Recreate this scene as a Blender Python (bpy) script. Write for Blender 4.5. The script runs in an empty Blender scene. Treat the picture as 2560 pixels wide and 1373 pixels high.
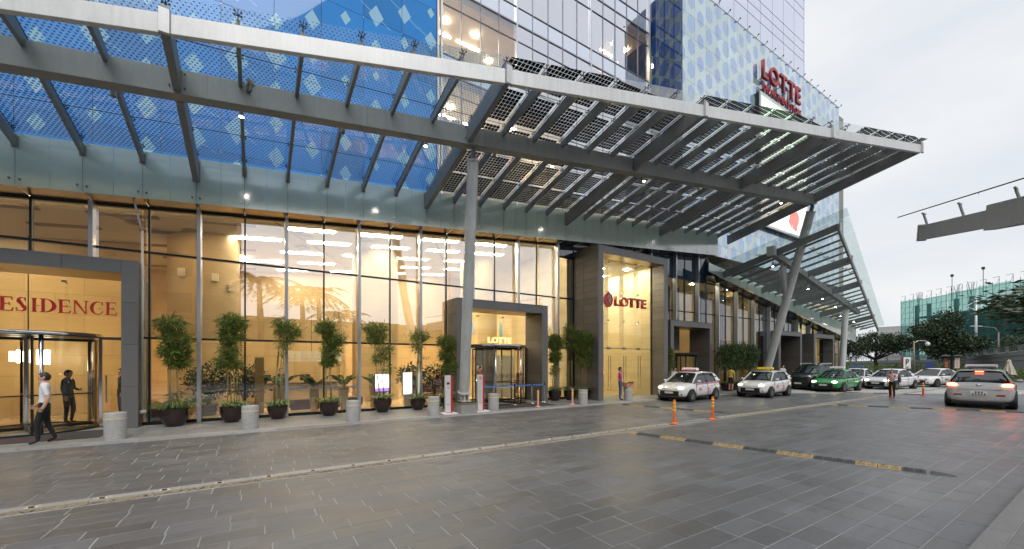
import bpy, math, random
import numpy as np
from mathutils import Vector, Matrix

R = math.radians
random.seed(7)
rng = np.random.default_rng(7)
scene = bpy.context.scene
COL = scene.collection

# ------------------------------------------------------------------ camera
# world axes: X along the shop front, Y into the building, Z up; the camera stands on the far pavement
cd = bpy.data.cameras.new('camera')
cam = bpy.data.objects.new('camera', cd)
COL.objects.link(cam)
cam.location = (0, 0, 2.0)
cam.rotation_euler = (R(90), 0, R(-32.5))
cd.sensor_width = 36
cd.lens = 14.0625
cd.shift_y = 0.0854
cd.clip_end = 2000
scene.camera = cam

# ------------------------------------------------------------------ sky, sun, exposure
SUN_EL, SUN_ROT = R(52), R(195)
world = bpy.data.worlds.new('World')
scene.world = world
world.use_nodes = True
wn = world.node_tree
wn.nodes.clear()
def wnode(t, **k):
    n = wn.nodes.new(t)
    for a, b in k.items():
        setattr(n, a, b)
    return n
out = wnode('ShaderNodeOutputWorld')
sky = wnode('ShaderNodeTexSky', sky_type='NISHITA', sun_disc=False, sun_elevation=SUN_EL, sun_rotation=SUN_ROT,
            dust_density=4.0, air_density=1.2, ozone_density=2.0)
bg1 = wnode('ShaderNodeBackground')
bg1.inputs[1].default_value = 0.09
wn.links.new(sky.outputs[0], bg1.inputs[0])
tc = wnode('ShaderNodeTexCoord')
mp = wnode('ShaderNodeMapping')
mp.inputs['Scale'].default_value = (1.2, 1.2, 3.2)
wn.links.new(tc.outputs['Generated'], mp.inputs[0])
nz = wnode('ShaderNodeTexNoise')
nz.inputs['Scale'].default_value = 2.1
nz.inputs['Detail'].default_value = 6
nz.inputs['Roughness'].default_value = 0.55
wn.links.new(mp.outputs[0], nz.inputs[0])
cr = wnode('ShaderNodeValToRGB')
cr.color_ramp.elements[0].position = 0.32
cr.color_ramp.elements[0].color = (0.495, 0.525, 0.565, 1)
cr.color_ramp.elements[1].position = 0.66
cr.color_ramp.elements[1].color = (0.595, 0.60, 0.61, 1)
wn.links.new(nz.outputs[0], cr.inputs[0])
bg2 = wnode('ShaderNodeBackground')
bg2.inputs[1].default_value = 1.0
wn.links.new(cr.outputs[0], bg2.inputs[0])
mx = wnode('ShaderNodeMixShader')
mx.inputs[0].default_value = 0.93
wn.links.new(bg1.outputs[0], mx.inputs[1])
wn.links.new(bg2.outputs[0], mx.inputs[2])
wn.links.new(mx.outputs[0], out.inputs[0])

sd = bpy.data.lights.new('sun', 'SUN')
sd.energy = 1.4
sd.angle = R(40)
sd.color = (1.0, 0.96, 0.9)
sun = bpy.data.objects.new('sun', sd)
COL.objects.link(sun)
sun.rotation_euler = (R(38), 0, R(-15))

scene.view_settings.view_transform = 'Standard'
scene.view_settings.look = 'None'
scene.view_settings.exposure = 0.66
scene.view_settings.gamma = 1.0
scene.view_settings.use_curve_mapping = False
scene.render.engine = 'CYCLES'
cy = scene.cycles
cy.use_denoising = True
cy.max_bounces = 10
cy.diffuse_bounces = 4
cy.glossy_bounces = 4
cy.transmission_bounces = 8
cy.transparent_max_bounces = 24
cy.sample_clamp_indirect = 4.0
cy.caustics_reflective = False
cy.caustics_refractive = False

# ------------------------------------------------------------------ helpers
class MB:
    """collects faces; build() links them as ONE mesh object"""
    def __init__(s):
        s.V = []; s.F = []; s.I = []; s.UV = []
    def add(s, verts, faces, m=0, uv=None):
        b = len(s.V)
        s.V += [tuple(v) for v in verts]
        for k, f in enumerate(faces):
            s.F.append(tuple(b + i for i in f)); s.I.append(m)
            s.UV.append(uv[k] if uv else None)
        return s
    def box(s, x0, x1, y0, y1, z0, z1, m=0):
        v = [(x0,y0,z0),(x1,y0,z0),(x1,y1,z0),(x0,y1,z0),(x0,y0,z1),(x1,y0,z1),(x1,y1,z1),(x0,y1,z1)]
        return s.add(v, [(0,3,2,1),(4,5,6,7),(0,1,5,4),(1,2,6,5),(2,3,7,6),(3,0,4,7)], m)
    def hexa(s, lo, hi, m=0):
        """lo, hi: four points each, same winding (ccw seen from above)"""
        return s.add(list(lo) + list(hi), [(0,3,2,1),(4,5,6,7),(0,1,5,4),(1,2,6,5),(2,3,7,6),(3,0,4,7)], m)
    def beam(s, p0, p1, w, h, m=0, up=(0,0,1), off=(0,0)):
        p0 = Vector(p0); p1 = Vector(p1); d = (p1 - p0).normalized(); u = Vector(up)
        if abs(d.dot(u)) > 0.98: u = Vector((1,0,0))
        a = d.cross(u).normalized(); b = a.cross(d).normalized()
        o = a * off[0] + b * off[1]
        q = lambda p: [p + o - a*w/2 - b*h/2, p + o + a*w/2 - b*h/2, p + o + a*w/2 + b*h/2, p + o - a*w/2 + b*h/2]
        v = q(p0) + q(p1)
        return s.add(v, [(0,1,2,3),(7,6,5,4),(0,4,5,1),(1,5,6,2),(2,6,7,3),(3,7,4,0)], m)
    def tube(s, p0, p1, r0, r1=None, n=12, m=0, cap=True):
        r1 = r0 if r1 is None else r1
        p0 = Vector(p0); p1 = Vector(p1); d = (p1 - p0).normalized()
        u = Vector((0,0,1)) if abs(d.z) < 0.95 else Vector((1,0,0))
        a = d.cross(u).normalized(); b = d.cross(a).normalized()
        v = []
        for p, r in ((p0, r0), (p1, r1)):
            for k in range(n):
                t = 2*math.pi*k/n
                v.append(p + a*math.cos(t)*r + b*math.sin(t)*r)
        f = [(k, (k+1) % n, n + (k+1) % n, n + k) for k in range(n)]
        if cap: f += [tuple(range(n-1, -1, -1)), tuple(range(n, 2*n))]
        return s.add(v, f, m)
    def path(s, pts, rad, n=8, m=0):
        for i in range(len(pts)-1):
            r0 = rad[i] if isinstance(rad, (list, tuple)) else rad
            r1 = rad[i+1] if isinstance(rad, (list, tuple)) else rad
            s.tube(pts[i], pts[i+1], r0, r1, n, m)
        return s
    def lathe(s, prof, n=24, c=(0,0,0), m=0, a0=0.0, a1=2*math.pi):
        full = abs(a1 - a0 - 2*math.pi) < 1e-6
        k = n if full else n + 1
        v = []
        for r, z in prof:
            for i in range(k):
                t = a0 + (a1 - a0)*i/n
                v.append((c[0] + r*math.cos(t), c[1] + r*math.sin(t), c[2] + z))
        f = []
        for j in range(len(prof)-1):
            for i in range(n):
                i2 = (i+1) % k
                f.append((j*k+i, j*k+i2, (j+1)*k+i2, (j+1)*k+i))
        return s.add(v, f, m)
    def prism(s, pts, ext, m=0):
        """planar polygon (3-D points) pushed along ext"""
        e = Vector(ext); n = len(pts)
        v = [Vector(p) for p in pts] + [Vector(p) + e for p in pts]
        f = [tuple(range(n)), tuple(range(2*n-1, n-1, -1))] + [(i, n+i, n+(i+1) % n, (i+1) % n) for i in range(n)]
        return s.add(v, f, m)
    def ball(s, c, r, m=0, n=10, k=7):
        rx, ry, rz = r if isinstance(r, (tuple, list)) else (r, r, r)
        v = [(c[0], c[1], c[2]-rz)]
        for j in range(1, k):
            p = math.pi*j/k
            for i in range(n):
                t = 2*math.pi*i/n
                v.append((c[0]+rx*math.sin(p)*math.cos(t), c[1]+ry*math.sin(p)*math.sin(t), c[2]-rz*math.cos(p)))
        v.append((c[0], c[1], c[2]+rz))
        f = [(0, 1+(i+1) % n, 1+i) for i in range(n)]
        for j in range(k-2):
            for i in range(n):
                a = 1+j*n+i; b = 1+j*n+(i+1) % n
                f.append((a, b, b+n, a+n))
        L = len(v)-1
        f += [(L, L-n+i, L-n+(i+1) % n) for i in range(n)]
        return s.add(v, f, m)
    def mesh(s, name, mats, origin=(0,0,0), smooth=False):
        me = bpy.data.meshes.new(name)
        o = Vector(origin)
        me.from_pydata([tuple(Vector(v)-o) for v in s.V], [], s.F)
        for m in (mats if isinstance(mats, (list, tuple)) else [mats]): me.materials.append(m)
        me.polygons.foreach_set('material_index', s.I)
        if any(u is not None for u in s.UV):
            L = me.uv_layers.new(name='UVMap')
            for p, u in zip(me.polygons, s.UV):
                if u is None: continue
                for li, c in zip(p.loop_indices, u): L.data[li].uv = c
        if smooth: me.polygons.foreach_set('use_smooth', [True]*len(me.polygons))
        me.update()
        return me
    def build(s, name, mats, parent=None, smooth=False, bevel=0, sub=0, angle=None):
        org = tuple(parent_world(parent)) if parent else (0,0,0)
        me = s.mesh(name, mats, org, smooth)
        o = bpy.data.objects.new(name, me)
        COL.objects.link(o)
        if parent: o.parent = parent
        if bevel:
            b = o.modifiers.new('bevel', 'BEVEL'); b.width = bevel; b.segments = 2; b.limit_method = 'ANGLE'; b.angle_limit = R(40)
        if sub:
            q = o.modifiers.new('sub', 'SUBSURF'); q.levels = sub; q.render_levels = sub
        if smooth and angle:
            me.set_sharp_from_angle(angle=R(angle))
        return o

def parent_world(p):
    v = Vector((0,0,0))
    while p is not None:
        v += p.location; p = p.parent
    return v
def thing(name, label, cat, loc=(0,0,0), group=None):
    o = bpy.data.objects.new(name, None)
    o.empty_display_size = 0.2
    COL.objects.link(o); o.location = loc
    o['label'] = label; o['category'] = cat
    if group: o['group'] = group
    return o
def tag(o, label, cat, group=None):
    o['label'] = label; o['category'] = cat
    if group: o['group'] = group
    return o
def struct(o, label=None):
    o['kind'] = 'structure'
    if label: o['label'] = label
    return o
def inst(me, name, parent, loc, rz=0.0, rx=0.0, ry=0.0, scale=None):
    o = bpy.data.objects.new(name, me)
    COL.objects.link(o)
    if parent:
        o.parent = parent; loc = Vector(loc) - parent_world(parent)
    o.location = loc; o.rotation_euler = (rx, ry, rz)
    if scale: o.scale = scale
    return o
def copy_tree(o, parent=None):
    c = o.copy(); COL.objects.link(c); c.parent = parent
    for ch in o.children: copy_tree(ch, c)
    return c

# ------------------------------------------------------------------ materials
def nodes(name):
    m = bpy.data.materials.new(name); m.use_nodes = True
    nt = m.node_tree; nt.nodes.clear()
    o = nt.nodes.new('ShaderNodeOutputMaterial')
    def N(t, *ins, **kw):
        n = nt.nodes.new(t)
        for k, v in kw.items(): setattr(n, k, v)
        for i, v in enumerate(ins):
            if v is None: continue
            L(v, n.inputs[i])
        return n
    def L(v, sock):
        if isinstance(v, bpy.types.NodeSocket): nt.links.new(v, sock)
        elif isinstance(v, bpy.types.Node): nt.links.new(v.outputs[0], sock)
        else:
            if isinstance(v, (tuple, list)) and len(v) == 3 and sock.type == 'RGBA': v = (*v, 1)
            sock.default_value = v
    def math_(op, a, b=None, c=None):
        return N('ShaderNodeMath', a, b, c, operation=op).outputs[0]
    return m, nt, o, N, L, math_
def mixcol(N, fac, a, b, mode='MIX'):
    n = N('ShaderNodeMix', data_type='RGBA', blend_type=mode)
    for s, v in ((n.inputs[0], fac), (n.inputs[6], a), (n.inputs[7], b)):
        if isinstance(v, bpy.types.NodeSocket): n.id_data.links.new(v, s)
        elif isinstance(v, (tuple, list)): s.default_value = (*v[:3], 1)
        else: s.default_value = v
    return n.outputs[2]
def noise(N, scale, detail=3, rough=0.55, coord=None, sc=None):
    if coord is None: coord = N('ShaderNodeTexCoord').outputs['Object']
    if sc:
        mpn = N('ShaderNodeMapping', coord); mpn.inputs['Scale'].default_value = sc; coord = mpn.outputs[0]
    n = N('ShaderNodeTexNoise', coord)
    n.inputs['Scale'].default_value = scale; n.inputs['Detail'].default_value = detail; n.inputs['Roughness'].default_value = rough
    return n.outputs[0]
def mat(name, col, rough=0.5, metal=0.0, var=0.12, vscale=2.0, rnd=0.0, bump=0.0, bscale=60, spec=0.5, coat=0.0, rvar=0.1, geo=False, stretch=None):
    m, nt, o, N, L, mth = nodes(name)
    p = N('ShaderNodeBsdfPrincipled')
    coord = N('ShaderNodeNewGeometry').outputs['Position'] if geo else None
    n1 = noise(N, vscale, 5, 0.6, coord, stretch)
    f = mth('MULTIPLY_ADD', n1, 2*var, 1-var)
    if rnd:
        oi = N('ShaderNodeObjectInfo').outputs['Random']; gi = N('ShaderNodeNewGeometry').outputs['Random Per Island']
        rr = mth('FRACT', mth('ADD', oi, gi))
        f = mth('MULTIPLY', f, mth('MULTIPLY_ADD', rr, 2*rnd, 1-rnd))
    c = mixcol(N, 1.0, col, f, 'MULTIPLY')
    L(c, p.inputs['Base Color'])
    L(mth('MULTIPLY_ADD', n1, 2*rvar, rough-rvar), p.inputs['Roughness'])
    p.inputs['Metallic'].default_value = metal
    p.inputs['Specular IOR Level'].default_value = spec
    if coat: p.inputs['Coat Weight'].default_value = coat; p.inputs['Coat Roughness'].default_value = 0.05
    if bump:
        bn = N('ShaderNodeBump'); bn.inputs['Strength'].default_value = bump; bn.inputs['Distance'].default_value = 0.01
        L(noise(N, bscale, 4, 0.6, coord), bn.inputs['Height']); L(bn.outputs[0], p.inputs['Normal'])
    L(p.outputs[0], o.inputs[0])
    return m
def emat(name, col, strength, base=None):
    m, nt, o, N, L, mth = nodes(name)
    e = N('ShaderNodeEmission', col, strength); L(e.outputs[0], o.inputs[0])
    return m
def glass(name, tint, refl=0.05, k=0.9, rough=0.0, haze=None, hazef=0.0, gcol=(1,1,1), wave=0.0, wscale=0.4):
    """thin pane: tinted see-through + mirror-like reflection growing at grazing angles (+ a little frosting)"""
    m, nt, o, N, L, mth = nodes(name)
    tr = N('ShaderNodeBsdfTransparent', tint)
    gl = N('ShaderNodeBsdfGlossy', gcol); gl.inputs['Roughness'].default_value = rough
    fr = N('ShaderNodeFresnel'); fr.inputs[0].default_value = 1.5
    fac = mth('MINIMUM', mth('MULTIPLY_ADD', fr.outputs[0], k, refl), 0.97)
    if wave:
        bn = N('ShaderNodeBump'); bn.inputs['Strength'].default_value = wave; bn.inputs['Distance'].default_value = 0.05
        oi = N('ShaderNodeObjectInfo').outputs['Location']
        ps = N('ShaderNodeNewGeometry').outputs['Position']
        L(noise(N, wscale, 1, 0.4, ps), bn.inputs['Height']); L(bn.outputs[0], gl.inputs['Normal'])
    body = tr.outputs[0]
    if haze:
        df = N('ShaderNodeBsdfDiffuse', haze); tl = N('ShaderNodeBsdfTranslucent', haze)
        hz = N('ShaderNodeMixShader', 0.5, df.outputs[0], tl.outputs[0])
        body = N('ShaderNodeMixShader', hazef, body, hz.outputs[0]).outputs[0]
    mxs = N('ShaderNodeMixShader', fac, body, gl.outputs[0])
    L(mxs.outputs[0], o.inputs[0])
    return m

def steel_paint(name, col, rough, metal):
    """weathered paint: broad tone changes, rain streaks, grime specks"""
    m, nt, o, N, L, mth = nodes(name)
    pos = N('ShaderNodeNewGeometry').outputs['Position']
    n1 = noise(N, 0.8, 4, 0.6, pos); n2 = noise(N, 5.0, 4, 0.65, pos, (1.6, 1.6, 0.16)); n3 = noise(N, 26, 3, 0.6, pos)
    f = mth('MULTIPLY', mth('MULTIPLY_ADD', n1, 0.42, 0.79), mth('MULTIPLY_ADD', n2, 0.46, 0.77))
    f = mth('MULTIPLY', f, mth('MULTIPLY_ADD', n3, 0.16, 0.92))
    p = N('ShaderNodeBsdfPrincipled', mixcol(N, 1.0, col, f, 'MULTIPLY'))
    p.inputs['Metallic'].default_value = metal
    L(mth('MULTIPLY_ADD', n2, 0.3, rough-0.15), p.inputs['Roughness'])
    L(p.outputs[0], o.inputs[0]); return m
STEEL = steel_paint('painted_steel', (0.205, 0.216, 0.216), 0.45, 0.12)
STEEL_LT = steel_paint('beam_paint', (0.56, 0.575, 0.585), 0.42, 0.2)
SILVER = mat('silver_fin', (0.56, 0.58, 0.62), 0.32, 0.75, 0.06, 1.0)
CHROME = mat('chrome', (0.75, 0.76, 0.78), 0.12, 1.0, 0.05, 2.0, rvar=0.05)
COLPAINT = steel_paint('column_paint', (0.50, 0.52, 0.52), 0.42, 0.1)
DARK = mat('dark_frame', (0.012, 0.020, 0.024), 0.35, 0.3, 0.1)
BLACK = mat('black_rubber', (0.012, 0.012, 0.013), 0.7, 0, 0.2)
SPIDER = mat('spider_steel', (0.05, 0.05, 0.05), 0.4, 0.7, 0.1)
BUTTON = mat('glass_button', (0.72, 0.73, 0.72), 0.35, 0.5, 0.06)
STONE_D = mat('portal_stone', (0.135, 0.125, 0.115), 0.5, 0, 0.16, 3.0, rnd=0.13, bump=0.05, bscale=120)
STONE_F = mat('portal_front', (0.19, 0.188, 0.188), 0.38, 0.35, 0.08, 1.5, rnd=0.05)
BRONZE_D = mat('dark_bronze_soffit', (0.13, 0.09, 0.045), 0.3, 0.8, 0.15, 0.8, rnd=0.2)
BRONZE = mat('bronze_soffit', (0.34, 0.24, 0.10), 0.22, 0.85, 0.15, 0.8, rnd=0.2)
AMBER = None
RED = mat('sign_red', (0.50, 0.018, 0.028), 0.35, 0, 0.05, coat=0.3)
RED_D = mat('sign_dark_red', (0.24, 0.012, 0.018), 0.4, 0, 0.08, coat=0.2)
WHITE = mat('white_paint', (0.72, 0.72, 0.72), 0.45, 0, 0.05)
POT = mat('glazed_pot', (0.028, 0.012, 0.012), 0.22, 0, 0.3, 5, coat=0.4)
SOIL = mat('soil', (0.03, 0.022, 0.015), 0.9, 0, 0.3, 20)
CANE = mat('bamboo_cane', (0.24, 0.19, 0.07), 0.5, 0, 0.35, 9)
BARK = mat('bark', (0.045, 0.035, 0.028), 0.85, 0, 0.35, 8, bump=0.4, bscale=30)
CONC = mat('concrete', (0.24, 0.25, 0.24), 0.8, 0, 0.22, 0.4, bump=0.1, geo=True)
ORANGE = mat('orange_plastic', (0.72, 0.13, 0.02), 0.45, 0, 0.12, 6)
PINKO = mat('faded_pink_plastic', (0.70, 0.33, 0.28), 0.5, 0, 0.12, 6)
YEL = mat('yellow_reflective', (0.80, 0.52, 0.04), 0.4, 0, 0.1)
YEL_R = mat('yellow_rubber', (0.30, 0.22, 0.105), 0.65, 0, 0.3, 9)
BLK_R = mat('grey_rubber', (0.055, 0.057, 0.06), 0.65, 0, 0.3, 9)

def leafmat(name, c1, c2, tl=0.3):
    m, nt, o, N, L, mth = nodes(name)
    gi = N('ShaderNodeNewGeometry').outputs['Random Per Island']
    col = mixcol(N, gi, c1, c2)
    p = N('ShaderNodeBsdfPrincipled', col); p.inputs['Roughness'].default_value = 0.45
    t = N('ShaderNodeBsdfTranslucent', col)
    L(N('ShaderNodeMixShader', tl, p.outputs[0], t.outputs[0]).outputs[0], o.inputs[0])
    return m
LEAF_B = leafmat('bamboo_leaf', (0.05, 0.085, 0.014), (0.25, 0.31, 0.06))
LEAF_S = leafmat('strap_leaf', (0.06, 0.12, 0.03), (0.30, 0.38, 0.16))
LEAF_D = leafmat('dark_leaf', (0.010, 0.024, 0.010), (0.045, 0.075, 0.022), 0.2)
LEAF_M = leafmat('mid_leaf', (0.03, 0.07, 0.02), (0.11, 0.17, 0.05))
LEAF_Y = leafmat('hedge_leaf', (0.05, 0.10, 0.02), (0.20, 0.26, 0.05))

def paving(name, col, rnd, rough, joint=False):
    """stone slabs: colour per stone, fine speckle, broad worn patches"""
    m, nt, o, N, L, mth = nodes(name)
    p = N('ShaderNodeBsdfPrincipled')
    pos = N('ShaderNodeNewGeometry').outputs['Position']
    oi = N('ShaderNodeObjectInfo').outputs['Random']; gi = N('ShaderNodeNewGeometry').outputs['Random Per Island']
    rr = mth('FRACT', mth('ADD', mth('MULTIPLY', oi, 7.31), gi))
    f = mth('MULTIPLY_ADD', rr, 2*rnd, 1-rnd)
    n1 = noise(N, 0.35, 4, 0.6, pos)
    f = mth('MULTIPLY', f, mth('MULTIPLY_ADD', n1, 0.7, 0.65))
    n2 = noise(N, 55, 3, 0.7, pos)
    f = mth('MULTIPLY', f, mth('MULTIPLY_ADD', n2, 0.5, 0.75))
    n4 = noise(N, 6, 3, 0.6, pos, (0.4, 2.2, 1))
    f = mth('MULTIPLY', f, mth('MULTIPLY_ADD', n4, 0.36, 0.82))
    tr_ = noise(N, 1.0, 4, 0.6, pos, (0.05, 1.5, 1))
    f = mth('MULTIPLY', f, mth('MULTIPLY_ADD', tr_, 0.55, 0.72))
    sn = N('ShaderNodeVectorMath', pos, (2.6, 1.3, 50.0), operation='SNAP')
    wn_ = N('ShaderNodeTexWhiteNoise', sn.outputs[0], noise_dimensions='3D')
    f = mth('MULTIPLY', f, mth('MULTIPLY_ADD', mth('GREATER_THAN', wn_.outputs[0], 0.86), 0.17, 1.0))
    st = noise(N, 2.6, 5, 0.7, pos); dk = N('ShaderNodeMapRange', st, 0.60, 0.72, 1.0, 0.72)
    f = mth('MULTIPLY', f, dk.outputs[0])
    tint = mixcol(N, rr, (1.01, 1.0, 0.985), (0.985, 1.0, 1.02))
    c = mixcol(N, 1.0, mixcol(N, 1.0, col, tint, 'MULTIPLY'), f, 'MULTIPLY')
    # pale specks and a few dark spots of gum
    vo = N('ShaderNodeTexVoronoi', pos); vo.inputs['Scale'].default_value = 2.3
    spot = mth('LESS_THAN', vo.outputs['Distance'], 0.05)
    keep = mth('GREATER_THAN', N('ShaderNodeSeparateColor', vo.outputs['Color']).outputs[0], 0.72)
    c = mixcol(N, mth('MULTIPLY', mth('MULTIPLY', spot, keep), 0.75), c, (0.02, 0.02, 0.02))
    L(c, p.inputs['Base Color'])
    n3 = noise(N, 1.4, 4, 0.6, pos)
    L(mth('ADD', mth('MULTIPLY_ADD', n3, 0.3, rough-0.17), mth('MULTIPLY', mth('SUBTRACT', rr, 0.5), 0.12)), p.inputs['Roughness'])
    bn = N('ShaderNodeBump'); bn.inputs['Strength'].default_value = 0.25; bn.inputs['Distance'].default_value = 0.004
    L(mth('ADD', n2, mth('MULTIPLY', n4, 1.5)), bn.inputs['Height']); L(bn.outputs[0], p.inputs['Normal'])
    L(p.outputs[0], o.inputs[0])
    return m
PAVER = paving('road_stone', (0.100, 0.103, 0.110), 0.15, 0.46)
SLAB = paving('pavement_stone', (0.215, 0.212, 0.206), 0.06, 0.52)
SLAB_N = paving('near_pavement_stone', (0.13, 0.13, 0.13), 0.05, 0.6)
KERB = paving('kerb_granite', (0.28, 0.277, 0.268), 0.10, 0.6)
MORTAR = mat('mortar', (0.33, 0.33, 0.325), 0.85, 0, 0.75, 0.9, geo=True)
def far_paving():
    m, nt, o, N, L, mth = nodes('far_paving')
    pos = N('ShaderNodeNewGeometry').outputs['Position']
    b = N('ShaderNodeTexBrick', pos, (0.115, 0.115, 0.12), (0.15, 0.15, 0.15), (0.19, 0.19, 0.19))
    b.inputs['Scale'].default_value = 1.0; b.inputs['Mortar Size'].default_value = 0.008
    b.inputs['Brick Width'].default_value = 0.6; b.inputs['Row Height'].default_value = 0.3
    f = mth('MULTIPLY_ADD', noise(N, 0.25, 4, 0.6, pos), 0.7, 0.65)
    p = N('ShaderNodeBsdfPrincipled', mixcol(N, 1.0, b.outputs[0], f, 'MULTIPLY')); p.inputs['Roughness'].default_value = 0.42
    L(p.outputs[0], o.inputs[0]); return m
FARPAVE = far_paving()
ASPHALT = mat('asphalt', (0.075, 0.077, 0.08), 0.7, 0, 0.25, 0.3, geo=True)
# ================================================================== GROUND
g = MB(); g.add([(-400,-400,-0.06),(600,-400,-0.06),(600,500,-0.06),(-400,500,-0.06)], [(0,1,2,3)])
struct(g.build('ground', ASPHALT))
g = MB(); g.add([(-14,0.9,-0.012),(75,0.9,-0.012),(75,13.4,-0.012),(-14,13.4,-0.012)], [(0,1,2,3)])
struct(g.build('far_paving', FARPAVE))

ROAD = struct(MB().add([(-13,0.95,-0.0045),(46,0.95,-0.0045),(46,7.97,-0.0045),(-13,7.97,-0.0045)], [(0,1,2,3)]).build('road', MORTAR))
LANE = struct(MB().box(-13,46,8.16,13.36,-0.05,0.0255).build('drop_off_lane', MORTAR))

def paver_data(l, w, c=0.004, d=0.03):
    V = []
    for (e, z) in ((0, -d), (0, -c), (c, 0)):
        V += [(-l/2+e, -w/2+e, z), (l/2-e, -w/2+e, z), (l/2-e, w/2-e, z), (-l/2+e, w/2-e, z)]
    F = [(8,9,10,11)]
    for b in (0, 4):
        for k in range(4):
            a, c2 = b+k, b+(k+1) % 4
            F.append((a, c2, c2+4, a+4))
    return V, F
def paver_mesh(l, w, m, name='paver'):
    me = bpy.data.meshes.new(name); V, F = paver_data(l, w); me.from_pydata(V, [], F); me.materials.append(m); return me
CA, SA = math.cos(R(32.5)), math.sin(R(32.5))
def to_px(x, y, z):
    d = x*SA + y*CA
    if d < 0.3: return None
    return 1280 + 1000*(x*CA - y*SA)/d, 905 - 1000*(z-2)/d, d
def lay(parent, n0, n1, row, length, x0, x1, top, mat_, keep, seed, maxz=25):
    rg = random.Random(seed); P = []
    i = 0; y = n0 + row/2
    while y < n1 - row*0.4:
        x = x0 + (length/2 if i % 2 else 0) + rg.uniform(-.09, .09)
        while x < x1:
            l = length * (1 if rg.random() < .93 else 1.5)
            cx = x + l/2
            px = to_px(cx, y, top)
            if px and px[2] < maxz and -420 < px[0] < 2980 and px[1] < 2300:
                inframe = -60 < px[0] < 2620 and px[1] < 1400
                P.append((px[2] + (0 if inframe else 100), cx, y, l, rg.uniform(-.0012, .0012), rg.uniform(-.003, .003), rg.uniform(-.002, .002)))
            x += l
        y += row; i += 1
    P.sort()
    meshes = {}
    for (d, cx, cyy, l, dz, ax, ay) in P[:keep]:
        k = round(l, 3)
        if k not in meshes: meshes[k] = paver_mesh(l-.012, row-.006, mat_)
        inst(meshes[k], 'paver', parent, (cx, cyy, top+dz), rx=ax, ry=ay*0.6)
    V = []; F = []
    for (d, cx, cyy, l, dz, ax, ay) in P[keep:]:
        v, f = paver_data(l-.012, row-.006); b = len(V)
        V += [(a+cx, c+cyy, e+top+dz+a*ay*0.6+c*ax) for a, c, e in v]; F += [tuple(b+q for q in t) for t in f]
    if V:
        me = bpy.data.meshes.new('paver_field'); me.from_pydata(V, [], F); me.materials.append(mat_)
        o = bpy.data.objects.new('paver_field', me); COL.objects.link(o); o.parent = parent; o['kind'] = 'stuff'
lay(ROAD, 0.97, 7.97, 0.30, 0.62, -12, 44, 0.0, PAVER, 300, 3)
lay(LANE, 8.17, 13.36, 0.32, 0.66, -12, 44, 0.030, PAVER, 120, 5)

# rough-edged kerb strip between the two lanes
KSTRIP = struct(MB().box(-13,11.05,7.99,8.15,-0.05,0.026).build('kerb_strip', CONC))
def rough_kerb(x0, x1, seed, y=8.05):
    """split-faced granite kerb stone: flat top, chipped near face"""
    rg = random.Random(seed); n = 26; V = []; F = []
    hl = x1 - x0
    prof = [(7.905, -0.03), (7.93, 0.002), (7.945, 0.024), (7.975, 0.036), (8.155, 0.036), (8.155, -0.03)]
    for i in range(n+1):
        x = x0 + hl*i/n
        for j, (yy, zz) in enumerate(prof):
            jit = (0.022, 0.024, 0.016, 0.006, 0, 0)[j]
            V.append((x, yy + rg.uniform(-jit, jit), zz + rg.uniform(-jit, jit)*0.35))
    k = len(prof)
    for i in range(n):
        for j in range(k-1): F.append((i*k+j, (i+1)*k+j, (i+1)*k+j+1, i*k+j+1))
    F += [tuple(range(k)), tuple(n*k + j for j in range(k-1, -1, -1))]
    m = MB(); m.add(V, F)
    for q in range(len(m.F)): m.I[q] = 1 if (q < n*(k-1) and q % (k-1) in (0, 1, 2)) else 0
    return m
BROKEN = mat('broken_granite', (0.23, 0.19, 0.135), 0.9, 0, 0.75, 22, bump=0.9, bscale=70)
x = -12.0; s = 0
while x < 11.0:
    rough_kerb(x, min(x+0.995, 11.03), s).build('kerb_stone', [KERB, BROKEN], KSTRIP); x += 1.0; s += 1
x = 13.75
while x < 40:
    rough_kerb(x, x+0.995, s).build('kerb_stone', [KERB, BROKEN], KSTRIP); x += 1.0; s += 1
# road studs on the kerb strip
STUD_W = mat('stud_grey', (0.40, 0.39, 0.36), 0.4, 0.2, 0.2, 9); STUD_B = mat('stud_lens', (0.09, 0.06, 0.03), 0.3)
sm = MB()
sm.hexa([(-.085,-.055,0),(.085,-.055,0),(.085,.055,0),(-.085,.055,0)], [(-.06,-.035,.02),(.06,-.035,.02),(.06,.035,.02),(-.06,.035,.02)])
sm.box(-.035,.035,-.06,-.03,.002,.0235,1); sm.box(-.035,.035,.03,.06,.002,.0235,1)
stud_me = sm.mesh('road_stud', [STUD_W, STUD_B])
for k in range(21):
    x = -2.56 + 0.682*k
    if x > 10.9: continue
    tag(inst(stud_me, 'road_stud', None, (x, 8.06+random.uniform(-.01,.01), 0.0365), rz=random.uniform(-.12,.12), scale=(.8,.8,.8)),
        'small pale road stud on the kerb strip between the two lanes', 'road stud', 'road studs along the kerb strip')
for k in range(26):
    x = 14.2 + 0.69*k
    tag(inst(stud_me, 'road_stud', None, (x, 8.06, 0.0365), rz=random.uniform(-.12,.12), scale=(.8,.8,.8)),
        'small pale road stud on the kerb strip beyond the gap in the lane divider', 'road stud', 'road studs beyond the gap')

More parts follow.
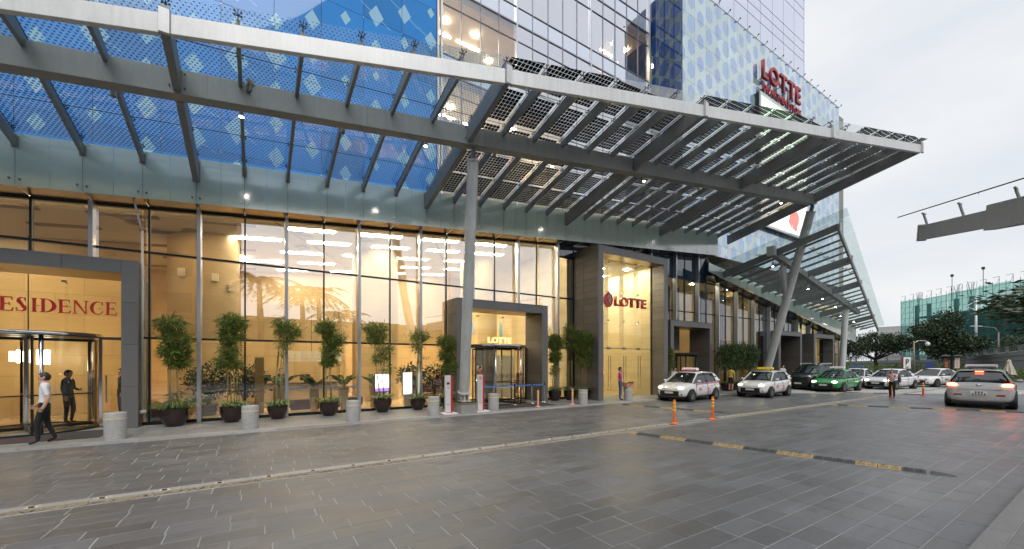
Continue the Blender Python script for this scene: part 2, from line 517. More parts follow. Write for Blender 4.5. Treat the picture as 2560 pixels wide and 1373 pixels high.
# shop-front pavement with kerb stones and slabs
SIDE = struct(MB().box(-13,56,13.57,16.2,-0.05,0.072).build('pavement', MORTAR))
def slab_rows(parent, ys, x0, x1, L, top, m, name='paving_slab'):
    ms = {}
    for i, (a, b) in enumerate(ys):
        x = x0 + (L/2 if i % 2 else 0)
        while x < x1:
            w = b-a
            if w not in ms: ms[w] = paver_mesh(L-.006, w-.006, m, name)
            inst(ms[w], name, parent, (x+L/2, (a+b)/2, top+random.uniform(-.0006,.0006)))
            x += L
slab_rows(SIDE, [(13.58,14.23),(14.23,14.88),(14.88,15.53),(15.53,16.18)], -10, 34, 1.2, 0.08, SLAB)
slab_rows(SIDE, [(13.58,16.18)], 34, 54, 2.4, 0.08, SLAB)
NKERB = paving('near_kerb_granite', (0.15, 0.15, 0.15), 0.08, 0.6)
km = MB(); km.hexa([(-.498,-.1,-.08),(.498,-.1,-.08),(.498,.1,-.08),(-.498,.1,-.08)], [(-.498,-.085,0),(.498,-.085,0),(.498,.1,0),(-.498,.1,0)])
kerb_me = km.mesh('kerb_stone', KERB); nk_me = km.mesh('kerb_stone', NKERB)
for k in range(62): inst(kerb_me, 'kerb_stone', SIDE, (-10.5+k+.5, 13.468, 0.084+random.uniform(-.002,.003)))
# near pavement under the camera
NEAR = struct(MB().box(-13,60,-8,0.80,-0.05,0.112).build('near_pavement', MORTAR))
slab_rows(NEAR, [(-1.6,-0.8),(-0.8,0.0),(0.0,0.74)], 0, 22, 1.1, 0.12, SLAB_N)
slab_rows(NEAR, [(-8,-1.6)], -13, 60, 8, 0.12, SLAB_N)
for k in range(44): inst(nk_me, 'kerb_stone', NEAR, (-3+k+.5, 0.845, 0.121), rz=math.pi)

# dark entrance mats with a faint red woven line
MATM = mat('entrance_mat', (0.055, 0.052, 0.05), 0.9, 0, 0.25, 30)
MATR = mat('mat_red', (0.30, 0.02, 0.03), 0.9, 0, 0.3, 30)
def mat_thing(x0, x1, y0, y1, label):
    t = thing('entrance_mat', label, 'mat', ((x0+x1)/2, (y0+y1)/2, 0.083))
    MB().box(x0,x1,y0,y1,0.0835,0.093).build('pile', MATM, t)
    m = MB(); c = (x0+x1)/2
    for k in range(9): m.box(c-1.0+k*.23, c-1.0+k*.23+.15, y0+.42+.05*(k % 2), y0+.5+.04*(k % 3), 0.0935, 0.0965)
    m.build('woven_lettering', MATR, t)
mat_thing(-6.9,-3.4,14.2,15.7,'dark entrance mat before the residence revolving door')
mat_thing(7.8,11.3,14.0,15.4,'dark entrance mat before the revolving door behind the belt barrier')

# speed humps made of rubber blocks
def hump(p0, p1, n, label, flip=0):
    p0 = Vector((*p0, 0)); p1 = Vector((*p1, 0)); d = p1-p0; L = d.length/n; ang = math.atan2(d.y, d.x)
    t = thing('speed_hump', label, 'speed hump', tuple(p0))
    prof = [(-.145,0),(-.125,.016),(-.06,.036),(0,.043),(.06,.036),(.125,.016),(.145,0)]
    def seg(cap):
        m = MB(); l = L-.012; st = [(-l/2,1),(l/2,1)] if not cap else [(-l/2,1),(0,.8),(l*.35,.5),(l/2,.12)]
        V = []; k = len(prof)
        for (x, sc) in st:
            for (y, z) in prof: V.append((x, y*sc, z*(sc if cap else 1)))
        F = []
        for i in range(len(st)-1):
            for j in range(k-1): F.append((i*k+j, (i+1)*k+j, (i+1)*k+j+1, i*k+j+1))
        F += [tuple(range(k)), tuple((len(st)-1)*k+j for j in range(k-1,-1,-1))]
        m.add(V, F)
        if not cap:
            for bx in (-l*.28, l*.28): m.tube((bx,0,.037),(bx,0,.046),.022,.022,8,1)
            for q in range(5):
                yy = -.11+.044*q
                m.beam((-l*.42,yy,.026+.014*(1-abs(yy)/.11)),(-l*.05,yy,.026+.014*(1-abs(yy)/.11)),.012,.012)
                m.beam((l*.05,yy,.026+.014*(1-abs(yy)/.11)),(l*.42,yy,.026+.014*(1-abs(yy)/.11)),.012,.012)
        return m
    ms = {}
    for key in ('y', 'b'):
        ms[key] = seg(False).mesh('rubber_block', [YEL_R if key == 'y' else BLK_R, BLACK])
    capb = seg(True).mesh('end_cap', [BLK_R]); capy = seg(True).mesh('end_cap', [YEL_R])
    for i in range(n):
        c = p0 + d*(i+.5)/n
        if i == n-1: inst(capb, 'end_cap', t, (c.x+.05*d.x/d.length, c.y+.05*d.y/d.length, .002), rz=ang); continue
        if i == 0: inst(capy, 'end_cap', t, (c.x, c.y, .002), rz=ang+math.pi); continue
        yel = ((i-1+flip)//2) % 2 == 1
        inst(ms['y' if yel else 'b'], 'rubber_block', t, (c.x, c.y, .001+(0.03 if c.y > 8.1 else 0)), rz=ang+random.uniform(-.01,.01))
    return t
hump((8.85,7.80),(10.28,1.75),19,'near yellow and black rubber speed hump with a loose black end cap')
hump((14.1,13.1),(15.3,8.35),14,'yellow and black speed hump across the drop-off lane by the white hatchbacks', 1)
hump((22.4,7.8),(25.7,2.0),19,'yellow and black speed hump under the silver car', 1)
hump((30.4,11.6),(34.2,7.0),16,'thin dark speed hump far along beside the green car')

# ================================================================== MAIN BUILDING
G0, GP = -1.56, 1.215
def gu(j): return G0 + GP*j
FY, FASC = 16.25, 15.4
def hf(u): return 6.95 + 0.0865*u            # underside of the first glass fascia
def hf2(u): return 7.85 - 0.158*(u-26.0)     # second fascia falls away to the right
def topline(u):
    if u <= 26.6: return hf(u) + 0.02
    return hf2(u) + 0.06
PORTALS = [(-9.6,-2.93,4.93), (7.09,11.92,4.71), (14.26,19.68,7.84), (21.3,25.77,4.58), (34.9,39.0,4.5), (41.3,45.7,4.5)]
GL_LOBBY = glass('lobby_glass', (0.95, 0.94, 0.90), 0.47, 1.0, wave=0.02, wscale=0.5)
GL_LOW = glass('lobby_glass_weak_mirror', (0.95, 0.94, 0.91), 0.14, 1.0, wave=0.02, wscale=0.5)  # bottom row: reflection weakened in the material so the panes look clearer
GL_PLAIN = glass('clear_glass', (0.93, 0.95, 0.93), 0.03, 0.9)
GL_DARK = glass('tinted_glass', (0.62, 0.70, 0.70), 0.12, 1.0, wave=0.02)
GL_LIT = glass('lit_tower_glass', (0.9, 0.9, 0.92), 0.22, 0.9, gcol=(0.93, 0.94, 1.0))
GL_TOWER = glass('tower_glass', (0.80, 0.82, 0.88), 0.66, 1.0, wave=0.03, wscale=0.3, gcol=(0.93, 0.94, 1.0))
def spandrel(name, col, refl, k=1.0, rnd=0.12, gcol=(1,1,1), rough=0.03):
    m, nt, o, N, L, mth = nodes(name)
    oi = N('ShaderNodeObjectInfo').outputs['Random']
    c = mixcol(N, 1.0, col, mth('MULTIPLY_ADD', oi, 2*rnd, 1-rnd), 'MULTIPLY')
    d = N('ShaderNodeBsdfDiffuse', c)
    gl = N('ShaderNodeBsdfGlossy', gcol); gl.inputs['Roughness'].default_value = rough
    bn = N('ShaderNodeBump'); bn.inputs['Strength'].default_value = 0.03; bn.inputs['Distance'].default_value = 0.05
    L(noise(N, 0.35, 2, 0.4, N('ShaderNodeNewGeometry').outputs['Position']), bn.inputs['Height']); L(bn.outputs[0], gl.inputs['Normal'])
    fr = N('ShaderNodeFresnel'); fr.inputs[0].default_value = 1.5
    fac = mth('MINIMUM', mth('MULTIPLY_ADD', fr.outputs[0], k, refl), 0.95)
    L(N('ShaderNodeMixShader', fac, d.outputs[0], gl.outputs[0]).outputs[0], o.inputs[0])
    return m
BLUE_SP = spandrel('blue_spandrel', (0.02, 0.055, 0.10), 0.10)
TOWER_SP = spandrel('tower_spandrel', (0.42, 0.48, 0.58), 0.55, gcol=(0.9, 0.93, 1.0))
TOWER_UP = spandrel('tower_panel', (0.40, 0.43, 0.54), 0.60, gcol=(0.88, 0.90, 1.0))

BLD = thing('glass_building', 'large glass shopping building with blue patterned cladding and lit ground floor', 'building', (20, FY, 0))

# ---- ground-floor glazing
us = set(round(gu(j), 4) for j in range(-7, 44))
for a, b, t in PORTALS: us |= {a, b}
us = sorted(us)
def covered(u):
    for a, b, t in PORTALS:
        if a <= u <= b: return t + 0.03
    return None
for a, b in zip(us[:-1], us[1:]):
    if b - a < 0.12: continue
    mid = (a+b)/2; cv = covered(mid)
    tl = lambda u: topline(u) - 0.06
    bounds = [0.16, 2.73, 5.34]
    if 13.0 < mid < 26.6: bounds.append(7.50)
    bounds = [z for z in bounds if z < tl(mid) - 0.35]
    for i, z0 in enumerate(bounds):
        last = i == len(bounds)-1
        za = z0 + 0.03
        z1a, z1b = (tl(a), tl(b)) if last else (bounds[i+1]-0.03,)*2
        if cv and z1a <= cv + 0.1: continue
        if cv and za < cv: za = cv
        m = BLUE_SP if z0 > 7 else ((GL_LOBBY if i else GL_LOW) if mid < 20 else GL_DARK)
        jt = lambda: random.uniform(-.004,.004)
        q = MB(); q.add([(a+.02,FY+jt(),za),(b-.02,FY+jt(),za),(b-.02,FY+jt(),z1b),(a+.02,FY+jt(),z1a)], [(0,1,2,3)])
        q.build('glass_pane', m, BLD)
# ---- mullions: silver fins every second line, slim dark frames between
for j in range(-7, 44):
    u = gu(j); cv = covered(u)
    z0 = cv if cv else 0.085
    z1 = topline(u) - 0.03
    if z1 - z0 < 0.3: continue
    if j % 2 == 0:
        m = MB().box(u-.05, u+.05, FY-.26, FY+.02, z0, z1); m.build('mullion_fin', SILVER, BLD, bevel=0.006)
        MB().box(u-.022, u+.022, FY+.02, FY+.12, z0, z1).build('mullion_back', DARK, BLD)
    else:
        MB().box(u-.024, u+.024, FY-.03, FY+.11, z0, z1).build('mullion', DARK, BLD)
# ---- transoms between portals
def spans(z):
    cuts = [(a, b) for a, b, t in PORTALS if t > z]
    x = -10.0; o = []
    for a, b in cuts:
        if a > x: o.append((x, a))
        x = b
    o.append((x, 50.6)); return o
for z, w in ((0.115, 0.06), (2.73, 0.034), (5.34, 0.034)):
    for a, b in spans(z):
        if z > 3: b = min(b, 41.0)
        if b > a: MB().box(a, b, FY-.024, FY+.09, z-w+.003, z+w-.003).build('transom', DARK, BLD)
MB().box(19.72, 28.0, FY-.024, FY+.09, 7.46, 7.54).build('transom', DARK, BLD)
MB().box(13.05, 14.2, FY-.024, FY+.09, 7.46, 7.54).build('transom', DARK, BLD)
def slope_beam(u0, u1, f, y0, y1, dz0, dz1, name, m, parent):
    q = MB(); q.hexa([(u0,y0,f(u0)+dz0),(u1,y0,f(u1)+dz0),(u1,y1,f(u1)+dz0),(u0,y1,f(u0)+dz0)],
                     [(u0,y0,f(u0)+dz1),(u1,y0,f(u1)+dz1),(u1,y1,f(u1)+dz1),(u0,y1,f(u0)+dz1)])
    return q.build(name, m, parent)
slope_beam(-10, 14.2, topline, FY-.03, FY+.11, -.08, .0, 'head_frame', DARK, BLD)
slope_beam(19.7, 26.6, topline, FY-.03, FY+.11, -.08, .0, 'head_frame', DARK, BLD)
slope_beam(26.7, 51, topline, FY-.03, FY+.11, -.08, .0, 'head_frame', DARK, BLD)
# ---- soffit panels between the head frame and the fascia
SOF_D = mat('dark_soffit', (0.05, 0.055, 0.06), 0.25, 0.6, 0.1, rnd=0.15)
for j in range(-7, 23):
    a, b = gu(j), gu(j+1)
    q = MB(); q.add([(a+.01,FASC+.03,hf(a)+.02),(b-.01,FASC+.03,hf(b)+.02),(b-.01,FY-.03,topline(b)-.01),(a+.01,FY-.03,topline(a)-.01)], [(3,2,1,0)])
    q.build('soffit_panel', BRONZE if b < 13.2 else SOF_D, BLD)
for j in range(23, 43):
    a, b = gu(j), gu(j+1)
    q = MB(); q.add([(a+.01,FASC+.03,hf2(a)+.03),(b-.01,FASC+.03,hf2(b)+.03),(b-.01,FY-.03,topline(b)-.01),(a+.01,FY-.03,topline(a)-.01)], [(3,2,1,0)])
    q.build('soffit_panel', SOF_D, BLD)
# rain pipe beside the residence portal
pp = MB(); pp.path([(-2.88,15.95,0.5),(-2.88,15.95,5.9),(-2.96,15.75,6.35),(-3.0,15.6,6.7)], 0.028, 8); pp.box(-2.99,-2.8,15.9,16.0,.46,.56)
pp.build('rain_pipe', COLPAINT, BLD, smooth=True)

# ---- upper wall: blue printed glass
def printed(name, axis, kind, blue, pale, refl, k=1.0, pale2=None):
    m, nt, o, N, L, mth = nodes(name)
    pos = N('ShaderNodeNewGeometry').outputs['Position']
    sp = N('ShaderNodeSeparateXYZ', pos)
    x = sp.outputs[0] if axis == 'x' else sp.outputs[1]
    z = sp.outputs[2]
    cw, ch, A, H = kind[1:]
    zz = z
    cx = mth('DIVIDE', x, cw); col = mth('FLOOR', cx); fx = mth('SUBTRACT', mth('FRACT', cx), 0.5)
    cyv = mth('ADD', mth('DIVIDE', zz, ch), mth('MULTIPLY', mth('FLOORED_MODULO', col, 2.0), 0.5))
    row = mth('FLOOR', cyv); fy = mth('SUBTRACT', mth('FRACT', cyv), 0.5)
    wnz = N('ShaderNodeTexWhiteNoise', noise_dimensions='2D')
    cb = N('ShaderNodeCombineXYZ', col, row, 0.0); L(cb.outputs[0], wnz.inputs[0])
    r = wnz.outputs[0]
    ax = mth('ABSOLUTE', mth('MULTIPLY', fx, cw)); ay = mth('ABSOLUTE', mth('MULTIPLY', fy, ch))
    if kind[0] == 'diamond':
        d = mth('ADD', mth('DIVIDE', ax, A), mth('DIVIDE', ay, H))
        size = mth('MULTIPLY_ADD', r, 0.7, 0.45)
    else:
        d = mth('MAXIMUM', mth('DIVIDE', ax, A), mth('ADD', mth('DIVIDE', ax, 2*A), mth('DIVIDE', ay, H)))
        size = mth('MULTIPLY_ADD', r, 0.22, 0.82)
    inside = mth('LESS_THAN', d, size)
    # linking lines between shapes
    if kind[0] == 'diamond':
        line = mth('MULTIPLY', mth('LESS_THAN', mth('ABSOLUTE', mth('ADD', fy, mth('MULTIPLY', fx, 0.55))), 0.018), mth('GREATER_THAN', r, 0.62))
        inside = mth('MAXIMUM', inside, mth('MULTIPLY', line, 0.6))
    oi = N('ShaderNodeObjectInfo').outputs['Random']
    tone = mth('MULTIPLY', mth('MULTIPLY_ADD', noise(N, 0.25, 3, 0.5, pos), 0.6, 0.70), mth('MULTIPLY_ADD', oi, 0.36, 0.82))
    b = mixcol(N, 1.0, blue, tone, 'MULTIPLY')
    pl = mixcol(N, r, pale, pale2 or pale)
    c = mixcol(N, mth('MULTIPLY', inside, 0.92), b, pl)
    dfs = N('ShaderNodeBsdfDiffuse', c)
    gl = N('ShaderNodeBsdfGlossy', (0.95, 0.97, 1.0)); gl.inputs['Roughness'].default_value = 0.02
    bn = N('ShaderNodeBump'); bn.inputs['Strength'].default_value = 0.035; bn.inputs['Distance'].default_value = 0.05
    L(noise(N, 0.45, 2, 0.4, pos), bn.inputs['Height']); L(bn.outputs[0], gl.inputs['Normal'])
    fr = N('ShaderNodeFresnel'); fr.inputs[0].default_value = 1.5
    fac = mth('MINIMUM', mth('MULTIPLY_ADD', fr.outputs[0], k, refl), 0.95)
    L(N('ShaderNodeMixShader', fac, dfs.outputs[0], gl.outputs[0]).outputs[0], o.inputs[0])
    return m
BLUE_A = printed('blue_diamond_print', 'x', ('diamond', 1.3, 1.36, 0.34, 0.5), (0.016, 0.20, 0.56), (0.30, 0.54, 0.62), 0.02, 0.5, (0.30, 0.52, 0.70))
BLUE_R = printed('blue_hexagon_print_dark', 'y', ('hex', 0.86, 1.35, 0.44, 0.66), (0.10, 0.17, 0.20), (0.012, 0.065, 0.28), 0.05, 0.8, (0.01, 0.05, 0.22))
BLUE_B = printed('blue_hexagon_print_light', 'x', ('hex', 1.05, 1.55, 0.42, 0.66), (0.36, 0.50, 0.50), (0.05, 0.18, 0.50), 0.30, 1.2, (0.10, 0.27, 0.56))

WY = 18.6
btn = MB(); btn.lathe([(0.0,-.03),(.05,-.028),(.065,-.01),(.065,0)], 12); BTN_ME = btn.mesh('fixing_button', BUTTON, smooth=True)
xs = [7.45 - 1.72*k for k in range(0, 13)]
zs = [8.07 + 1.87*k for k in range(0, 9)]
for k in range(len(xs)-1):
    for i in range(len(zs)-1):
        MB().box(xs[k+1]+.008, xs[k]-.008, WY, WY+.02, zs[i]+.008, zs[i+1]-.008).build('blue_panel', BLUE_A, BLD)
for x in xs[:-1]:
    for z in zs[1:]:
        inst(BTN_ME, 'fixing_button', BLD, (x-.0 if x < 7 else x-.12, WY-.002, z), rx=R(90))
MB().box(xs[-1], 7.5, WY+.05, WY+.4, 8.0, zs[-1]).build('backing_wall', DARK, BLD)
MB().box(7.47, 7.56, WY-.06, WY+.3, 8.0, 30).build('corner_trim', SILVER, BLD)

# ---- projecting blue block on the right
BX0, BX1, BY, BZ0, BZ1 = 23.72, 49.3, 16.25, 9.55, 27.55
nx = 19; dxp = (BX1-BX0)/nx
rows = [25.35 - 1.5*k for k in range(11, -1, -1)]
rows = [BZ0] + [z for z in rows if z > BZ0+.3] + [BZ1]
SCR = (33.2, 41.3, 12.9, 22.95)
for k in range(nx):
    for z0, z1 in zip(rows[:-1], rows[1:]):
        a, b = BX0+dxp*k, BX0+dxp*(k+1)
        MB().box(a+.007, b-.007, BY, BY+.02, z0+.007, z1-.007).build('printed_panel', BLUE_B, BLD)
for k in range(0, nx+1):
    for z in rows[1:]:
        x = BX0+dxp*k
        if k < 12: inst(BTN_ME, 'fixing_button', BLD, (min(max(x, BX0+.12), BX1), BY-.002, z), rx=R(90), scale=(.8,.8,.8))
yy = [16.27, 17.08, 17.89, 18.7]
for k in range(3):
    for z0, z1 in zip(rows[:-1], rows[1:]):
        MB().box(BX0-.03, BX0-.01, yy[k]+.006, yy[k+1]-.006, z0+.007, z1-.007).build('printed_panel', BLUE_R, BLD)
        if k < 2: inst(BTN_ME, 'fixing_button', BLD, (BX0-.031, yy[k+1], z1), rz=R(-90), rx=R(90), scale=(.9,.9,.9))
MB().box(BX0, BX1-.02, BY+.04, 19.2, BZ0, BZ1-.05).build('backing_wall', DARK, BLD)
MB().box(BX0-.02, BX1+.02, BY-.02, 19.2, BZ1-.045, BZ1+.03).build('parapet_cap', SILVER, BLD)
q = MB()
for k in range(nx+1):
    x = BX0+dxp*k
    q.tube((x,BY-.02,BZ1),(x-.02,BY-.22,BZ1+.12),.018,n=6); q.tube((x,BY-.24,BZ1+.16),(x,BY-.16,BZ1+.1),.05,n=8)
q.build('parapet_lights', SPIDER, BLD)

TMUL = mat('tower_frame', (0.24, 0.24, 0.31), 0.4, 0.3)
# ---- tower bay above the canopy
TY = 18.7
floors = [12.07 + 4.4*k for k in range(0, 8)]
BLIND = mat('window_blind', (0.80, 0.78, 0.82), 0.8, 0, 0.08, 1.5, rnd=0.12, stretch=(14,1,0.3))
mod = 1.117; t0 = 7.72
trow = []
for F in floors[:4]: trow += [(F, F+.95, 's'), (F+.95, F+3.45, 'v'), (F+3.45, F+4.4, 'l')]
for k in range(14):
    a = t0 + mod*k
    for z0, z1, kd in trow:
        lit = (z0 < 16.4 and k < 7) or (z0 < 20.8 and k < 4) or (20.8 < z0 < 25.2 and k > 11)
        m = TOWER_SP if kd == 's' and not (lit and k < 7 and z0 < 15) else (GL_LIT if lit else GL_TOWER)
        jt = lambda: random.uniform(-.007,.007)
        MB().add([(a+.02,TY+jt(),z0+.02),(a+mod-.02,TY+jt(),z0+.02),(a+mod-.02,TY+jt(),z1-.02),(a+.02,TY+jt(),z1-.02)], [(0,1,2,3)]).build('window_pane', m, BLD)
    for F in floors[:4]:
        lit = (F < 13 and k < 7) or (F < 17 and k < 4) or (F > 20 and F < 22 and k > 11)
        if not lit:
            z1 = F+4.35; z0 = F+.95 + (0 if random.random() < .75 else random.uniform(.3,1.6))
            MB().box(a+.03, a+mod-.03, TY+.22, TY+.25, z0, z1).build('window_blind', BLIND, BLD)
    x = a
    if k in (0, 4, 9): MB().box(x-.05, x+.05, TY-.13, TY-.005, 10, 29.6).build('tower_fin', SILVER, BLD)
    else: MB().box(x-.018, x+.018, TY-.04, TY+.05, 10, 29.6).build('tower_mullion', TMUL, BLD)
MB().box(23.3, 23.42, TY-.16, TY+.05, 9, 29.6).build('tower_fin', SILVER, BLD)
for z0, z1, kd in trow:
    w = .035 if kd == 's' else .016
    MB().box(t0, 23.3, TY-.045, TY+.04, z0-w, z0+w).build('tower_transom', TMUL, BLD)
ROOMW = mat('room_wall', (0.70, 0.62, 0.48), 0.8, 0, 0.1)
for F in floors[:5]: MB().box(7.6, 23.4, TY+.1, 26, F-.35, F-.05).build('floor_slab', ROOMW, BLD)
MB().box(7.6, 23.4, 25.5, 26, 8, 30).build('room_back_wall', ROOMW, BLD)
MB().box(7.57, 7.6, TY+.06, 26, 8, 30).build('room_side_wall', ROOMW, BLD)
MB().box(15.6, 15.75, TY+.3, 25.5, 12.1, 16.1).build('room_side_wall', ROOMW, BLD)
ROOML = emat('room_lamp', (1.0, 0.80, 0.52), 60)
for i, (x, y, F) in enumerate([(9,20.5,16.47),(11,20.5,16.47),(13,20.5,16.47),(9,22.8,16.47),(11.5,22.8,16.47),(14.2,21.5,16.47),(8.6,20.2,20.87),(10.4,20.2,20.87),(12,21.5,20.87),(21.6,20.3,25.27),(22.8,20.3,25.27)]):
    m = MB(); m.lathe([(0,0),(.16,0),(.16,.05),(.2,.05)], 14, (x,y,F-.42)); m.build('ceiling_lamp', ROOML, BLD)
    m = MB().box(x-.7,x+.7,y+.9,y+1.0,F-.39,F-.36); m.build('ceiling_lamp', ROOML, BLD)
BRZ = mat('bronze_room', (0.30, 0.17, 0.06), 0.4, 0.3, 0.3)
MB().box(21, 23.4, 21.8, 22, 20.9, 25).build('room_panel', BRZ, BLD)
CURT = mat('sheer_curtain', (0.80, 0.74, 0.66), 0.9, 0, 0.25, 3.0, stretch=(12,1,.2))
for k in (0.0, 0.62, 1.55, 2.6, 3.5):
    MB().box(7.9+k, 8.3+k, TY+.45, TY+.5, 12.2, 14.6).build('curtain', CURT, BLD)
# upper tower behind the block
for k in range(11):
    a = 23.4 + 2.216*k
    for F in floors[3:7]:
        for z0, z1 in ((F,F+.95),(F+.95,F+3.45),(F+3.45,F+4.4)):
            if z1 < 27.2: continue
            MB().box(a+.02, a+2.216-.02, TY, TY+.03, z0+.03, z1-.03).build('tower_panel', TOWER_UP, BLD)
MB().box(23.45, 47.75, TY+.05, 32, 26, 43).build('tower_core', mat('tower_joint', (0.10, 0.10, 0.16), 0.4), BLD)
MB().box(47.75, 47.83, TY-.02, 32, 26, 43).build('tower_edge', SILVER, BLD)
# body of the building behind, so that no light leaks
MB().box(-13, 51.0, 28.2, 60, 0, 43).build('building_core', CONC, BLD)
MB().box(-13, 7.5, 19.1, 28.2, 8.9, 30).build('building_core', DARK, BLD)
MB().box(7.5, 51.0, 26.1, 28.2, 8.9, 30).build('building_core', DARK, BLD)
MB().box(49.3, 50.9, 16.4, 28.2, 7.0, 27).build('end_wall', CONC, BLD)
MB().box(50.7, 50.95, 16.3, 28.2, 0.06, 7.0).build('end_wall', mat('end_stone', (0.42,0.33,0.2), 0.6), BLD)

# ================================================================== LOBBY INTERIOR
def stone_panel_mat(name, col, w, h, rough=0.35, off=0.5, joint=0.6, axes=('X','Z')):
    m, nt, o, N, L, mth = nodes(name)
    pos = N('ShaderNodeNewGeometry').outputs['Position']
    sp = N('ShaderNodeSeparateXYZ', pos)
    cb = N('ShaderNodeCombineXYZ', mth('ADD', sp.outputs[0], sp.outputs[1]), sp.outputs[2], 0.0)
    j = tuple(c*joint for c in col); c2 = tuple(c*0.9 for c in col)
    b = N('ShaderNodeTexBrick', cb.outputs[0], col, c2, j); b.offset = off
    b.inputs['Scale'].default_value = 1; b.inputs['Brick Width'].default_value = w; b.inputs['Row Height'].default_value = h
    b.inputs['Mortar Size'].default_value = 0.006
    f = mth('MULTIPLY_ADD', noise(N, 1.1, 5, 0.6, pos, (0.5,0.5,2)), 0.4, 0.8)
    p = N('ShaderNodeBsdfPrincipled', mixcol(N, 1.0, b.outputs[0], f, 'MULTIPLY')); p.inputs['Roughness'].default_value = rough
    L(p.outputs[0], o.inputs[0]); return m
AMB = stone_panel_mat('amber_stone', (0.60, 0.45, 0.23), 1.5, 0.75)
CREAM = stone_panel_mat('cream_stone', (0.72, 0.62, 0.38), 1.6, 0.42)
COLST = stone_panel_mat('column_stone', (0.52, 0.40, 0.21), 50, 0.9, 0.4)
FLOORM = stone_panel_mat('lobby_floor_stone', (0.55, 0.42, 0.26), 1.2, 50, 0.15)
CEILM = mat('lobby_ceiling', (0.76, 0.72, 0.62), 0.7, 0, 0.04)
WOOD = mat('dark_wood', (0.16, 0.07, 0.03), 0.4, 0, 0.3, 3, stretch=(14,14,.4))
struct(MB().box(-13,50.6,16.3,28.2,-0.02,0.078).build('lobby_floor', FLOORM))
cz = lambda u: topline(u) + 0.06
q = MB(); q.hexa([(-13,16.37,cz(-13)),(13.9,16.37,cz(13.9)),(13.9,28.2,cz(13.9)),(-13,28.2,cz(-13))], [(-13,16.37,cz(-13)+.12),(13.9,16.37,cz(13.9)+.12),(13.9,28.2,cz(13.9)+.12),(-13,28.2,cz(-13)+.12)])
struct(q.build('lobby_ceiling', CEILM))
struct(MB().box(19.9,33,16.38,28.2,8.0,8.1).build('shop_ceiling', CEILM))
struct(MB().box(33,50.6,16.38,28.2,7.4,7.5).build('shop_ceiling', CEILM))
struct(MB().box(-13,13.9,26.8,27.1,0.08,8.4).build('lobby_wall', AMB))
struct(MB().box(-13.1,-12.9,16.3,27,0.08,8.4).build('lobby_wall', AMB))
struct(MB().box(13.9,14.1,16.4,27,0.08,8.4).build('lobby_wall', CREAM))
struct(MB().box(-13,-8.4,19.5,19.8,0.08,8.4).build('lobby_wall', AMB))
struct(MB().box(-9.6,-3.9,21.2,21.4,0.08,8.4).build('lobby_wall', AMB))
struct(MB().box(-2.9,3.3,20.6,20.9,0.08,4.6).build('lobby_wall', AMB))
struct(MB().box(3.31,3.6,20.5,23,0.08,4.6).build('lobby_wall', AMB))
struct(MB().box(19.9,33.9,20.3,20.5,0.08,8.0).build('shop_wall', AMB))
struct(MB().box(34.0,50.6,19.3,19.5,0.08,7.4).build('shop_wall', mat('shop_grey_wall', (0.10,0.13,0.13), 0.6)))
struct(MB().box(33.9,34.0,16.4,20.5,0.08,8.0).build('shop_wall', AMB))
# timber slats at the far left behind the residence doors
t = thing('slatted_screen', 'dark red timber slat screen behind the residence doors', 'screen', (-7.4,18.2,0.08))
for k in range(14): MB().box(-8.4+k*.13,-8.4+k*.13+.075,18.2,18.28,0.085,4.3).build('slat', WOOD, t)
# round stone columns
for (x, y, r, lab) in ((-1.75,20.0,1.15,'huge round stone column inside the lobby nearest the residence portal'),
                       (5.1,21.0,1.1,'round pale stone column in the middle of the lobby'),
                       (11.3,21.5,1.1,'round stone column inside beside the tall portal')):
    m = MB(); m.lathe([(r,0),(r,cz(x)+.2)], 40, (x,y,0.08)); tag(m.build('round_column', COLST, None, smooth=True), lab, 'column')
# ceiling strip lights
STRIP = emat('strip_light', (1.0, 0.86, 0.63), 36)
SLOT = mat('unlit_slot', (0.25, 0.20, 0.14), 0.6)
sl = 0.0865
k = 0
for i in range(9):
    for jn, y in enumerate((17.5, 19.3, 21.4, 23.6, 25.6)):
        x = -9.0 + 2.7*i + (0.9 if jn % 2 else 0)
        if x > 12.4: continue
        lit = x > -0.6 or jn == 1 and x < -6
        z = cz(x) - .012
        q = MB().hexa([(x-.85,y-.16,cz(x-.85)-.03),(x+.85,y-.16,cz(x+.85)-.03),(x+.85,y+.16,cz(x+.85)-.03),(x-.85,y+.16,cz(x-.85)-.03)],
                      [(x-.85,y-.16,cz(x-.85)-.004),(x+.85,y-.16,cz(x+.85)-.004),(x+.85,y+.16,cz(x+.85)-.004),(x-.85,y+.16,cz(x-.85)-.004)])
        tag(q.build('strip_light', STRIP if lit else SLOT), 'glowing strip light in the lobby ceiling' if lit else 'unlit slot in the dim left part of the lobby ceiling', 'ceiling light',
            'lit strip lights in the lobby ceiling' if lit else 'unlit slots in the lobby ceiling')
# round air diffusers
for (x, y) in ((-3.4,18.2),(-2.0,18.8),(1.6,18.0),(4.0,18.2),(1.7,20.2)):
    m = MB(); z = cz(x)
    for r in (.12,.2,.28): m.lathe([(r,-.03),(r+.05,-.05),(r+.05,-.02)], 20, (x,y,z))
    tag(m.build('air_diffuser', mat('diffuser', (0.45,0.38,0.28), 0.6), None, smooth=True), 'round air diffuser in the lobby ceiling', 'air diffuser', 'round air diffusers')
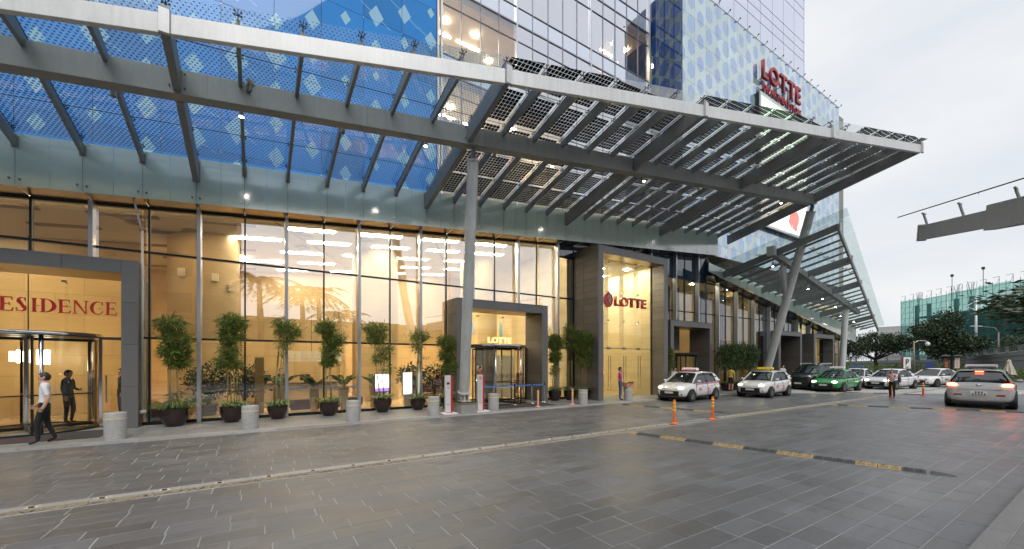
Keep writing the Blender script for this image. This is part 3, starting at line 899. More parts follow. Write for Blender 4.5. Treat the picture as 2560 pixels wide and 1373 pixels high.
# spare shop light in the area right of the tall portal
DOWN = emat('downlight_disc', (1.0, 0.80, 0.50), 110)
for (x0, x1, col, s, lab) in ((-9.4,-3.2,(1.0,0.66,0.30),52,'added warm fill strip hidden along the window head over the residence portal'),(-3.0,3.2,(1.0,0.70,0.36),46,'added warm fill strip hidden along the window head before the huge stone column'),(3.4,13.6,(1.0,0.84,0.58),44,'long added fill strip hidden along the window head left of the tall portal')):
    q = MB().hexa([(x0,16.46,cz(x0)-.03),(x1,16.46,cz(x1)-.03),(x1,16.62,cz(x1)-.03),(x0,16.62,cz(x0)-.03)], [(x0,16.46,cz(x0)-.005),(x1,16.46,cz(x1)-.005),(x1,16.62,cz(x1)-.005),(x0,16.62,cz(x0)-.005)])
    tag(q.build('fill_strip', emat('fill_strip_glow', col, s)), lab, 'ceiling light')  # unseen glowing strips added behind the head frame to wash the lobby walls
for i_, (x, y) in enumerate(((-6.5,23.8),(-2.6,22.5),(-.6,22.8),(.8,23.5))):
    m = MB(); m.lathe([(0,-.03),(.3,-.03),(.33,-.005)], 20, (x,y,cz(x)-.03)); tag(m.build('downlight', emat('fill_disc_glow', (1.0,0.66,0.32), 30)), 'added warm fill disc deep in the lobby behind the huge stone column', 'downlight', 'added warm fill discs behind the stone column')  # glowing discs added to brighten the left lobby, not known fixtures
for (x, y, z) in ((21.5,17.6,7.99),(23.5,18.4,7.99),(25.6,17.5,7.99),(28.2,18.5,7.99),(31,17.6,7.99),(33,18.3,7.99)):
    m = MB(); m.lathe([(0,-.02),(.14,-.02),(.17,.0)], 16, (x,y,z)); tag(m.build('downlight', DOWN), 'round ceiling downlight in the shop right of the tall portal', 'downlight', 'shop ceiling downlights')
for (x, y, z) in ((46.8,17.2,4.6),(48.6,17.2,4.4)):
    m = MB(); m.lathe([(0,-.02),(.2,-.02),(.22,.0)], 16, (x,y,z)); tag(m.build('downlight', emat('downlight_far', (1.0,.82,.55), 70)), 'bright downlight in the far end shop', 'downlight', 'far end shop downlights')
struct(MB().box(46.0,50.6,18.6,18.8,0.08,7.3).build('shop_wall', CREAM))
# vertical drapes and dark racks in the right-hand shop
DRAPE = mat('grey_drape', (0.25, 0.24, 0.24), 0.9, 0, 0.3, 2, stretch=(20,20,.3))
for (a, b) in ((22.9,23.9),(24.2,24.9),(27.2,28.3),(29.2,30.4)):
    m = MB()
    n = 14
    for i in range(n):
        x0, x1 = a+(b-a)*i/n, a+(b-a)*(i+1)/n
        y0 = 17.3+.04*(i % 2); y1 = 17.3+.04*((i+1) % 2)
        m.add([(x0,y0,2.8),(x1,y1,2.8),(x1,y1,7.2),(x0,y0,7.2)], [(0,1,2,3)])
    tag(m.build('drape', DRAPE), {22.9:'long grey drape above the bronze-lined small portal',24.2:'narrow grey drape right of the long one',27.2:'wide grey drape behind the leafy shrubs',29.2:'grey drape farthest right in the shop window'}[a], 'drape')
# ================================================================== PORTALS
CORE = mat('portal_joint', (0.02, 0.02, 0.02), 0.8)
def pmesh(w, d, h, m, cache={}):
    """stone panel: thin slab with chamfered face, face towards -Y, centred"""
    k = (round(w,3), round(d,3), round(h,3), m.name)
    if k not in cache:
        c = 0.004; b = MB()
        b.add([(-w/2,d/2,-h/2),(w/2,d/2,-h/2),(w/2,d/2,h/2),(-w/2,d/2,h/2),
               (-w/2,-d/2+c,-h/2),(w/2,-d/2+c,-h/2),(w/2,-d/2+c,h/2),(-w/2,-d/2+c,h/2),
               (-w/2+c,-d/2,-h/2+c),(w/2-c,-d/2,-h/2+c),(w/2-c,-d/2,h/2-c),(-w/2+c,-d/2,h/2-c)],
              [(8,9,10,11),(4,5,9,8),(5,6,10,9),(6,7,11,10),(7,4,8,11),(0,1,5,4),(1,2,6,5),(2,3,7,6),(3,0,4,7),(3,2,1,0)])
        cache[k] = b.mesh('stone_panel', m)
    return cache[k]
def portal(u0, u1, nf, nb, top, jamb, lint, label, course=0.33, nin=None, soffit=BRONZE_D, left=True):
    nin = nin or nb
    t = thing('entrance_portal', label, 'portal', ((u0+u1)/2, nf, 0.08))
    z0 = 0.082
    e = 0.034
    for nm, a, b in (('jamb_core', u0, u0+jamb), ('jamb_core', u1-jamb, u1)):
        MB().box(a+e, b-e, nf+e, max(nb, nin), z0, top-lint).build(nm, CORE, t)
    MB().box(u0+e, u1-e, nf+e, nb, top-lint+e, top-e).build('lintel_core', CORE, t)
    g = 0.006
    # front faces of the jambs
    n = max(2, round((top-z0)/1.3)); hh = (top-z0)/n
    for k in range(n):
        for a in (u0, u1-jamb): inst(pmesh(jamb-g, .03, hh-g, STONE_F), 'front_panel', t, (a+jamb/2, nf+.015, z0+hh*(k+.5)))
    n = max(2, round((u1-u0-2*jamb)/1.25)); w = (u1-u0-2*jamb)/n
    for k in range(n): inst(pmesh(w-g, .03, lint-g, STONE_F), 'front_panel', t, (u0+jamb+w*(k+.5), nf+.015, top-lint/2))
    # outer sides and inner reveals in narrow courses
    n = round((top-z0)/course); hh = (top-z0)/n; dd = nb-nf-.036
    cols = 2 if dd > 1.2 else 1
    for k in range(n):
        for c in range(cols):
            w = dd/cols
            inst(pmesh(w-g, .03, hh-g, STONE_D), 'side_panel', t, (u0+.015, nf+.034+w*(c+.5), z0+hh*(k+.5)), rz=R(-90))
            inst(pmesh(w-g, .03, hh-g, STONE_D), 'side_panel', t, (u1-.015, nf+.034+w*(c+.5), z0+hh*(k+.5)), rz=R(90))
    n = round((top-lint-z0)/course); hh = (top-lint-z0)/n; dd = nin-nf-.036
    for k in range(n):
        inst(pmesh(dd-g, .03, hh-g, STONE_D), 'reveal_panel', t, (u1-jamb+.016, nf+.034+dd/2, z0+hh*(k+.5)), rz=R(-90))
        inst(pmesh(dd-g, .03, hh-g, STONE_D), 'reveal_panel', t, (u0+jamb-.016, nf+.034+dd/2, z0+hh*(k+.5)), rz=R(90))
    # soffit panels under the lintel
    n = max(2, round((u1-u0-2*jamb)/0.85)); w = (u1-u0-2*jamb)/n
    for k in range(n):
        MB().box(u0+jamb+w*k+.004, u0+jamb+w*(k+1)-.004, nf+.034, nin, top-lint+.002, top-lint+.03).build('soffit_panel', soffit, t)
    # flat top
    MB().box(u0, u1, nf, nb, top-.03, top+.012).build('coping', STONE_F, t)
    return t
PR = portal(-9.6,-2.93,15.72,16.7,4.93,.37,.38,'dark stone portal with red RESIDENCE letters at the left edge', nin=17.3)
P2 = portal(7.09,11.92,15.46,16.6,4.71,.35,.38,'dark stone portal behind the grey column with a revolving door', nin=16.9)
P3 = portal(14.26,19.68,14.4,16.5,7.84,.34,.38,'tallest dark stone portal with the red LOTTE letters', nin=15.2)
P4 = portal(21.3,25.77,15.4,16.5,4.58,.33,.36,'small stone portal right of the tallest one', nin=16.9)
P5 = portal(34.9,39.0,15.4,16.5,4.5,.33,.36,'stone portal with a dark red wall, behind the leaning column', nin=16.9)
P6 = portal(41.3,45.7,15.4,16.5,4.5,.33,.36,'farthest stone portal with tall glass doors', nin=16.2)
MB().box(35.25,38.7,16.95,17.0,0.085,4.1).build('red_back_wall', mat('maroon_wall', (0.10,0.015,0.02), 0.5), P5)
# ---- glazing and doors of each portal
PATCH = mat('patch_fitting', (0.30, 0.30, 0.28), 0.3, 0.9)
def glazed(parent, a, b, y, z0, z1, n, doors=0, dz=2.73):
    w = (b-a)/n; DOORS = []; DR = parent
    for k in range(n):
        x0, x1 = a+w*k+.006, a+w*(k+1)-.006
        MB().add([(x0,y,dz+.02),(x1,y,dz+.02),(x1,y,z1),(x0,y,z1)], [(0,1,2,3)]).build('glass_pane', GL_PLAIN, parent)
        if doors: DOORS.append(1); DR = MB().add([(x0,y,z0),(x1,y,z0),(x1,y,dz-.02),(x0,y,dz-.02)], [(0,1,2,3)]).build('glass_door', GL_PLAIN, parent)
        if k:
            x = a+w*k
            # glass fin with point fittings
            MB().add([(x,y+.01,dz),(x,y+.34,dz),(x,y+.34,z1),(x,y+.01,z1)], [(0,1,2,3)]).build('glass_fin', GL_PLAIN, parent)
            q = MB()
            zz = z1-.12
            while zz > dz:
                q.box(x-.05,x+.05,y-.02,y+.03,zz-.03,zz+.03); q.tube((x,y+.02,zz),(x,y+.2,zz-.03),.02,n=6); zz -= 1.55
            q.box(x-.13,x+.13,y-.015,y+.02,dz-.06,dz+.06)
            q.build('patch_fitting', PATCH, parent)
    if doors:
        MB().box(a, b, y-.02, y+.02, dz-.018, dz+.018).build('door_head', PATCH, parent)
        for k in range(1, n):
            x = a+w*k
            q = MB()
            for s in (-1, 1):
                q.tube((x+s*.09,y-.07,.5),(x+s*.09,y-.07,2.35),.018,n=8)
                for zz in (.6, 2.2): q.tube((x+s*.09,y-.07,zz),(x+s*.09,y,zz),.012,n=6)
            q.build('door_handle', CHROME, DR)
glazed(P3, 14.62, 19.32, 15.22, .09, 7.44, 4, 1)
glazed(P2, 7.46, 11.55, 16.85, .09, 4.3, 3, 0, 2.78)
glazed(PR, -9.2, -3.32, 17.0, .09, 4.5, 4, 0, 2.80)
glazed(P6, 41.7, 45.35, 16.2, .09, 4.1, 4, 1)
# cream hall behind the tallest portal
struct(MB().box(14.66,19.28,19.6,19.8,0.08,7.5).build('hall_wall', CREAM))
struct(MB().box(14.6,14.66,15.3,19.8,0.08,7.5).build('hall_wall', CREAM))
struct(MB().box(19.28,19.36,15.3,19.8,0.08,7.5).build('hall_wall', CREAM))
struct(MB().box(14.6,19.36,15.25,19.8,7.46,7.54).build('hall_ceiling', CEILM))
for (x, y) in ((15.6,16.3),(17.0,16.9),(18.4,16.3),(15.6,18.3),(17.2,18.6),(18.6,18.3)):
    m = MB(); m.lathe([(0,-.03),(.13,-.03),(.16,.0)], 16, (x,y,7.455)); tag(m.build('downlight', emat('hall_downlight', (1.0,0.87,0.62), 200)), 'round downlight in the cream hall behind the tallest portal', 'downlight', 'hall downlights')

def revolving_door(cx, cyy, r, h, label, framem=CHROME):
    t = thing('revolving_door', label, 'revolving door', (cx, cyy, 0.08))
    MB().lathe([(r+.08,h-.02),(r+.08,h+.09),(0,h+.09)], 40, (cx,cyy,0.08)).lathe([(0,h-.02),(r+.08,h-.02)], 40, (cx,cyy,0.08)).build('canopy_ring', DARK, t, smooth=True, angle=40)
    MB().lathe([(r+.085,h+.005),(r+.095,h+.04),(r+.085,h+.075)], 40, (cx,cyy,0.08)).build('chrome_band', framem, t, smooth=True)
    MB().lathe([(r+.1,0.004),(r+.1,.05),(r+.02,.05)], 40, (cx,cyy,0.08)).build('floor_ring', DARK, t)
    for (a0, a1) in ((R(180-45),R(180+62)), (R(-62),R(45))):
        m = MB(); n = 14
        V = []
        for i in range(n+1):
            a = a0+(a1-a0)*i/n
            V += [(cx+r*math.cos(a), cyy+r*math.sin(a), .13), (cx+r*math.cos(a), cyy+r*math.sin(a), h+.06)]
        m.add(V, [(2*i,2*i+2,2*i+3,2*i+1) for i in range(n)])
        m.build('curved_glass', GL_PLAIN, t, smooth=True)
        for a in (a0, a1): MB().tube((cx+r*math.cos(a),cyy+r*math.sin(a),.1),(cx+r*math.cos(a),cyy+r*math.sin(a),h+.07),.045,n=10).build('post', framem, t, smooth=True)
    for k in range(4):
        a = R(22+90*k); c, s = math.cos(a), math.sin(a)
        WG = MB().add([(cx+.06*c,cyy+.06*s,.15),(cx+(r-.06)*c,cyy+(r-.06)*s,.15),(cx+(r-.06)*c,cyy+(r-.06)*s,h+.02),(cx+.06*c,cyy+.06*s,h+.02)], [(0,1,2,3)]).build('door_wing', GL_PLAIN, t)
        q = MB(); p = lambda d, z: (cx+d*c, cyy+d*s, z)
        q.beam(p(.06,.14),p(r-.04,.14),.045,.08); q.beam(p(.06,h),p(r-.04,h),.045,.08); q.beam(p(r-.05,.1),p(r-.05,h+.02),.05,.04); q.beam(p(.06,1.05),p(r-.1,1.05),.03,.035)
        q.build('wing_frame', DARK, WG)
    MB().tube((cx,cyy,.09),(cx,cyy,h+.07),.05,n=12).build('centre_post', framem, t)
    return t
revolving_door(-5.45,16.75,1.42,2.65,'chrome and glass revolving door under the red RESIDENCE letters')
revolving_door(9.55,16.55,1.42,2.62,'glass revolving door behind the blue belt barrier')
revolving_door(23.3,16.4,1.2,2.4,'dark-framed revolving door in the small portal behind the nearest hatchback', DARK)
# side doors beside the revolving doors
def side_door(x0, x1, y, label):
    t = thing('side_door', label, 'door', ((x0+x1)/2, y, .085))
    q = MB()
    for a in (x0, x1-.07): q.box(a, a+.07, y-.04, y+.04, .088, 2.74)
    q.box(x0+.07, x1-.07, y-.04, y+.04, 2.66, 2.74); q.box(x0+.07, x1-.07, y-.04, y+.04, .088, .2)
    q.build('door_frame', DARK if x0 > 0 else CHROME, t)
    MB().add([(x0+.07,y,.2),(x1-.07,y,.2),(x1-.07,y,2.66),(x0+.07,y,2.66)], [(0,1,2,3)]).build('door_glass', GL_PLAIN, t)
    MB().tube((x0+.16,y-.08,.8),(x0+.16,y-.08,1.6),.018,n=8).build('pull_handle', CHROME, t)
side_door(-3.95,-3.33,16.6,'narrow lit side door right of the residence revolving door')
side_door(11.05,11.54,16.78,'narrow side door between the revolving door and the stone reveal')
side_door(35.3,36.9,16.6,'black door set in the portal with the dark red wall')

# ================================================================== SIGNS
def letters(parent, text, x, y, z, size, depth, m, bold=0.0, gap=0.06, sx=1.0, fit=None, name='letter', axis='x'):
    """sans capitals, one mesh per letter, facing -Y; fit = total width"""
    glyphs = []
    for ch in text:
        if ch == ' ': glyphs.append(None); continue
        cu = bpy.data.curves.new('g', 'FONT'); cu.body = ch; cu.extrude = depth/2/size; cu.offset = bold; cu.resolution_u = 3
        ob = bpy.data.objects.new('g', cu); COL.objects.link(ob)
        dg = bpy.context.evaluated_depsgraph_get()
        me = bpy.data.meshes.new_from_object(ob.evaluated_get(dg))
        bpy.data.objects.remove(ob); glyphs.append(me)
    cap = max(max(v.co.y for v in me.vertices) for me in glyphs if me)
    k = size/cap
    xs = []; cur = 0
    for me in glyphs:
        if me is None: cur += 0.35*size; xs.append((0,0)); continue
        a = min(v.co.x for v in me.vertices)*k*sx; b = max(v.co.x for v in me.vertices)*k*sx
        xs.append((cur-a, k)); cur += (b-a) + gap*size
    cur -= gap*size
    f = fit/cur if fit else 1.0
    for me, (ox, _) in zip(glyphs, xs):
        if me is None: continue
        for v in me.vertices:
            c = v.co.copy()
            v.co = ((c.x*k*sx+ox)*f, -c.z*size, c.y*k)
        me.materials.clear(); me.materials.append(m); me.update()
        inst(me, name, parent, (x, y, z))
    return cur*f
# big red letters with the round emblem on the tallest portal
def logo(parent, cx, y, cz_, w, h, m, mw):
    """red rounded leaf-like badge with a white looped letter"""
    pts = []
    for i in range(40):
        t = 2*math.pi*i/40
        c, s = math.cos(t), math.sin(t)
        e = 0.72
        px = math.copysign(abs(c)**1.15, c); pz = math.copysign(abs(s)**0.95, s)
        pts.append((cx + w/2*px, y, cz_ + h/2*pz))
    MB().prism(pts, (0, .12, 0)).build('badge', m, parent)
    q = MB(); P = []
    for i in range(25):
        t = i/24
        if t < .6:
            a = R(200) - t/.6*R(330); P.append((cx + w*.03 + w*.13*math.cos(a)*1.0, y-.012, cz_ + h*.10 + h*.2*math.sin(a)))
        else:
            s = (t-.6)/.4; P.append((cx + w*(.13-.26*s+.3*s*s), y-.012, cz_ + h*(.02-.30*s+.06*s*s)))
    q.path(P, w*.045, 6); q.build('script_letter', mw, parent, smooth=True)
s1 = thing('lotte_sign', 'red LOTTE letters with a round red badge on the tallest portal glass', 'sign', (17,15.0,4.9))
logo(s1, 15.63, 15.03, 5.28, .60, .80, RED, WHITE)
letters(s1, 'LOTTE', 16.12, 15.1, 5.02, .50, .14, RED, bold=.02, fit=2.5)
# glowing letters over the middle revolving door
s2 = thing('door_sign', 'small glowing LOTTE letters above the middle revolving door', 'sign', (9.6,15.9,2.8))
letters(s2, 'LOTTE', 8.9, 16.0, 2.88, .26, .06, emat('glow_orange', (1.0,.55,.22), 1.6), bold=.02, fit=1.25)
# rooftop-scale sign on the blue block
RED_M = mat('sign_mid_red', (0.36, 0.03, 0.04), 0.45, 0, 0.06)
s3 = thing('building_sign', 'large dark red LOTTE DEPARTMENT STORE letters high on the blue block', 'sign', (37,16.0,22.5))
letters(s3, 'LOTTE', 33.5, 15.95, 24.42, 1.38, .2, RED_M, bold=.01, fit=6.5, gap=.22)
letters(s3, 'DEPARTMENT STORE', 33.75, 16.02, 23.5, .54, .12, RED_M, bold=.006, fit=6.6, gap=.16)
q = MB()
for k in range(6): q.tube((33.9+k*1.2,16.0,24.6),(33.9+k*1.2,16.24,24.6),.03,n=6); q.tube((33.9+k*1.2,16.0,23.7),(33.9+k*1.2,16.24,23.7),.03,n=6)
q.build('stand_off', SPIDER, s3)
# serif letters of the residence sign
def serif_letter(ch, m, parent, x, y, z, s, w):
    q = MB(); d = [0]
    def poly(pts):
        off = .0015*len(d); d.append(0)
        q.prism([(x+px*w, y-off, z+pz*s) for px, pz in pts], (0, .05, 0))
    def rect(a, b, c, e): poly([(a,c),(b,c),(b,e),(a,e)])
    def arc(cx, cz_, rx, rz, a0, a1, t0, t1, n=14):
        for i in range(n):
            A, B = R(a0+(a1-a0)*i/n), R(a0+(a1-a0)*(i+1)/n)
            ta = t0+(t1-t0)*math.sin(math.pi*i/n); tb = t0+(t1-t0)*math.sin(math.pi*(i+1)/n)
            poly([(cx+rx*math.cos(A), cz_+rz*math.sin(A)), (cx+rx*math.cos(B), cz_+rz*math.sin(B)),
                  (cx+(rx-tb)*math.cos(B), cz_+(rz-tb*.55)*math.sin(B)), (cx+(rx-ta)*math.cos(A), cz_+(rz-ta*.55)*math.sin(A))])
    S, T = .056/w, .065
    if ch in 'REDI':
        a = .12 if ch != 'I' else .5-S/2
        rect(a, a+S, 0, 1); rect(a-.1, a+S+.1, 0, T*.8); rect(a-.1, a+S+.1, 1-T*.8, 1)
    if ch == 'E':
        rect(.2,.86,0,T); rect(.2,.84,1-T,1); rect(.2,.68,.48,.48+T)
        poly([(.80,0),(.90,0),(.94,.24),(.90,.24)]); poly([(.78,1),(.86,1),(.88,.78),(.85,.78)]); rect(.66,.70,.41,.61)
    if ch == 'D': arc(.30,.5,.66,.5,90,-90,.07,.22)
    if ch == 'R':
        arc(.30,.74,.46,.26,90,-90,.06,.2); poly([(.42,.5),(.58,.5),(1.02,0),(.82,0)]); rect(.76,1.06,0,T*.8)
    if ch == 'N':
        rect(.12,.19,0,1); rect(.80,.87,0,1); poly([(.06,1),(.27,1),(.87,0),(.78,0)]); rect(.02,.30,0,T*.8); rect(.70,.97,1-T*.8,1)
    if ch == 'C':
        arc(.54,.5,.48,.5,48,312,.05,.21,20); poly([(.82,.86),(.88,.98),(.90,.70),(.86,.70)]); poly([(.84,.12),(.92,.26),(.88,.28),(.82,.16)])
    if ch == 'S':
        arc(.48,.75,.34,.26,40,250,.06,.15,12); arc(.50,.25,.36,.26,70,-140,.06,.15,12)
        poly([(.28,.70),(.42,.82),(.76,.36),(.62,.20)]); poly([(.72,.92),(.80,1),(.82,.74),(.78,.74)]); poly([(.14,.04),(.20,.0),(.16,.28),(.12,.28)])
    return q.build('letter', m, parent)
s4 = thing('residence_sign', 'dark red serif RESIDENCE letters across the left portal', 'sign', (-4.7,16.1,3.3))
xx = -6.06
for ch in 'RESIDENCE':
    w = {'I':.17,'S':.25,'E':.27,'N':.33,'D':.33,'C':.31,'R':.31}[ch]
    serif_letter(ch, RED, s4, xx, 16.12, 3.36, .38, w); xx += w + .012
q = MB()
for k in range(9): q.tube((-5.95+.3*k,16.165,3.55),(-5.95+.3*k,16.3,3.55),.012,n=6)
q.build('stand_off', CHROME, s4)
# LED screen on the blue block
def led():
    m, nt, o, N, L, mth = nodes('led_picture')
    pos = N('ShaderNodeNewGeometry').outputs['Position']; sp = N('ShaderNodeSeparateXYZ', pos)
    x = mth('DIVIDE', mth('SUBTRACT', sp.outputs[0], SCR[0]), SCR[1]-SCR[0]); z = mth('DIVIDE', mth('SUBTRACT', sp.outputs[2], SCR[2]), SCR[3]-SCR[2])
    bg = mixcol(N, z, (1.0, 0.93, 0.90), (0.62, 0.85, 0.60))
    dx = mth('SUBTRACT', x, 0.72); dz = mth('MULTIPLY', mth('SUBTRACT', z, 0.13), 1.2)
    d = mth('SQRT', mth('ADD', mth('MULTIPLY', dx, dx), mth('MULTIPLY', dz, dz)))
    d = mth('ADD', d, mth('MULTIPLY', mth('SUBTRACT', noise(N, 0.6, 2, .5, pos), .5), .25))
    c = mixcol(N, mth('LESS_THAN', d, 0.13), bg, (0.95, 0.22, 0.20))
    vo = N('ShaderNodeTexVoronoi', pos); vo.inputs['Scale'].default_value = 2.2
    dots = mth('MULTIPLY', mth('LESS_THAN', vo.outputs['Distance'], 0.16), mth('LESS_THAN', d, 0.12))
    c = mixcol(N, dots, c, (1.0, 0.75, 0.45))
    L(N('ShaderNodeEmission', c, 1.15).outputs[0], o.inputs[0]); return m
t = thing('led_screen', 'large bright video screen on the blue block seen through the canopy', 'screen', (37,16.0,12.9))
MB().box(SCR[0],SCR[1],15.93,15.95,SCR[2],SCR[3]).build('display', led(), t)
q = MB(); q.box(SCR[0]-.18,SCR[1]+.18,15.955,16.22,SCR[2]-.18,SCR[3]+.18); q.build('casing', DARK, t)
q = MB()
for (a,b,c,d) in ((SCR[0]-.18,SCR[0],SCR[2]-.18,SCR[3]+.18),(SCR[1],SCR[1]+.18,SCR[2]-.18,SCR[3]+.18),(SCR[0],SCR[1],SCR[3],SCR[3]+.18),(SCR[0],SCR[1],SCR[2]-.18,SCR[2])): q.box(a,b,15.87,15.954,c,d)
q.build('rim', STEEL_LT, t)

# ================================================================== FIRST CANOPY (rises and widens to the right)
def hr(u, n): return 7.62 + 0.0932*u - 0.22*(n-15.4)
def n_out(u): return 10.231 - 0.176*u if u < 5.86 else 9.2 - 0.155*(u-5.86)
def n_gir(u): return 12.03 - 0.0588*u
CAN = thing('glass_canopy', 'long sloping steel and glass canopy with solar panels over the entrances', 'canopy', (10, 15, 7))
UA, UB = gu(-8), gu(24)      # -11.3 .. 27.6
def tapered(u, n0, n1, zb, zt, w, parent, name, m, zb1=None):
    q = MB()
    a, b = u-w/2, u+w/2
    h0, h1 = hr(u, n0), hr(u, n1)
    zb1 = zb if zb1 is None else zb1
    q.hexa([(a,n0,h0+zb1),(b,n0,h0+zb1),(b,n1,h1+zb),(a,n1,h1+zb)], [(a,n0,h0+zt),(b,n0,h0+zt),(b,n1,h1+zt),(a,n1,h1+zt)])
    return q.build(name, m, parent)
# main girder
def along(f_n, u0, u1, w, zb, zt, name, m, parent, hfun=hr):
    q = MB(); p = []
    for u in (u0, u1): p.append((u, f_n(u)))
    (ua, na), (ub, nb) = p
    q.hexa([(ua,na-w/2,hfun(ua,na)+zb),(ub,nb-w/2,hfun(ub,nb)+zb),(ub,nb+w/2,hfun(ub,nb)+zb),(ua,na+w/2,hfun(ua,na)+zb)],
           [(ua,na-w/2,hfun(ua,na)+zt),(ub,nb-w/2,hfun(ub,nb)+zt),(ub,nb+w/2,hfun(ub,nb)+zt),(ua,na+w/2,hfun(ua,na)+zt)])
    return q.build(name, m, parent, bevel=0.012)
cuts = [UA] + [gu(j) for j in (-6, 0, 6, 12, 18, 24)]
along(n_gir, UA, UB+.25, .34, .0, .58, 'main_girder', STEEL, CAN)
for j in (-6, -3, 0, 3, 6, 9, 12, 15, 18, 21):    # welded seams on the girder
    u = gu(j)+.55; n = n_gir(u)
    MB().box(u-.012,u+.012,n-.178,n+.178,hr(u,n)-.005,hr(u,n)+.585).build('weld_seam', STEEL, CAN)
for a, b in zip(cuts[:-1], cuts[1:]):
    along(n_out, a+.09, b-.09, .13, .0, .40, 'edge_beam', STEEL_LT, CAN)
RIBS = {}
for j in range(-7, 25):
    u = gu(j); big = j % 6 == 0
    no, ng = n_out(u), n_gir(u)
    if big:
        RIBS[(j,0)] = tapered(u, no-.05, ng-.18, .03, .56, .15, CAN, 'main_rib', STEEL, .04)
        RIBS[(j,1)] = tapered(u, ng+.18, FASC-.02, -.02, .56, .15, CAN, 'main_rib', STEEL, .03)
        q = MB(); h0 = hr(u,no)
        q.box(u-.085,u+.085,no-.12,no-.05,h0-.01,h0+.47); q.build('rib_end_plate', STEEL_LT, CAN)
    else:
        RIBS[(j,0)] = tapered(u, no+.07, ng-.1, .42, .62, .08, CAN, 'rib', STEEL, .22)
        RIBS[(j,1)] = tapered(u, ng-.1, FASC-.02, .36, .62, .08, CAN, 'rib', STEEL, .42)
# spider fitting: short stem and four arms with rubber buttons
sp = MB(); sp.tube((0,0,-.16),(0,0,.04),.022,n=6)
for sx in (-1,1):
    for sy in (-1,1):
        sp.tube((0,0,0),(sx*.11,sy*.11,.07),.016,.012,6); sp.tube((sx*.11,sy*.11,.06),(sx*.11,sy*.11,.12),.032,n=8)
SPI_ME = sp.mesh('spider_fitting', SPIDER)
GO = 0.74    # glass above rib underside
def hg(u, n): return hr(u, n) + GO
joints = [FASC, 14.1, 12.75, 11.35, 9.95, 8.55, 7.15, 5.75]
def dotted():
    m, nt, o, N, L, mth = nodes('dotted_roof_glass')
    uv = N('ShaderNodeTexCoord').outputs['UV']; sp_ = N('ShaderNodeSeparateXYZ', uv)
    s = 0.095
    x = mth('DIVIDE', sp_.outputs[0], s); y = mth('DIVIDE', sp_.outputs[1], s*.8)
    row = mth('FLOOR', y); x = mth('ADD', x, mth('MULTIPLY', mth('FLOORED_MODULO', row, 2.0), .5))
    fx = mth('SUBTRACT', mth('FRACT', x), .5); fy = mth('MULTIPLY', mth('SUBTRACT', mth('FRACT', y), .5), .8)
    d = mth('SQRT', mth('ADD', mth('MULTIPLY', fx, fx), mth('MULTIPLY', fy, fy)))
    rad = N('ShaderNodeMapRange', sp_.outputs[1], 8.5, 15.4, 0.09, 0.40)
    dot = mth('LESS_THAN', d, rad.outputs[0])
    clear = N('ShaderNodeBsdfTransparent', (0.86, 0.95, 0.97)); gl = N('ShaderNodeBsdfGlossy', (1,1,1)); gl.inputs['Roughness'].default_value = 0.0
    blue = N('ShaderNodeBsdfTransparent', (0.42, 0.62, 0.92)); bd = N('ShaderNodeBsdfDiffuse', (0.02, 0.13, 0.55))
    db = N('ShaderNodeMixShader', 0.6, blue.outputs[0], bd.outputs[0])
    hz = N('ShaderNodeMixShader', 0.11, clear.outputs[0], N('ShaderNodeBsdfTranslucent', (0.55,0.72,0.85)).outputs[0])
    b = N('ShaderNodeMixShader', dot, hz.outputs[0], db.outputs[0])
    fr = N('ShaderNodeFresnel'); fr.inputs[0].default_value = 1.45
    L(N('ShaderNodeMixShader', mth('MULTIPLY', fr.outputs[0], .18), b.outputs[0], gl.outputs[0]).outputs[0], o.inputs[0]); return m
def solar():
    m, nt, o, N, L, mth = nodes('solar_cell_glass')
    uv = N('ShaderNodeTexCoord').outputs['UV']; sp_ = N('ShaderNodeSeparateXYZ', uv)
    # UV: x = metres across the bay, y = metres along the panel
    c = 0.132
    inx = mth('MULTIPLY', mth('GREATER_THAN', sp_.outputs[0], .08), mth('LESS_THAN', sp_.outputs[0], .08+8*c))
    iny = mth('MULTIPLY', mth('GREATER_THAN', sp_.outputs[1], .1), mth('LESS_THAN', sp_.outputs[1], .1+9*c))
    fx = mth('FRACT', mth('DIVIDE', mth('SUBTRACT', sp_.outputs[0], .08), c)); fy = mth('FRACT', mth('DIVIDE', mth('SUBTRACT', sp_.outputs[1], .1), c))
    cell = mth('MULTIPLY', mth('LESS_THAN', mth('ABSOLUTE', mth('SUBTRACT', fx, .5)), .455), mth('LESS_THAN', mth('ABSOLUTE', mth('SUBTRACT', fy, .5)), .455))
    k = mth('MULTIPLY', cell, mth('MULTIPLY', inx, iny))
    p = N('ShaderNodeBsdfPrincipled', (0.006, 0.007, 0.010)); p.inputs['Roughness'].default_value = 0.6; p.inputs['Specular IOR Level'].default_value = 0.05
    clear = N('ShaderNodeBsdfTransparent', (0.90, 0.95, 0.94))
    hz = N('ShaderNodeMixShader', 0.24, clear.outputs[0], N('ShaderNodeBsdfTranslucent', (0.85,0.88,0.88)).outputs[0])
    gl = N('ShaderNodeBsdfGlossy', (1,1,1)); gl.inputs['Roughness'].default_value = 0.02
    fr = N('ShaderNodeFresnel'); fr.inputs[0].default_value = 1.45
    g = N('ShaderNodeMixShader', mth('MULTIPLY', fr.outputs[0], .18), hz.outputs[0], gl.outputs[0])
    L(N('ShaderNodeMixShader', k, g.outputs[0], p.outputs[0]).outputs[0], o.inputs[0]); return m
DOTTED, SOLAR = dotted(), solar()
GL_ROOF = glass('roof_glass', (0.80, 0.92, 0.89), 0.06, 0.9, haze=(0.6,0.75,0.72), hazef=0.06)
SEAL = mat('glazing_seal', (0.02, 0.02, 0.022), 0.6)
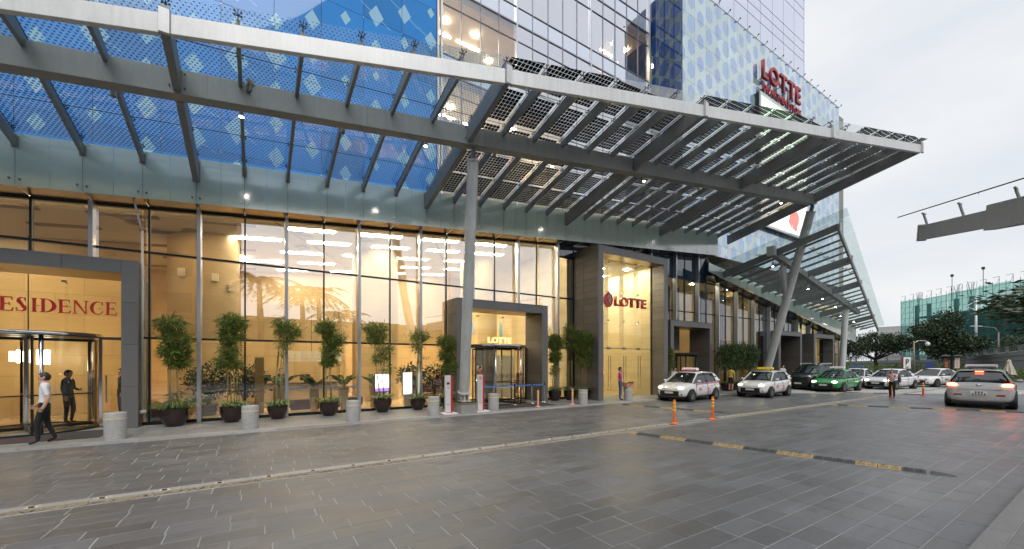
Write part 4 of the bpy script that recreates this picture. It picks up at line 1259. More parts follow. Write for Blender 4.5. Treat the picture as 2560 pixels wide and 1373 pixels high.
for j in range(-8, 25):
    a = gu(j)
    b = gu(j+1) if j < 24 else gu(24)+.55
    no_a, no_b = n_out(a)-.06, n_out(b)-.06
    if j >= 24: continue
    for n1, n0 in zip(joints[:-1], joints[1:]):
        if n1 < max(no_a, no_b) + .45: continue
        lo_a, lo_b = n0, n0
        if n0 < max(no_a, no_b) + .45: lo_a, lo_b = no_a, no_b
        # overhang of the outermost glass beyond the edge beam is small, its free edge stays sharp
        P = [(a+.008,lo_a+.008,hg(a,lo_a)),(b-.008,lo_b+.008,hg(b,lo_b)),(b-.008,n1-.008,hg(b,n1)),(a+.008,n1-.008,hg(a,n1))]
        if j < 6: uv = [[(a,lo_a),(b,lo_b),(b,n1),(a,n1)]]; m = DOTTED
        else: uv = [[(0,n1-lo_a),(GP,n1-lo_b),(GP,0),(0,0)]]; m = SOLAR
        MB().add(P, [(0,1,2,3)], 0, uv).build('roof_pane', m, CAN)
        if abs(lo_a-n0) < 1e-6 and n0 > 5.9:
            MB().hexa([(a,n0-.006,hg(a,n0)-.012),(b,n0-.006,hg(b,n0)-.012),(b,n0+.006,hg(b,n0)-.012),(a,n0+.006,hg(a,n0)-.012)],
                      [(a,n0-.006,hg(a,n0)+.004),(b,n0-.006,hg(b,n0)+.004),(b,n0+.006,hg(b,n0)+.004),(a,n0+.006,hg(a,n0)+.004)]).build('glazing_seal', SEAL, CAN)
# last narrow pane past the end rib
u = gu(24); b = u+.6
MB().add([(u+.008,n_out(u)-.06,hg(u,n_out(u)-.06)),(b,n_out(b)-.06,hg(b,n_out(b)-.06)),(b,FASC,hg(b,FASC)),(u+.008,FASC,hg(u,FASC))], [(0,1,2,3)]).build('roof_pane', GL_ROOF, CAN)
for j in range(-7, 25):
    u = gu(j); no = n_out(u)
    MB().hexa([(u-.008,no-.06,hg(u,no)-.012),(u+.008,no-.06,hg(u,no)-.012),(u+.008,FASC,hg(u,FASC)-.012),(u-.008,FASC,hg(u,FASC)-.012)],
              [(u-.008,no-.06,hg(u,no)+.004),(u+.008,no-.06,hg(u,no)+.004),(u+.008,FASC,hg(u,FASC)+.004),(u-.008,FASC,hg(u,FASC)+.004)]).build('glazing_seal', SEAL, CAN)
    for n in [15.15] + joints[1:] + [no+.02]:
        if n < no: continue
        if n != no+.02 and n < no+.45: continue
        inst(SPI_ME, 'spider_fitting', RIBS[(j, 1 if n > n_gir(u) else 0)], (u, n, hg(u,n)-.085), scale=(.55,.55,.6))
# frosted glass fascia
FROST = glass('frosted_fascia', (0.66, 0.78, 0.74), 0.25, 0.5, 0.12, haze=(0.66,0.80,0.75), hazef=0.88)
def fascia(j0, j1, f, hgt, parent, y=FASC):
    c = MB(); c.tube((0,-.035,0),(0,.0,0),.03,n=10)
    for j in range(j0, j1):
        for half in (0, 1):
            a, b = gu(j)+GP/2*half, gu(j)+GP/2*(half+1)
            MB().hexa([(a+.004,y,f(a)),(b-.004,y,f(b)),(b-.004,y+.02,f(b)),(a+.004,y+.02,f(a))],
                      [(a+.004,y,hgt(a)),(b-.004,y,hgt(b)),(b-.004,y+.02,hgt(b)),(a+.004,y+.02,hgt(a))]).build('fascia_pane', FROST, parent)
        u = gu(j)
        for s in (-.09, .09): inst(CLIP_ME, 'glass_clip', parent, (u+s, y-.002, f(u)+.16))
        MB().box(u-.03,u+.03,y+.024,y+.12,f(u)+.02,hgt(u)-.02).build('fascia_post', SPIDER, parent)
cl = MB(); cl.tube((0,-.04,0),(0,.0,0),.03,n=10); CLIP_ME = cl.mesh('glass_clip', CHROME)
fascia(-8, 23, hf, lambda u: hr(u,FASC)+.70, CAN)
# the frosted top strip fading into the clear roof, hanging lamps, columns
def hang_lamp(u, n, z, lit, label, group, length=.30):
    t = thing('canopy_lamp', label, 'lamp', (u, n, z-length), group)
    m = MB(); m.tube((u,n,z-.06),(u,n,z),.012,n=6); m.tube((u,n,z-length),(u,n,z-.06),.062,n=14); m.build('housing', STEEL_LT, t, smooth=True, angle=40)
    MB().lathe([(0,-.006),(.05,-.006),(.055,.0)], 14, (u,n,z-length)).build('lens', emat('lamp_lens', (1.0,.93,.82), 45) if lit else DARK, t)
ORD = ['first','second','third','fourth','fifth','sixth','seventh','eighth','ninth','tenth','eleventh','twelfth','thirteenth','fourteenth']
for kk_, (j, lit) in enumerate(((-5,1),(-3,0),(-1,0),(1,1),(3,0),(5,1),(7,0),(9,1),(11,0),(13,1),(16,0),(18,1),(20,0),(22,1))):
    u = gu(j); n = n_gir(u)+.42
    hang_lamp(u, n, hr(u,n)+.40, lit, ('lit cylinder downlight under the long canopy, %s from the left' if lit else 'unlit cylinder lamp under the long canopy, %s from the left') % ORD[kk_],
              'lamps under the long canopy')
def column(parent, base, top, r, name='column'):
    b, t = Vector(base), Vector(top); d = (t-b).normalized()
    m = MB(); m.tube(b+d*.0, t-d*.34, r, r*.98, 28); m.build(name, COLPAINT, parent, smooth=True, angle=40)
    m = MB(); m.tube(b-d*.03, b+d*.03, r+.06, r+.06, 28); m.tube(t-d*.36, t-d*.31, r+.035, r+.035, 28); m.build(name+'_flange', COLPAINT, parent, smooth=True, angle=40)
    q = MB()
    for s in (-.055, .055): q.beam(t-d*.32+Vector((s,0,0)), t+d*.02+Vector((s,0,0)), .03, .2)
    q.beam(t-d*.32, t+d*.04, .06, .12); q.build(name+'_pin', STEEL, parent)
column(CAN, (6.66,13.85,.84), (5.95,n_gir(5.95),hr(5.95,n_gir(5.95))-.06), .19)
q = MB()
for s in (-.08, .08): q.prism([(6.66+s,13.62,.52),(6.66+s,14.08,.52),(6.66+s,14.0,.8),(6.66+s,13.7,.8)], (.03,0,0))
q.tube((6.5,13.85,.66),(6.84,13.85,.66),.06,n=12); q.box(6.48,6.86,13.6,14.1,.5,.525); q.build('column_foot', COLPAINT, CAN)
MB().box(6.33,6.98,13.42,14.35,.082,.46).build('column_plinth', KERB, CAN, bevel=.01)
MB().box(6.30,7.01,13.39,14.38,.46,.502).build('plinth_band', BLACK, CAN)
MB().box(6.295,7.015,13.385,14.385,.462,.472).build('plinth_stripe', YEL, CAN)
VB = (29.3,13.95,.3); ue = gu(24)+.1
column(CAN, VB, (ue,n_gir(ue),hr(ue,n_gir(ue))-.06), .24, 'leaning_column')
MB().box(28.8,29.9,13.6,14.4,.082,.32).build('column_plinth', KERB, CAN, bevel=.01)

# ================================================================== SECOND CANOPY (falls and narrows to the right)
def hr2(u, n): return 7.74 - 0.1137*(u-26.9) - 0.22*(n-15.4)
def n_out2(u): return 8.86 + 0.2047*(u-26.7)
def n_gir2(u): return 12.06 + 0.0692*(u-26.5)
CN2 = thing('glass_canopy', 'smaller glass canopy on the right sloping down to the far end', 'canopy', (40, 15, 5))
fascia(22, 43, hf2, lambda u: hr2(u,FASC)+.62, CN2, 15.3)
ue2 = 52.6
along(n_gir2, 26.35, 44.5, .30, -.04, .38, 'main_girder', STEEL, CN2, hr2)
MB().box(26.28,26.6,11.86,12.28,hr2(26.4,12.06)-.05,hr2(26.4,12.06)+.50).build('girder_end', STEEL_LT, CN2)
k = 0
uu = 26.9
while uu < 52.5:
    big = k % 5 == 0
    no = n_out2(uu); ng = min(n_gir2(uu), 15.2)
    w, zb = (.14, -.02) if big else (.075, .24)
    a, b = uu-w/2, uu+w/2
    segs = [(no, 15.28)] 
    for n0, n1 in segs:
        q = MB(); q.hexa([(a,n0,hr2(uu,n0)+zb+.08),(b,n0,hr2(uu,n0)+zb+.08),(b,n1,hr2(uu,n1)+zb),(a,n1,hr2(uu,n1)+zb)],
                         [(a,n0,hr2(uu,n0)+.42),(b,n0,hr2(uu,n0)+.42),(b,n1,hr2(uu,n1)+.42),(a,n1,hr2(uu,n1)+.42)])
        q.build('main_rib' if big else 'rib', STEEL, CN2)
    if big: MB().box(uu-.075,uu+.075,no-.13,no-.06,hr2(uu,no)+.0,hr2(uu,no)+.44).build('rib_end_plate', STEEL_LT, CN2)
    nn = 15.1
    while nn > no+.3:
        inst(SPI_ME, 'spider_fitting', CN2, (uu, nn, hr2(uu,nn)+.46), scale=(.8,.8,.8)); nn -= 2.1
    k += 1; uu += 1.028
along(n_out2, 26.8, 52.9, .12, .06, .36, 'edge_beam', STEEL, CN2, hr2)
def lined():
    m, nt, o, N, L, mth = nodes('lined_roof_glass')
    pos = N('ShaderNodeNewGeometry').outputs['Position']; sp_ = N('ShaderNodeSeparateXYZ', pos)
    f = mth('FRACT', mth('DIVIDE', sp_.outputs[1], .1)); line = mth('LESS_THAN', f, .35)
    clear = N('ShaderNodeBsdfTransparent', (0.84, 0.94, 0.92)); tl = N('ShaderNodeBsdfTranslucent', (0.75,0.82,0.80)); df = N('ShaderNodeBsdfDiffuse', (0.55,0.66,0.63))
    hz = N('ShaderNodeMixShader', .5, tl.outputs[0], df.outputs[0])
    b = N('ShaderNodeMixShader', mth('MULTIPLY_ADD', line, .22, .05), clear.outputs[0], hz.outputs[0])
    gl = N('ShaderNodeBsdfGlossy', (1,1,1)); gl.inputs['Roughness'].default_value = 0.0
    fr = N('ShaderNodeFresnel'); fr.inputs[0].default_value = 1.45
    L(N('ShaderNodeMixShader', mth('MULTIPLY', fr.outputs[0], .18), b.outputs[0], gl.outputs[0]).outputs[0], o.inputs[0]); return m
LINED = lined()
k = 0; uu = 25.87
while uu < 52.6:
    a, b = uu, min(uu+1.028, 53.2)
    na, nb = max(n_out2(a), 8.6)-.5, max(n_out2(b), 8.6)-.5
    for f0, f1 in ((0,.34),(.34,.67),(.67,1)):
        A0, A1 = 15.3+(na-15.3)*f0, 15.3+(na-15.3)*f1; B0, B1 = 15.3+(nb-15.3)*f0, 15.3+(nb-15.3)*f1
        MB().add([(a+.01,A1+.006,hr2(a,A1)+.60),(b-.01,B1+.006,hr2(b,B1)+.60),(b-.01,B0-.006,hr2(b,B0)+.60),(a+.01,A0-.006,hr2(a,A0)+.60)], [(0,1,2,3)]).build('roof_pane', LINED, CN2)
    uu += 1.028
column(CN2, (28.44,12.06,6.1), (27.9,12.15,hr2(27.9,12.15)-.04), .2, 'branch_strut')
column(CN2, (41.1,13.4,.1), (41.1,n_gir2(41.1),hr2(41.1,13.07)-.04), .22)
for i, u in enumerate((27.9, 31.0, 34.1, 37.2, 40.3, 43.4, 46.5)):
    n = n_gir2(u)+.5 if u < 42 else 14.2
    hang_lamp(u, n, hr2(u,n)+.24, 1, 'lit lamp under the smaller right-hand canopy, %s from the left' % ORD[i], 'lit lamps under the second canopy', .34)

# ================================================================== CORNER OF ANOTHER CANOPY (upper right)
t = thing('far_canopy_end', 'grey beam end and glass edge of another canopy at the right edge', 'canopy', (16,-2,0))
COOL = steel_paint('cool_grey_paint', (0.30, 0.33, 0.36), .45, .1)
MB().beam((21.03,4.39,6.84),(13.0,-2.2,5.1),.22,.52).build('edge_beam', COOL, t, bevel=.01)
MB().beam((18.6,2.4,6.34),(13.0,-2.2,5.12),.30,.74).build('beam_sleeve', COOL, t, bevel=.01)
MB().beam((21.06,4.415,6.85),(21.0,4.365,6.84),.26,.60).build('end_plate', COOL, t)
MB().box(12.8,13.2,-2.4,-2.0,.12,4.9).build('post', STEEL, t)
MB().add([(20.94,5.04,7.62),(21.5,4.5,7.74),(13.2,-2.4,6.1),(12.6,-1.8,5.95)], [(0,1,2,3)]).build('roof_pane', GL_PLAIN, t)
MB().beam((20.94,5.04,7.60),(12.6,-1.8,5.93),.03,.03).build('glass_edge', SEAL, t)
q = MB()
for f in (.03,.2,.4,.6): 
    p = Vector((21.03,4.39,7.05)).lerp(Vector((13.0,-2.2,5.31)), f); q.tube(p, p+Vector((0,.1,.45)), .035, n=8); q.beam(p+Vector((-.2,.1,.46)), p+Vector((.2,.1,.50)), .05,.05)
q.build('glass_bracket', STEEL, t)

# small steelwork details of the long canopy: cable tray, cleats, a forgotten rag
q = MB(); N_ = 40
for k in range(N_):
    u0, u1 = UA+(UB-UA)*k/N_, UA+(UB-UA)*(k+1)/N_
    p = lambda u: (u, n_gir(u)+.21, hr(u,n_gir(u))+.30-.01*math.sin(u*3))
    q.tube(p(u0), p(u1), .016, n=5)
q.build('lamp_cable', BLACK, CAN)
for j in range(-7, 25):
    u = gu(j); z = hr(u, FASC); big = j % 6 == 0
    MB().box(u-(.1 if big else .07),u+(.1 if big else .07),FASC-.03,FASC-.004,z+(.0 if big else .34),z+.62).build('rib_cleat', STEEL, CAN)
    n = n_gir(u)-.178; z = hr(u, n)
    q = MB()
    for s in (-1,1):
        for dz in (.12,.46): q.tube((u+s*.14,n,z+dz),(u+s*.14,n-.022,z+dz),.018,n=6)
    if big: q.build('bolt_group', SPIDER, CAN)
RAG = mat('rag_cloth', (0.20,0.19,0.17), .9, 0, .3, 12)
u = gu(1)+.12; n = n_gir(u)-.2; z = hr(u,n)+.62; rg_ = random.Random(4); V = []
for j in range(7):
    for i in range(6): V.append((u+.03*i*(1-.07*j)+rg_.uniform(-.02,.02), n-.02+.05*math.sin(i*2.1+j)+rg_.uniform(-.01,.01), z-.055*j+rg_.uniform(-.015,.015)))
tag(MB().add(V, [(j*6+i,j*6+i+1,(j+1)*6+i+1,(j+1)*6+i) for j in range(6) for i in range(5)]).build('hanging_rag', RAG, None, smooth=True), 'dirty grey rag hanging on the canopy girder', 'rag')
# ================================================================== FOLIAGE HELPERS
def leaf_object(name, pos, dirs, length, width, m, parent=None, seed=0):
    """pos, dirs: (n,3) arrays; each leaf a folded rhombus of two triangles"""
    rg = np.random.default_rng(seed); n = len(pos)
    d = dirs/np.maximum(np.linalg.norm(dirs, axis=1, keepdims=True), 1e-6)
    r = rg.normal(size=(n,3)); s = np.cross(d, r); s /= np.maximum(np.linalg.norm(s, axis=1, keepdims=True), 1e-6)
    L = (length*rg.uniform(.65,1.25,n))[:,None]; W = (width*rg.uniform(.7,1.25,n))[:,None]
    nrm = np.cross(d, s)
    p0 = pos; p1 = pos + d*L*.45 + s*W*.5 + nrm*W*.1; p2 = pos + d*L; p3 = pos + d*L*.45 - s*W*.5 + nrm*W*.1
    V = np.stack([p0,p1,p2,p3], 1).reshape(-1,3)
    if parent: V = V - np.array(parent_world(parent))
    me = bpy.data.meshes.new(name)
    me.vertices.add(4*n); me.vertices.foreach_set('co', V.astype(np.float32).ravel())
    me.loops.add(4*n); me.polygons.add(n)
    me.loops.foreach_set('vertex_index', np.arange(4*n, dtype=np.int32))
    me.polygons.foreach_set('loop_start', np.arange(0, 4*n, 4, dtype=np.int32))
    me.polygons.foreach_set('loop_total', np.full(n, 4, dtype=np.int32))
    me.materials.append(m); me.update(); me.validate()
    o = bpy.data.objects.new(name, me); COL.objects.link(o)
    if parent: o.parent = parent
    return o
def cloud(blobs, n, rg, hollow=.55, clump=0, cl_r=.12):
    """points spread through ellipsoid blobs (cx,cy,cz,rx,ry,rz), gathered in small clumps"""
    B = np.array(blobs); vol = B[:,3]*B[:,4]*B[:,5]; pr = vol/vol.sum()
    if clump:
        k = max(1, n//clump); idx = rg.choice(len(B), k, p=pr); u = rg.normal(size=(k,3)); u /= np.linalg.norm(u, axis=1, keepdims=True)
        rad = rg.uniform(hollow**3, 1, k)**(1/3); c = B[idx,:3] + u*rad[:,None]*B[idx,3:6]
        pts = np.repeat(c, clump, 0) + rg.normal(size=(k*clump,3))*cl_r
        out_d = np.repeat(u, clump, 0)
    else:
        idx = rg.choice(len(B), n, p=pr); u = rg.normal(size=(n,3)); u /= np.linalg.norm(u, axis=1, keepdims=True)
        rad = rg.uniform(hollow**3, 1, n)**(1/3); pts = B[idx,:3] + u*rad[:,None]*B[idx,3:6]; out_d = u
    return pts, out_d

# ================================================================== POTTED BAMBOO TOPIARY
def strap_leaves(t, c, r, n, seed, spread=.36, up=.22, m=LEAF_S, width=.03, name='strap_leaves'):
    rg = random.Random(seed); q = MB()
    for i in range(n):
        a = rg.uniform(0, 2*math.pi); rr = rg.uniform(0, r*.8); L = rg.uniform(.6, 1.15)*spread; u_ = up*rg.uniform(.5, 1.2)
        p0 = Vector((c[0]+rr*math.cos(a), c[1]+rr*math.sin(a), c[2])); d = Vector((math.cos(a+rg.uniform(-.5,.5)), math.sin(a+rg.uniform(-.5,.5)), 0)); s = Vector((-d.y, d.x, 0))*width/2
        pts = [p0 + d*L*f + Vector((0,0,u_*4*f*(1-f*.82)*.62)) for f in (0,.33,.68,1)]
        V = []
        for f, p in zip((.8,1,.7,.08), pts): V += [p-s*f, p+s*f]
        q.add(V, [(0,1,3,2),(2,3,5,4),(4,5,7,6)])
    return q.build(name, m, t)
def potted_bamboo(x, y, top, r, tiers, label, seed, full=1.0, fill=1500):
    rg = np.random.default_rng(seed); z0 = .085
    t = thing('potted_bamboo', label, 'potted plant', (x, y, z0), 'clipped bamboos in dark pots')
    H = r*1.45
    m = MB(); m.lathe([(0,.0),(r*.52,.0),(r*.60,.02),(r*.86,H*.35),(r*1.0,H*.72),(r*.985,H*.93),(r*1.03,H*.97),(r*1.03,H),(r*.93,H),(r*.9,H*.9)], 30, (x,y,z0)); m.build('pot', POT, t, smooth=True, angle=50)
    MB().lathe([(0,H*.9),(r*.92,H*.9)], 20, (x,y,z0)).build('soil', SOIL, t)
    strap_leaves(t, (x,y,z0+H*.92), r, 130, seed, spread=r*1.35, up=.26, width=.036)
    blobs = [(x+dx, y+dy, zc, rx*.72, rx*.68, rz*.80) for (dx, dy, zc, rx, rz) in tiers]
    q = MB()
    for k in range(4):
        a = 2*math.pi*k/4+rg.uniform(0,1); b = (x+.12*math.cos(a), y+.12*math.sin(a), z0+H*.85)
        tg = tiers[-1]; e = (x+tg[0]+.08*math.cos(a), y+tg[1]+.08*math.sin(a), tg[2]-.1)
        mid = ((b[0]+e[0])/2+rg.uniform(-.04,.04), (b[1]+e[1])/2, (b[2]+e[2])/2)
        q.path([b, mid, e], [.017,.014,.009], 6)
        for f in np.linspace(.1,.9,7):
            p = Vector(b).lerp(Vector(e), f)
    q.build('cane', CANE, t, smooth=True)
    pts, d = cloud(blobs, int(.95*fill*full), rg, .3, 9, .06)
    dirs = d*.5 + rg.normal(size=d.shape)*.55 + np.array([0,0,-.28])
    leaf_object('foliage', pts, dirs, .20, .024, LEAF_B, t, seed)
    return t
T = lambda *a: list(a)
potted_bamboo(-2.09,15.55,3.33,.36, T((.08,0,2.02,.34,.16),(.02,0,2.32,.48,.18),(.05,0,2.72,.46,.17),(-.12,0,3.14,.42,.16)), 'three-tiered clipped bamboo in a dark pot nearest the residence portal', 11, 1.0, 4200)
potted_bamboo(-.68,15.6,3.5,.33, T((-.12,0,2.0,.42,.16),(-.05,0,2.4,.32,.22),(-.03,0,2.82,.36,.24),(.02,0,3.25,.42,.25)), 'bushy-topped clipped bamboo in the second dark pot from the residence portal', 12, 1.0, 4200)
potted_bamboo(.58,15.65,3.4,.30, T((.1,0,2.3,.14,.12),(.2,0,2.65,.24,.16),(.32,0,3.05,.48,.2),(.15,0,3.32,.34,.12)), 'sparse windblown bamboo in the third dark pot from the residence portal', 13, .6, 2600)
potted_bamboo(2.17,15.6,3.4,.33, T((.0,0,2.05,.30,.18),(.08,0,2.42,.34,.15),(.15,0,2.78,.42,.16),(-.1,0,3.22,.36,.17)), 'clipped bamboo in a dark pot before the hanging white board', 14, .95, 3600)
potted_bamboo(4.05,15.6,3.4,.34, T((.2,0,1.72,.3,.10),(-.1,0,2.15,.34,.16),(.12,0,2.5,.34,.13),(-.2,0,2.92,.42,.14),(-.28,0,3.28,.52,.13)), 'open clipped bamboo in a dark pot before the glowing screen', 15, .8, 3200)
potted_bamboo(5.45,15.6,3.25,.31, T((.0,0,2.1,.14,.14),(.0,0,2.6,.26,.18),(.1,0,3.05,.46,.16)), 'thin wispy bamboo in a dark pot left of the grey column', 16, .4, 2200)
potted_bamboo(6.6,15.3,3.1,.31, T((.05,0,1.8,.44,.22),(-.05,0,2.3,.36,.26),(.0,0,2.8,.46,.28)), 'dense bamboo in a dark pot behind the red and white pylon signs', 17, 1.0, 3600)
potted_bamboo(12.45,15.6,3.45,.34, T((.0,0,1.6,.24,.3),(.0,0,2.3,.36,.36),(.05,0,2.95,.46,.42)), 'dense bamboo in a dark pot right of the middle portal', 18, 1.0, 3600)
potted_bamboo(13.35,15.5,3.95,.33, T((.0,0,2.85,.4,.24),(.1,0,3.35,.62,.3),(.0,0,3.72,.45,.18)), 'tall airy bamboo on bare canes beside the tall portal', 19, .7, 2800)
potted_bamboo(13.95,15.15,3.65,.33, T((.0,0,2.05,.48,.3),(.05,0,2.6,.54,.34),(.1,0,3.2,.66,.38)), 'fullest dark bamboo hard against the tall portal', 20, 1.1, 4000)
potted_bamboo(20.6,15.0,3.0,.30, T((.0,0,1.9,.35,.4),(.0,0,2.5,.35,.4)), 'bamboo half hidden between the tall portal and the small one', 21, .8, 2400)
# clipped shrub group right of the small portal
for i, (x, w) in enumerate(((26.6,1.0),(27.6,1.15),(28.55,1.0),(29.4,.8))):
    lab = ['leftmost of the row of leafy shrubs right of the small portal','second leafy shrub in the row right of the small portal','third leafy shrub in the row, left of the leaning column','last leafy shrub of the row, beside the leaning column foot'][i]
    t = thing('leafy_shrub', lab, 'shrub', (x,14.9,.085), 'leafy shrubs by the small portal')
    rg = np.random.default_rng(60+i)
    MB().lathe([(0,0),(.3,0),(.42,.5),(.36,.5),(.34,.44),(0,.44)], 20, (x,14.9,.085)).build('pot', POT, t, smooth=True, angle=40)
    q = MB()
    for k in range(4): q.path([(x+rg.uniform(-.1,.1),14.9,.5),(x+rg.uniform(-.3,.3),14.9+rg.uniform(-.1,.1),1.9)], [.025,.012], 6)
    q.build('stem', CANE, t)
    pts, d = cloud([(x,14.9,2.55,w*.62,.6,.6),(x-.2,14.9,1.95,w*.5,.5,.4),(x+.3,14.8,2.8,w*.4,.45,.35)], 2400, rg, .4, 8, .09)
    leaf_object('foliage', pts, d*.5+rg.normal(size=d.shape)*.6+np.array([0,0,-.3]), .2, .045, LEAF_M, t, 60+i)
    strap_leaves(t, (x,14.9,.52), .3, 40, 80+i, .4, .25)

# ================================================================== BOLLARDS, POSTS, BARRIERS, PYLON SIGNS
def granite():
    m, nt, o, N, L, mth = nodes('speckled_granite')
    co = N('ShaderNodeTexCoord').outputs['Object']
    vo = N('ShaderNodeTexVoronoi', co); vo.inputs['Scale'].default_value = 130
    cr_ = N('ShaderNodeValToRGB', N('ShaderNodeSeparateColor', vo.outputs['Color']).outputs[0])
    e = cr_.color_ramp.elements; e[0].color = (0.20,0.20,0.20,1); e[0].position = .1; e[1].color = (0.42,0.415,0.405,1); e[1].position = .5
    f = mth('MULTIPLY_ADD', noise(N, 3, 3, .5, co), .5, .75)
    p = N('ShaderNodeBsdfPrincipled', mixcol(N, 1.0, cr_.outputs[0], f, 'MULTIPLY')); p.inputs['Roughness'].default_value = .6
    L(p.outputs[0], o.inputs[0]); return m
GRAN = granite()
bl = MB(); bl.lathe([(0,.66),(.185,.66),(.205,.655),(.212,.64),(.212,.0)], 32)
BL_ME = bl.mesh('shaft', GRAN, smooth=True); BL_ME.set_sharp_from_angle(angle=R(40))
bb = MB(); bb.lathe([(.2125,.50),(.214,.505),(.214,.522),(.2125,.527)], 32); BB_ME = bb.mesh('yellow_band', mat('pale_yellow', (0.62,0.60,0.28), .5), smooth=True)
for i, (x, y, lab) in enumerate(((-2.98,13.72,'granite bollard before the residence portal'),(-.17,13.8,'granite bollard before the second bamboo pot'),(2.64,13.82,'granite bollard right of the pot under the white board'),
        (5.4,13.78,'granite bollard just left of the first pylon sign'),(7.95,13.85,'granite bollard just right of the second pylon sign'),(12.6,13.72,'granite bollard between the faded pink posts and the tall portal'),(15.75,13.85,'granite bollard with a cardboard box on it'))):
    t = thing('bollard', lab, 'bollard', (x, y, .082), 'granite bollards along the kerb')
    inst(BL_ME, 'shaft', t, (x, y, .082), rz=i); inst(BB_ME, 'yellow_band', t, (x, y, .082))
t = thing('cardboard_box', 'open orange cardboard box on the granite bollard beside the man on the phone', 'box', (15.75,13.85,.745))
CARD = mat('cardboard', (0.50,0.28,0.14), .8, 0, .15, 5)
MB().box(15.5,16.0,13.7,14.0,.746,.98).build('box_body', CARD, t)
MB().box(15.58,15.8,13.694,13.699,.78,.93).build('red_print', RED, t)
q = MB(); q.add([(15.5,13.7,.98),(16.0,13.7,.98),(16.0,13.58,1.02),(15.5,13.58,1.02)],[(0,1,2,3)]); q.build('flap', CARD, t)
# flexible lane posts
def lane_post(x, y, z, h, m, ring, label, tilt=0.0):
    t = thing('lane_post', label, 'post', (x, y, z), 'flexible lane posts')
    MB().lathe([(0,.0),(.13,.0),(.135,.015),(.06,.05),(.045,.07)], 20, (x,y,z)).build('base', m, t, smooth=True, angle=40)
    q = MB(); q.lathe([(.042,.06),(.042,h-.03),(.03,h),(0,h)], 18, (x,y,z)); q.build('shaft', m, t, smooth=True, angle=50)
    for f in (.58,.72,.86): MB().lathe([(.0425,h*f-.032),(.045,h*f-.03),(.045,h*f+.03),(.0425,h*f+.032)], 18, (x,y,z)).build('reflective_band', ring, t, smooth=True)
    return t
lane_post(10.05,13.72,.085,.72,PINKO,YEL,'faded pink lane post nearest the revolving door')
lane_post(11.95,13.7,.085,.72,PINKO,YEL,'faded pink lane post left of the granite bollard by the tall portal')
lane_post(11.35,8.07,.002,.78,ORANGE,YEL,'bright orange lane post at the near end of the lane gap')
lane_post(13.31,7.95,.002,.80,ORANGE,YEL,'bright orange lane post at the far end of the lane gap')
RPOST = mat('red_plastic', (0.55,0.06,0.03), .5)
lane_post(30.3,7.57,.002,.80,RPOST,YEL,'red lane post beside the woman in pink')
lane_post(33.0,6.84,.002,.82,RPOST,YEL,'red lane post just left of the silver car')
# belt barrier
BELT = mat('blue_belt', (0.05,0.22,0.62), .6)
STAN = [(7.85,15.05),(9.7,15.0),(10.75,15.15),(11.55,15.25)]
for i, (x, y) in enumerate(STAN):
    lab = ['belt stanchion hidden behind the column at the barrier start','thin black belt stanchion in the middle of the blue barrier','chrome belt stanchion near the door side of the blue barrier','last chrome stanchion of the blue barrier by the stone reveal'][i]
    t = thing('belt_stanchion', lab, 'stanchion', (x,y,.094), 'belt barrier stanchions')
    MB().lathe([(0,.04),(.05,.038),(.16,.012),(.16,0)], 20, (x,y,.094)).build('base', CHROME, t, smooth=True)
    MB().tube((x,y,.1),(x,y,1.0),.028,n=12).build('pole', CHROME if i != 1 else DARK, t, smooth=True, angle=40)
    MB().tube((x,y,.9),(x,y,1.02),.036,n=12).build('head', DARK, t, smooth=True, angle=40)
    if i < 3:
        a, b = Vector((x,y,.95)), Vector((*STAN[i+1],.95)); q = MB(); n = 8
        for k in range(n):
            f0, f1 = k/n, (k+1)/n; p0, p1 = a.lerp(b,f0), a.lerp(b,f1); p0.z -= .1*f0*(1-f0); p1.z -= .1*f1*(1-f1)
            q.beam(p0, p1, .004, .055)
        q.build('belt', BELT, t)
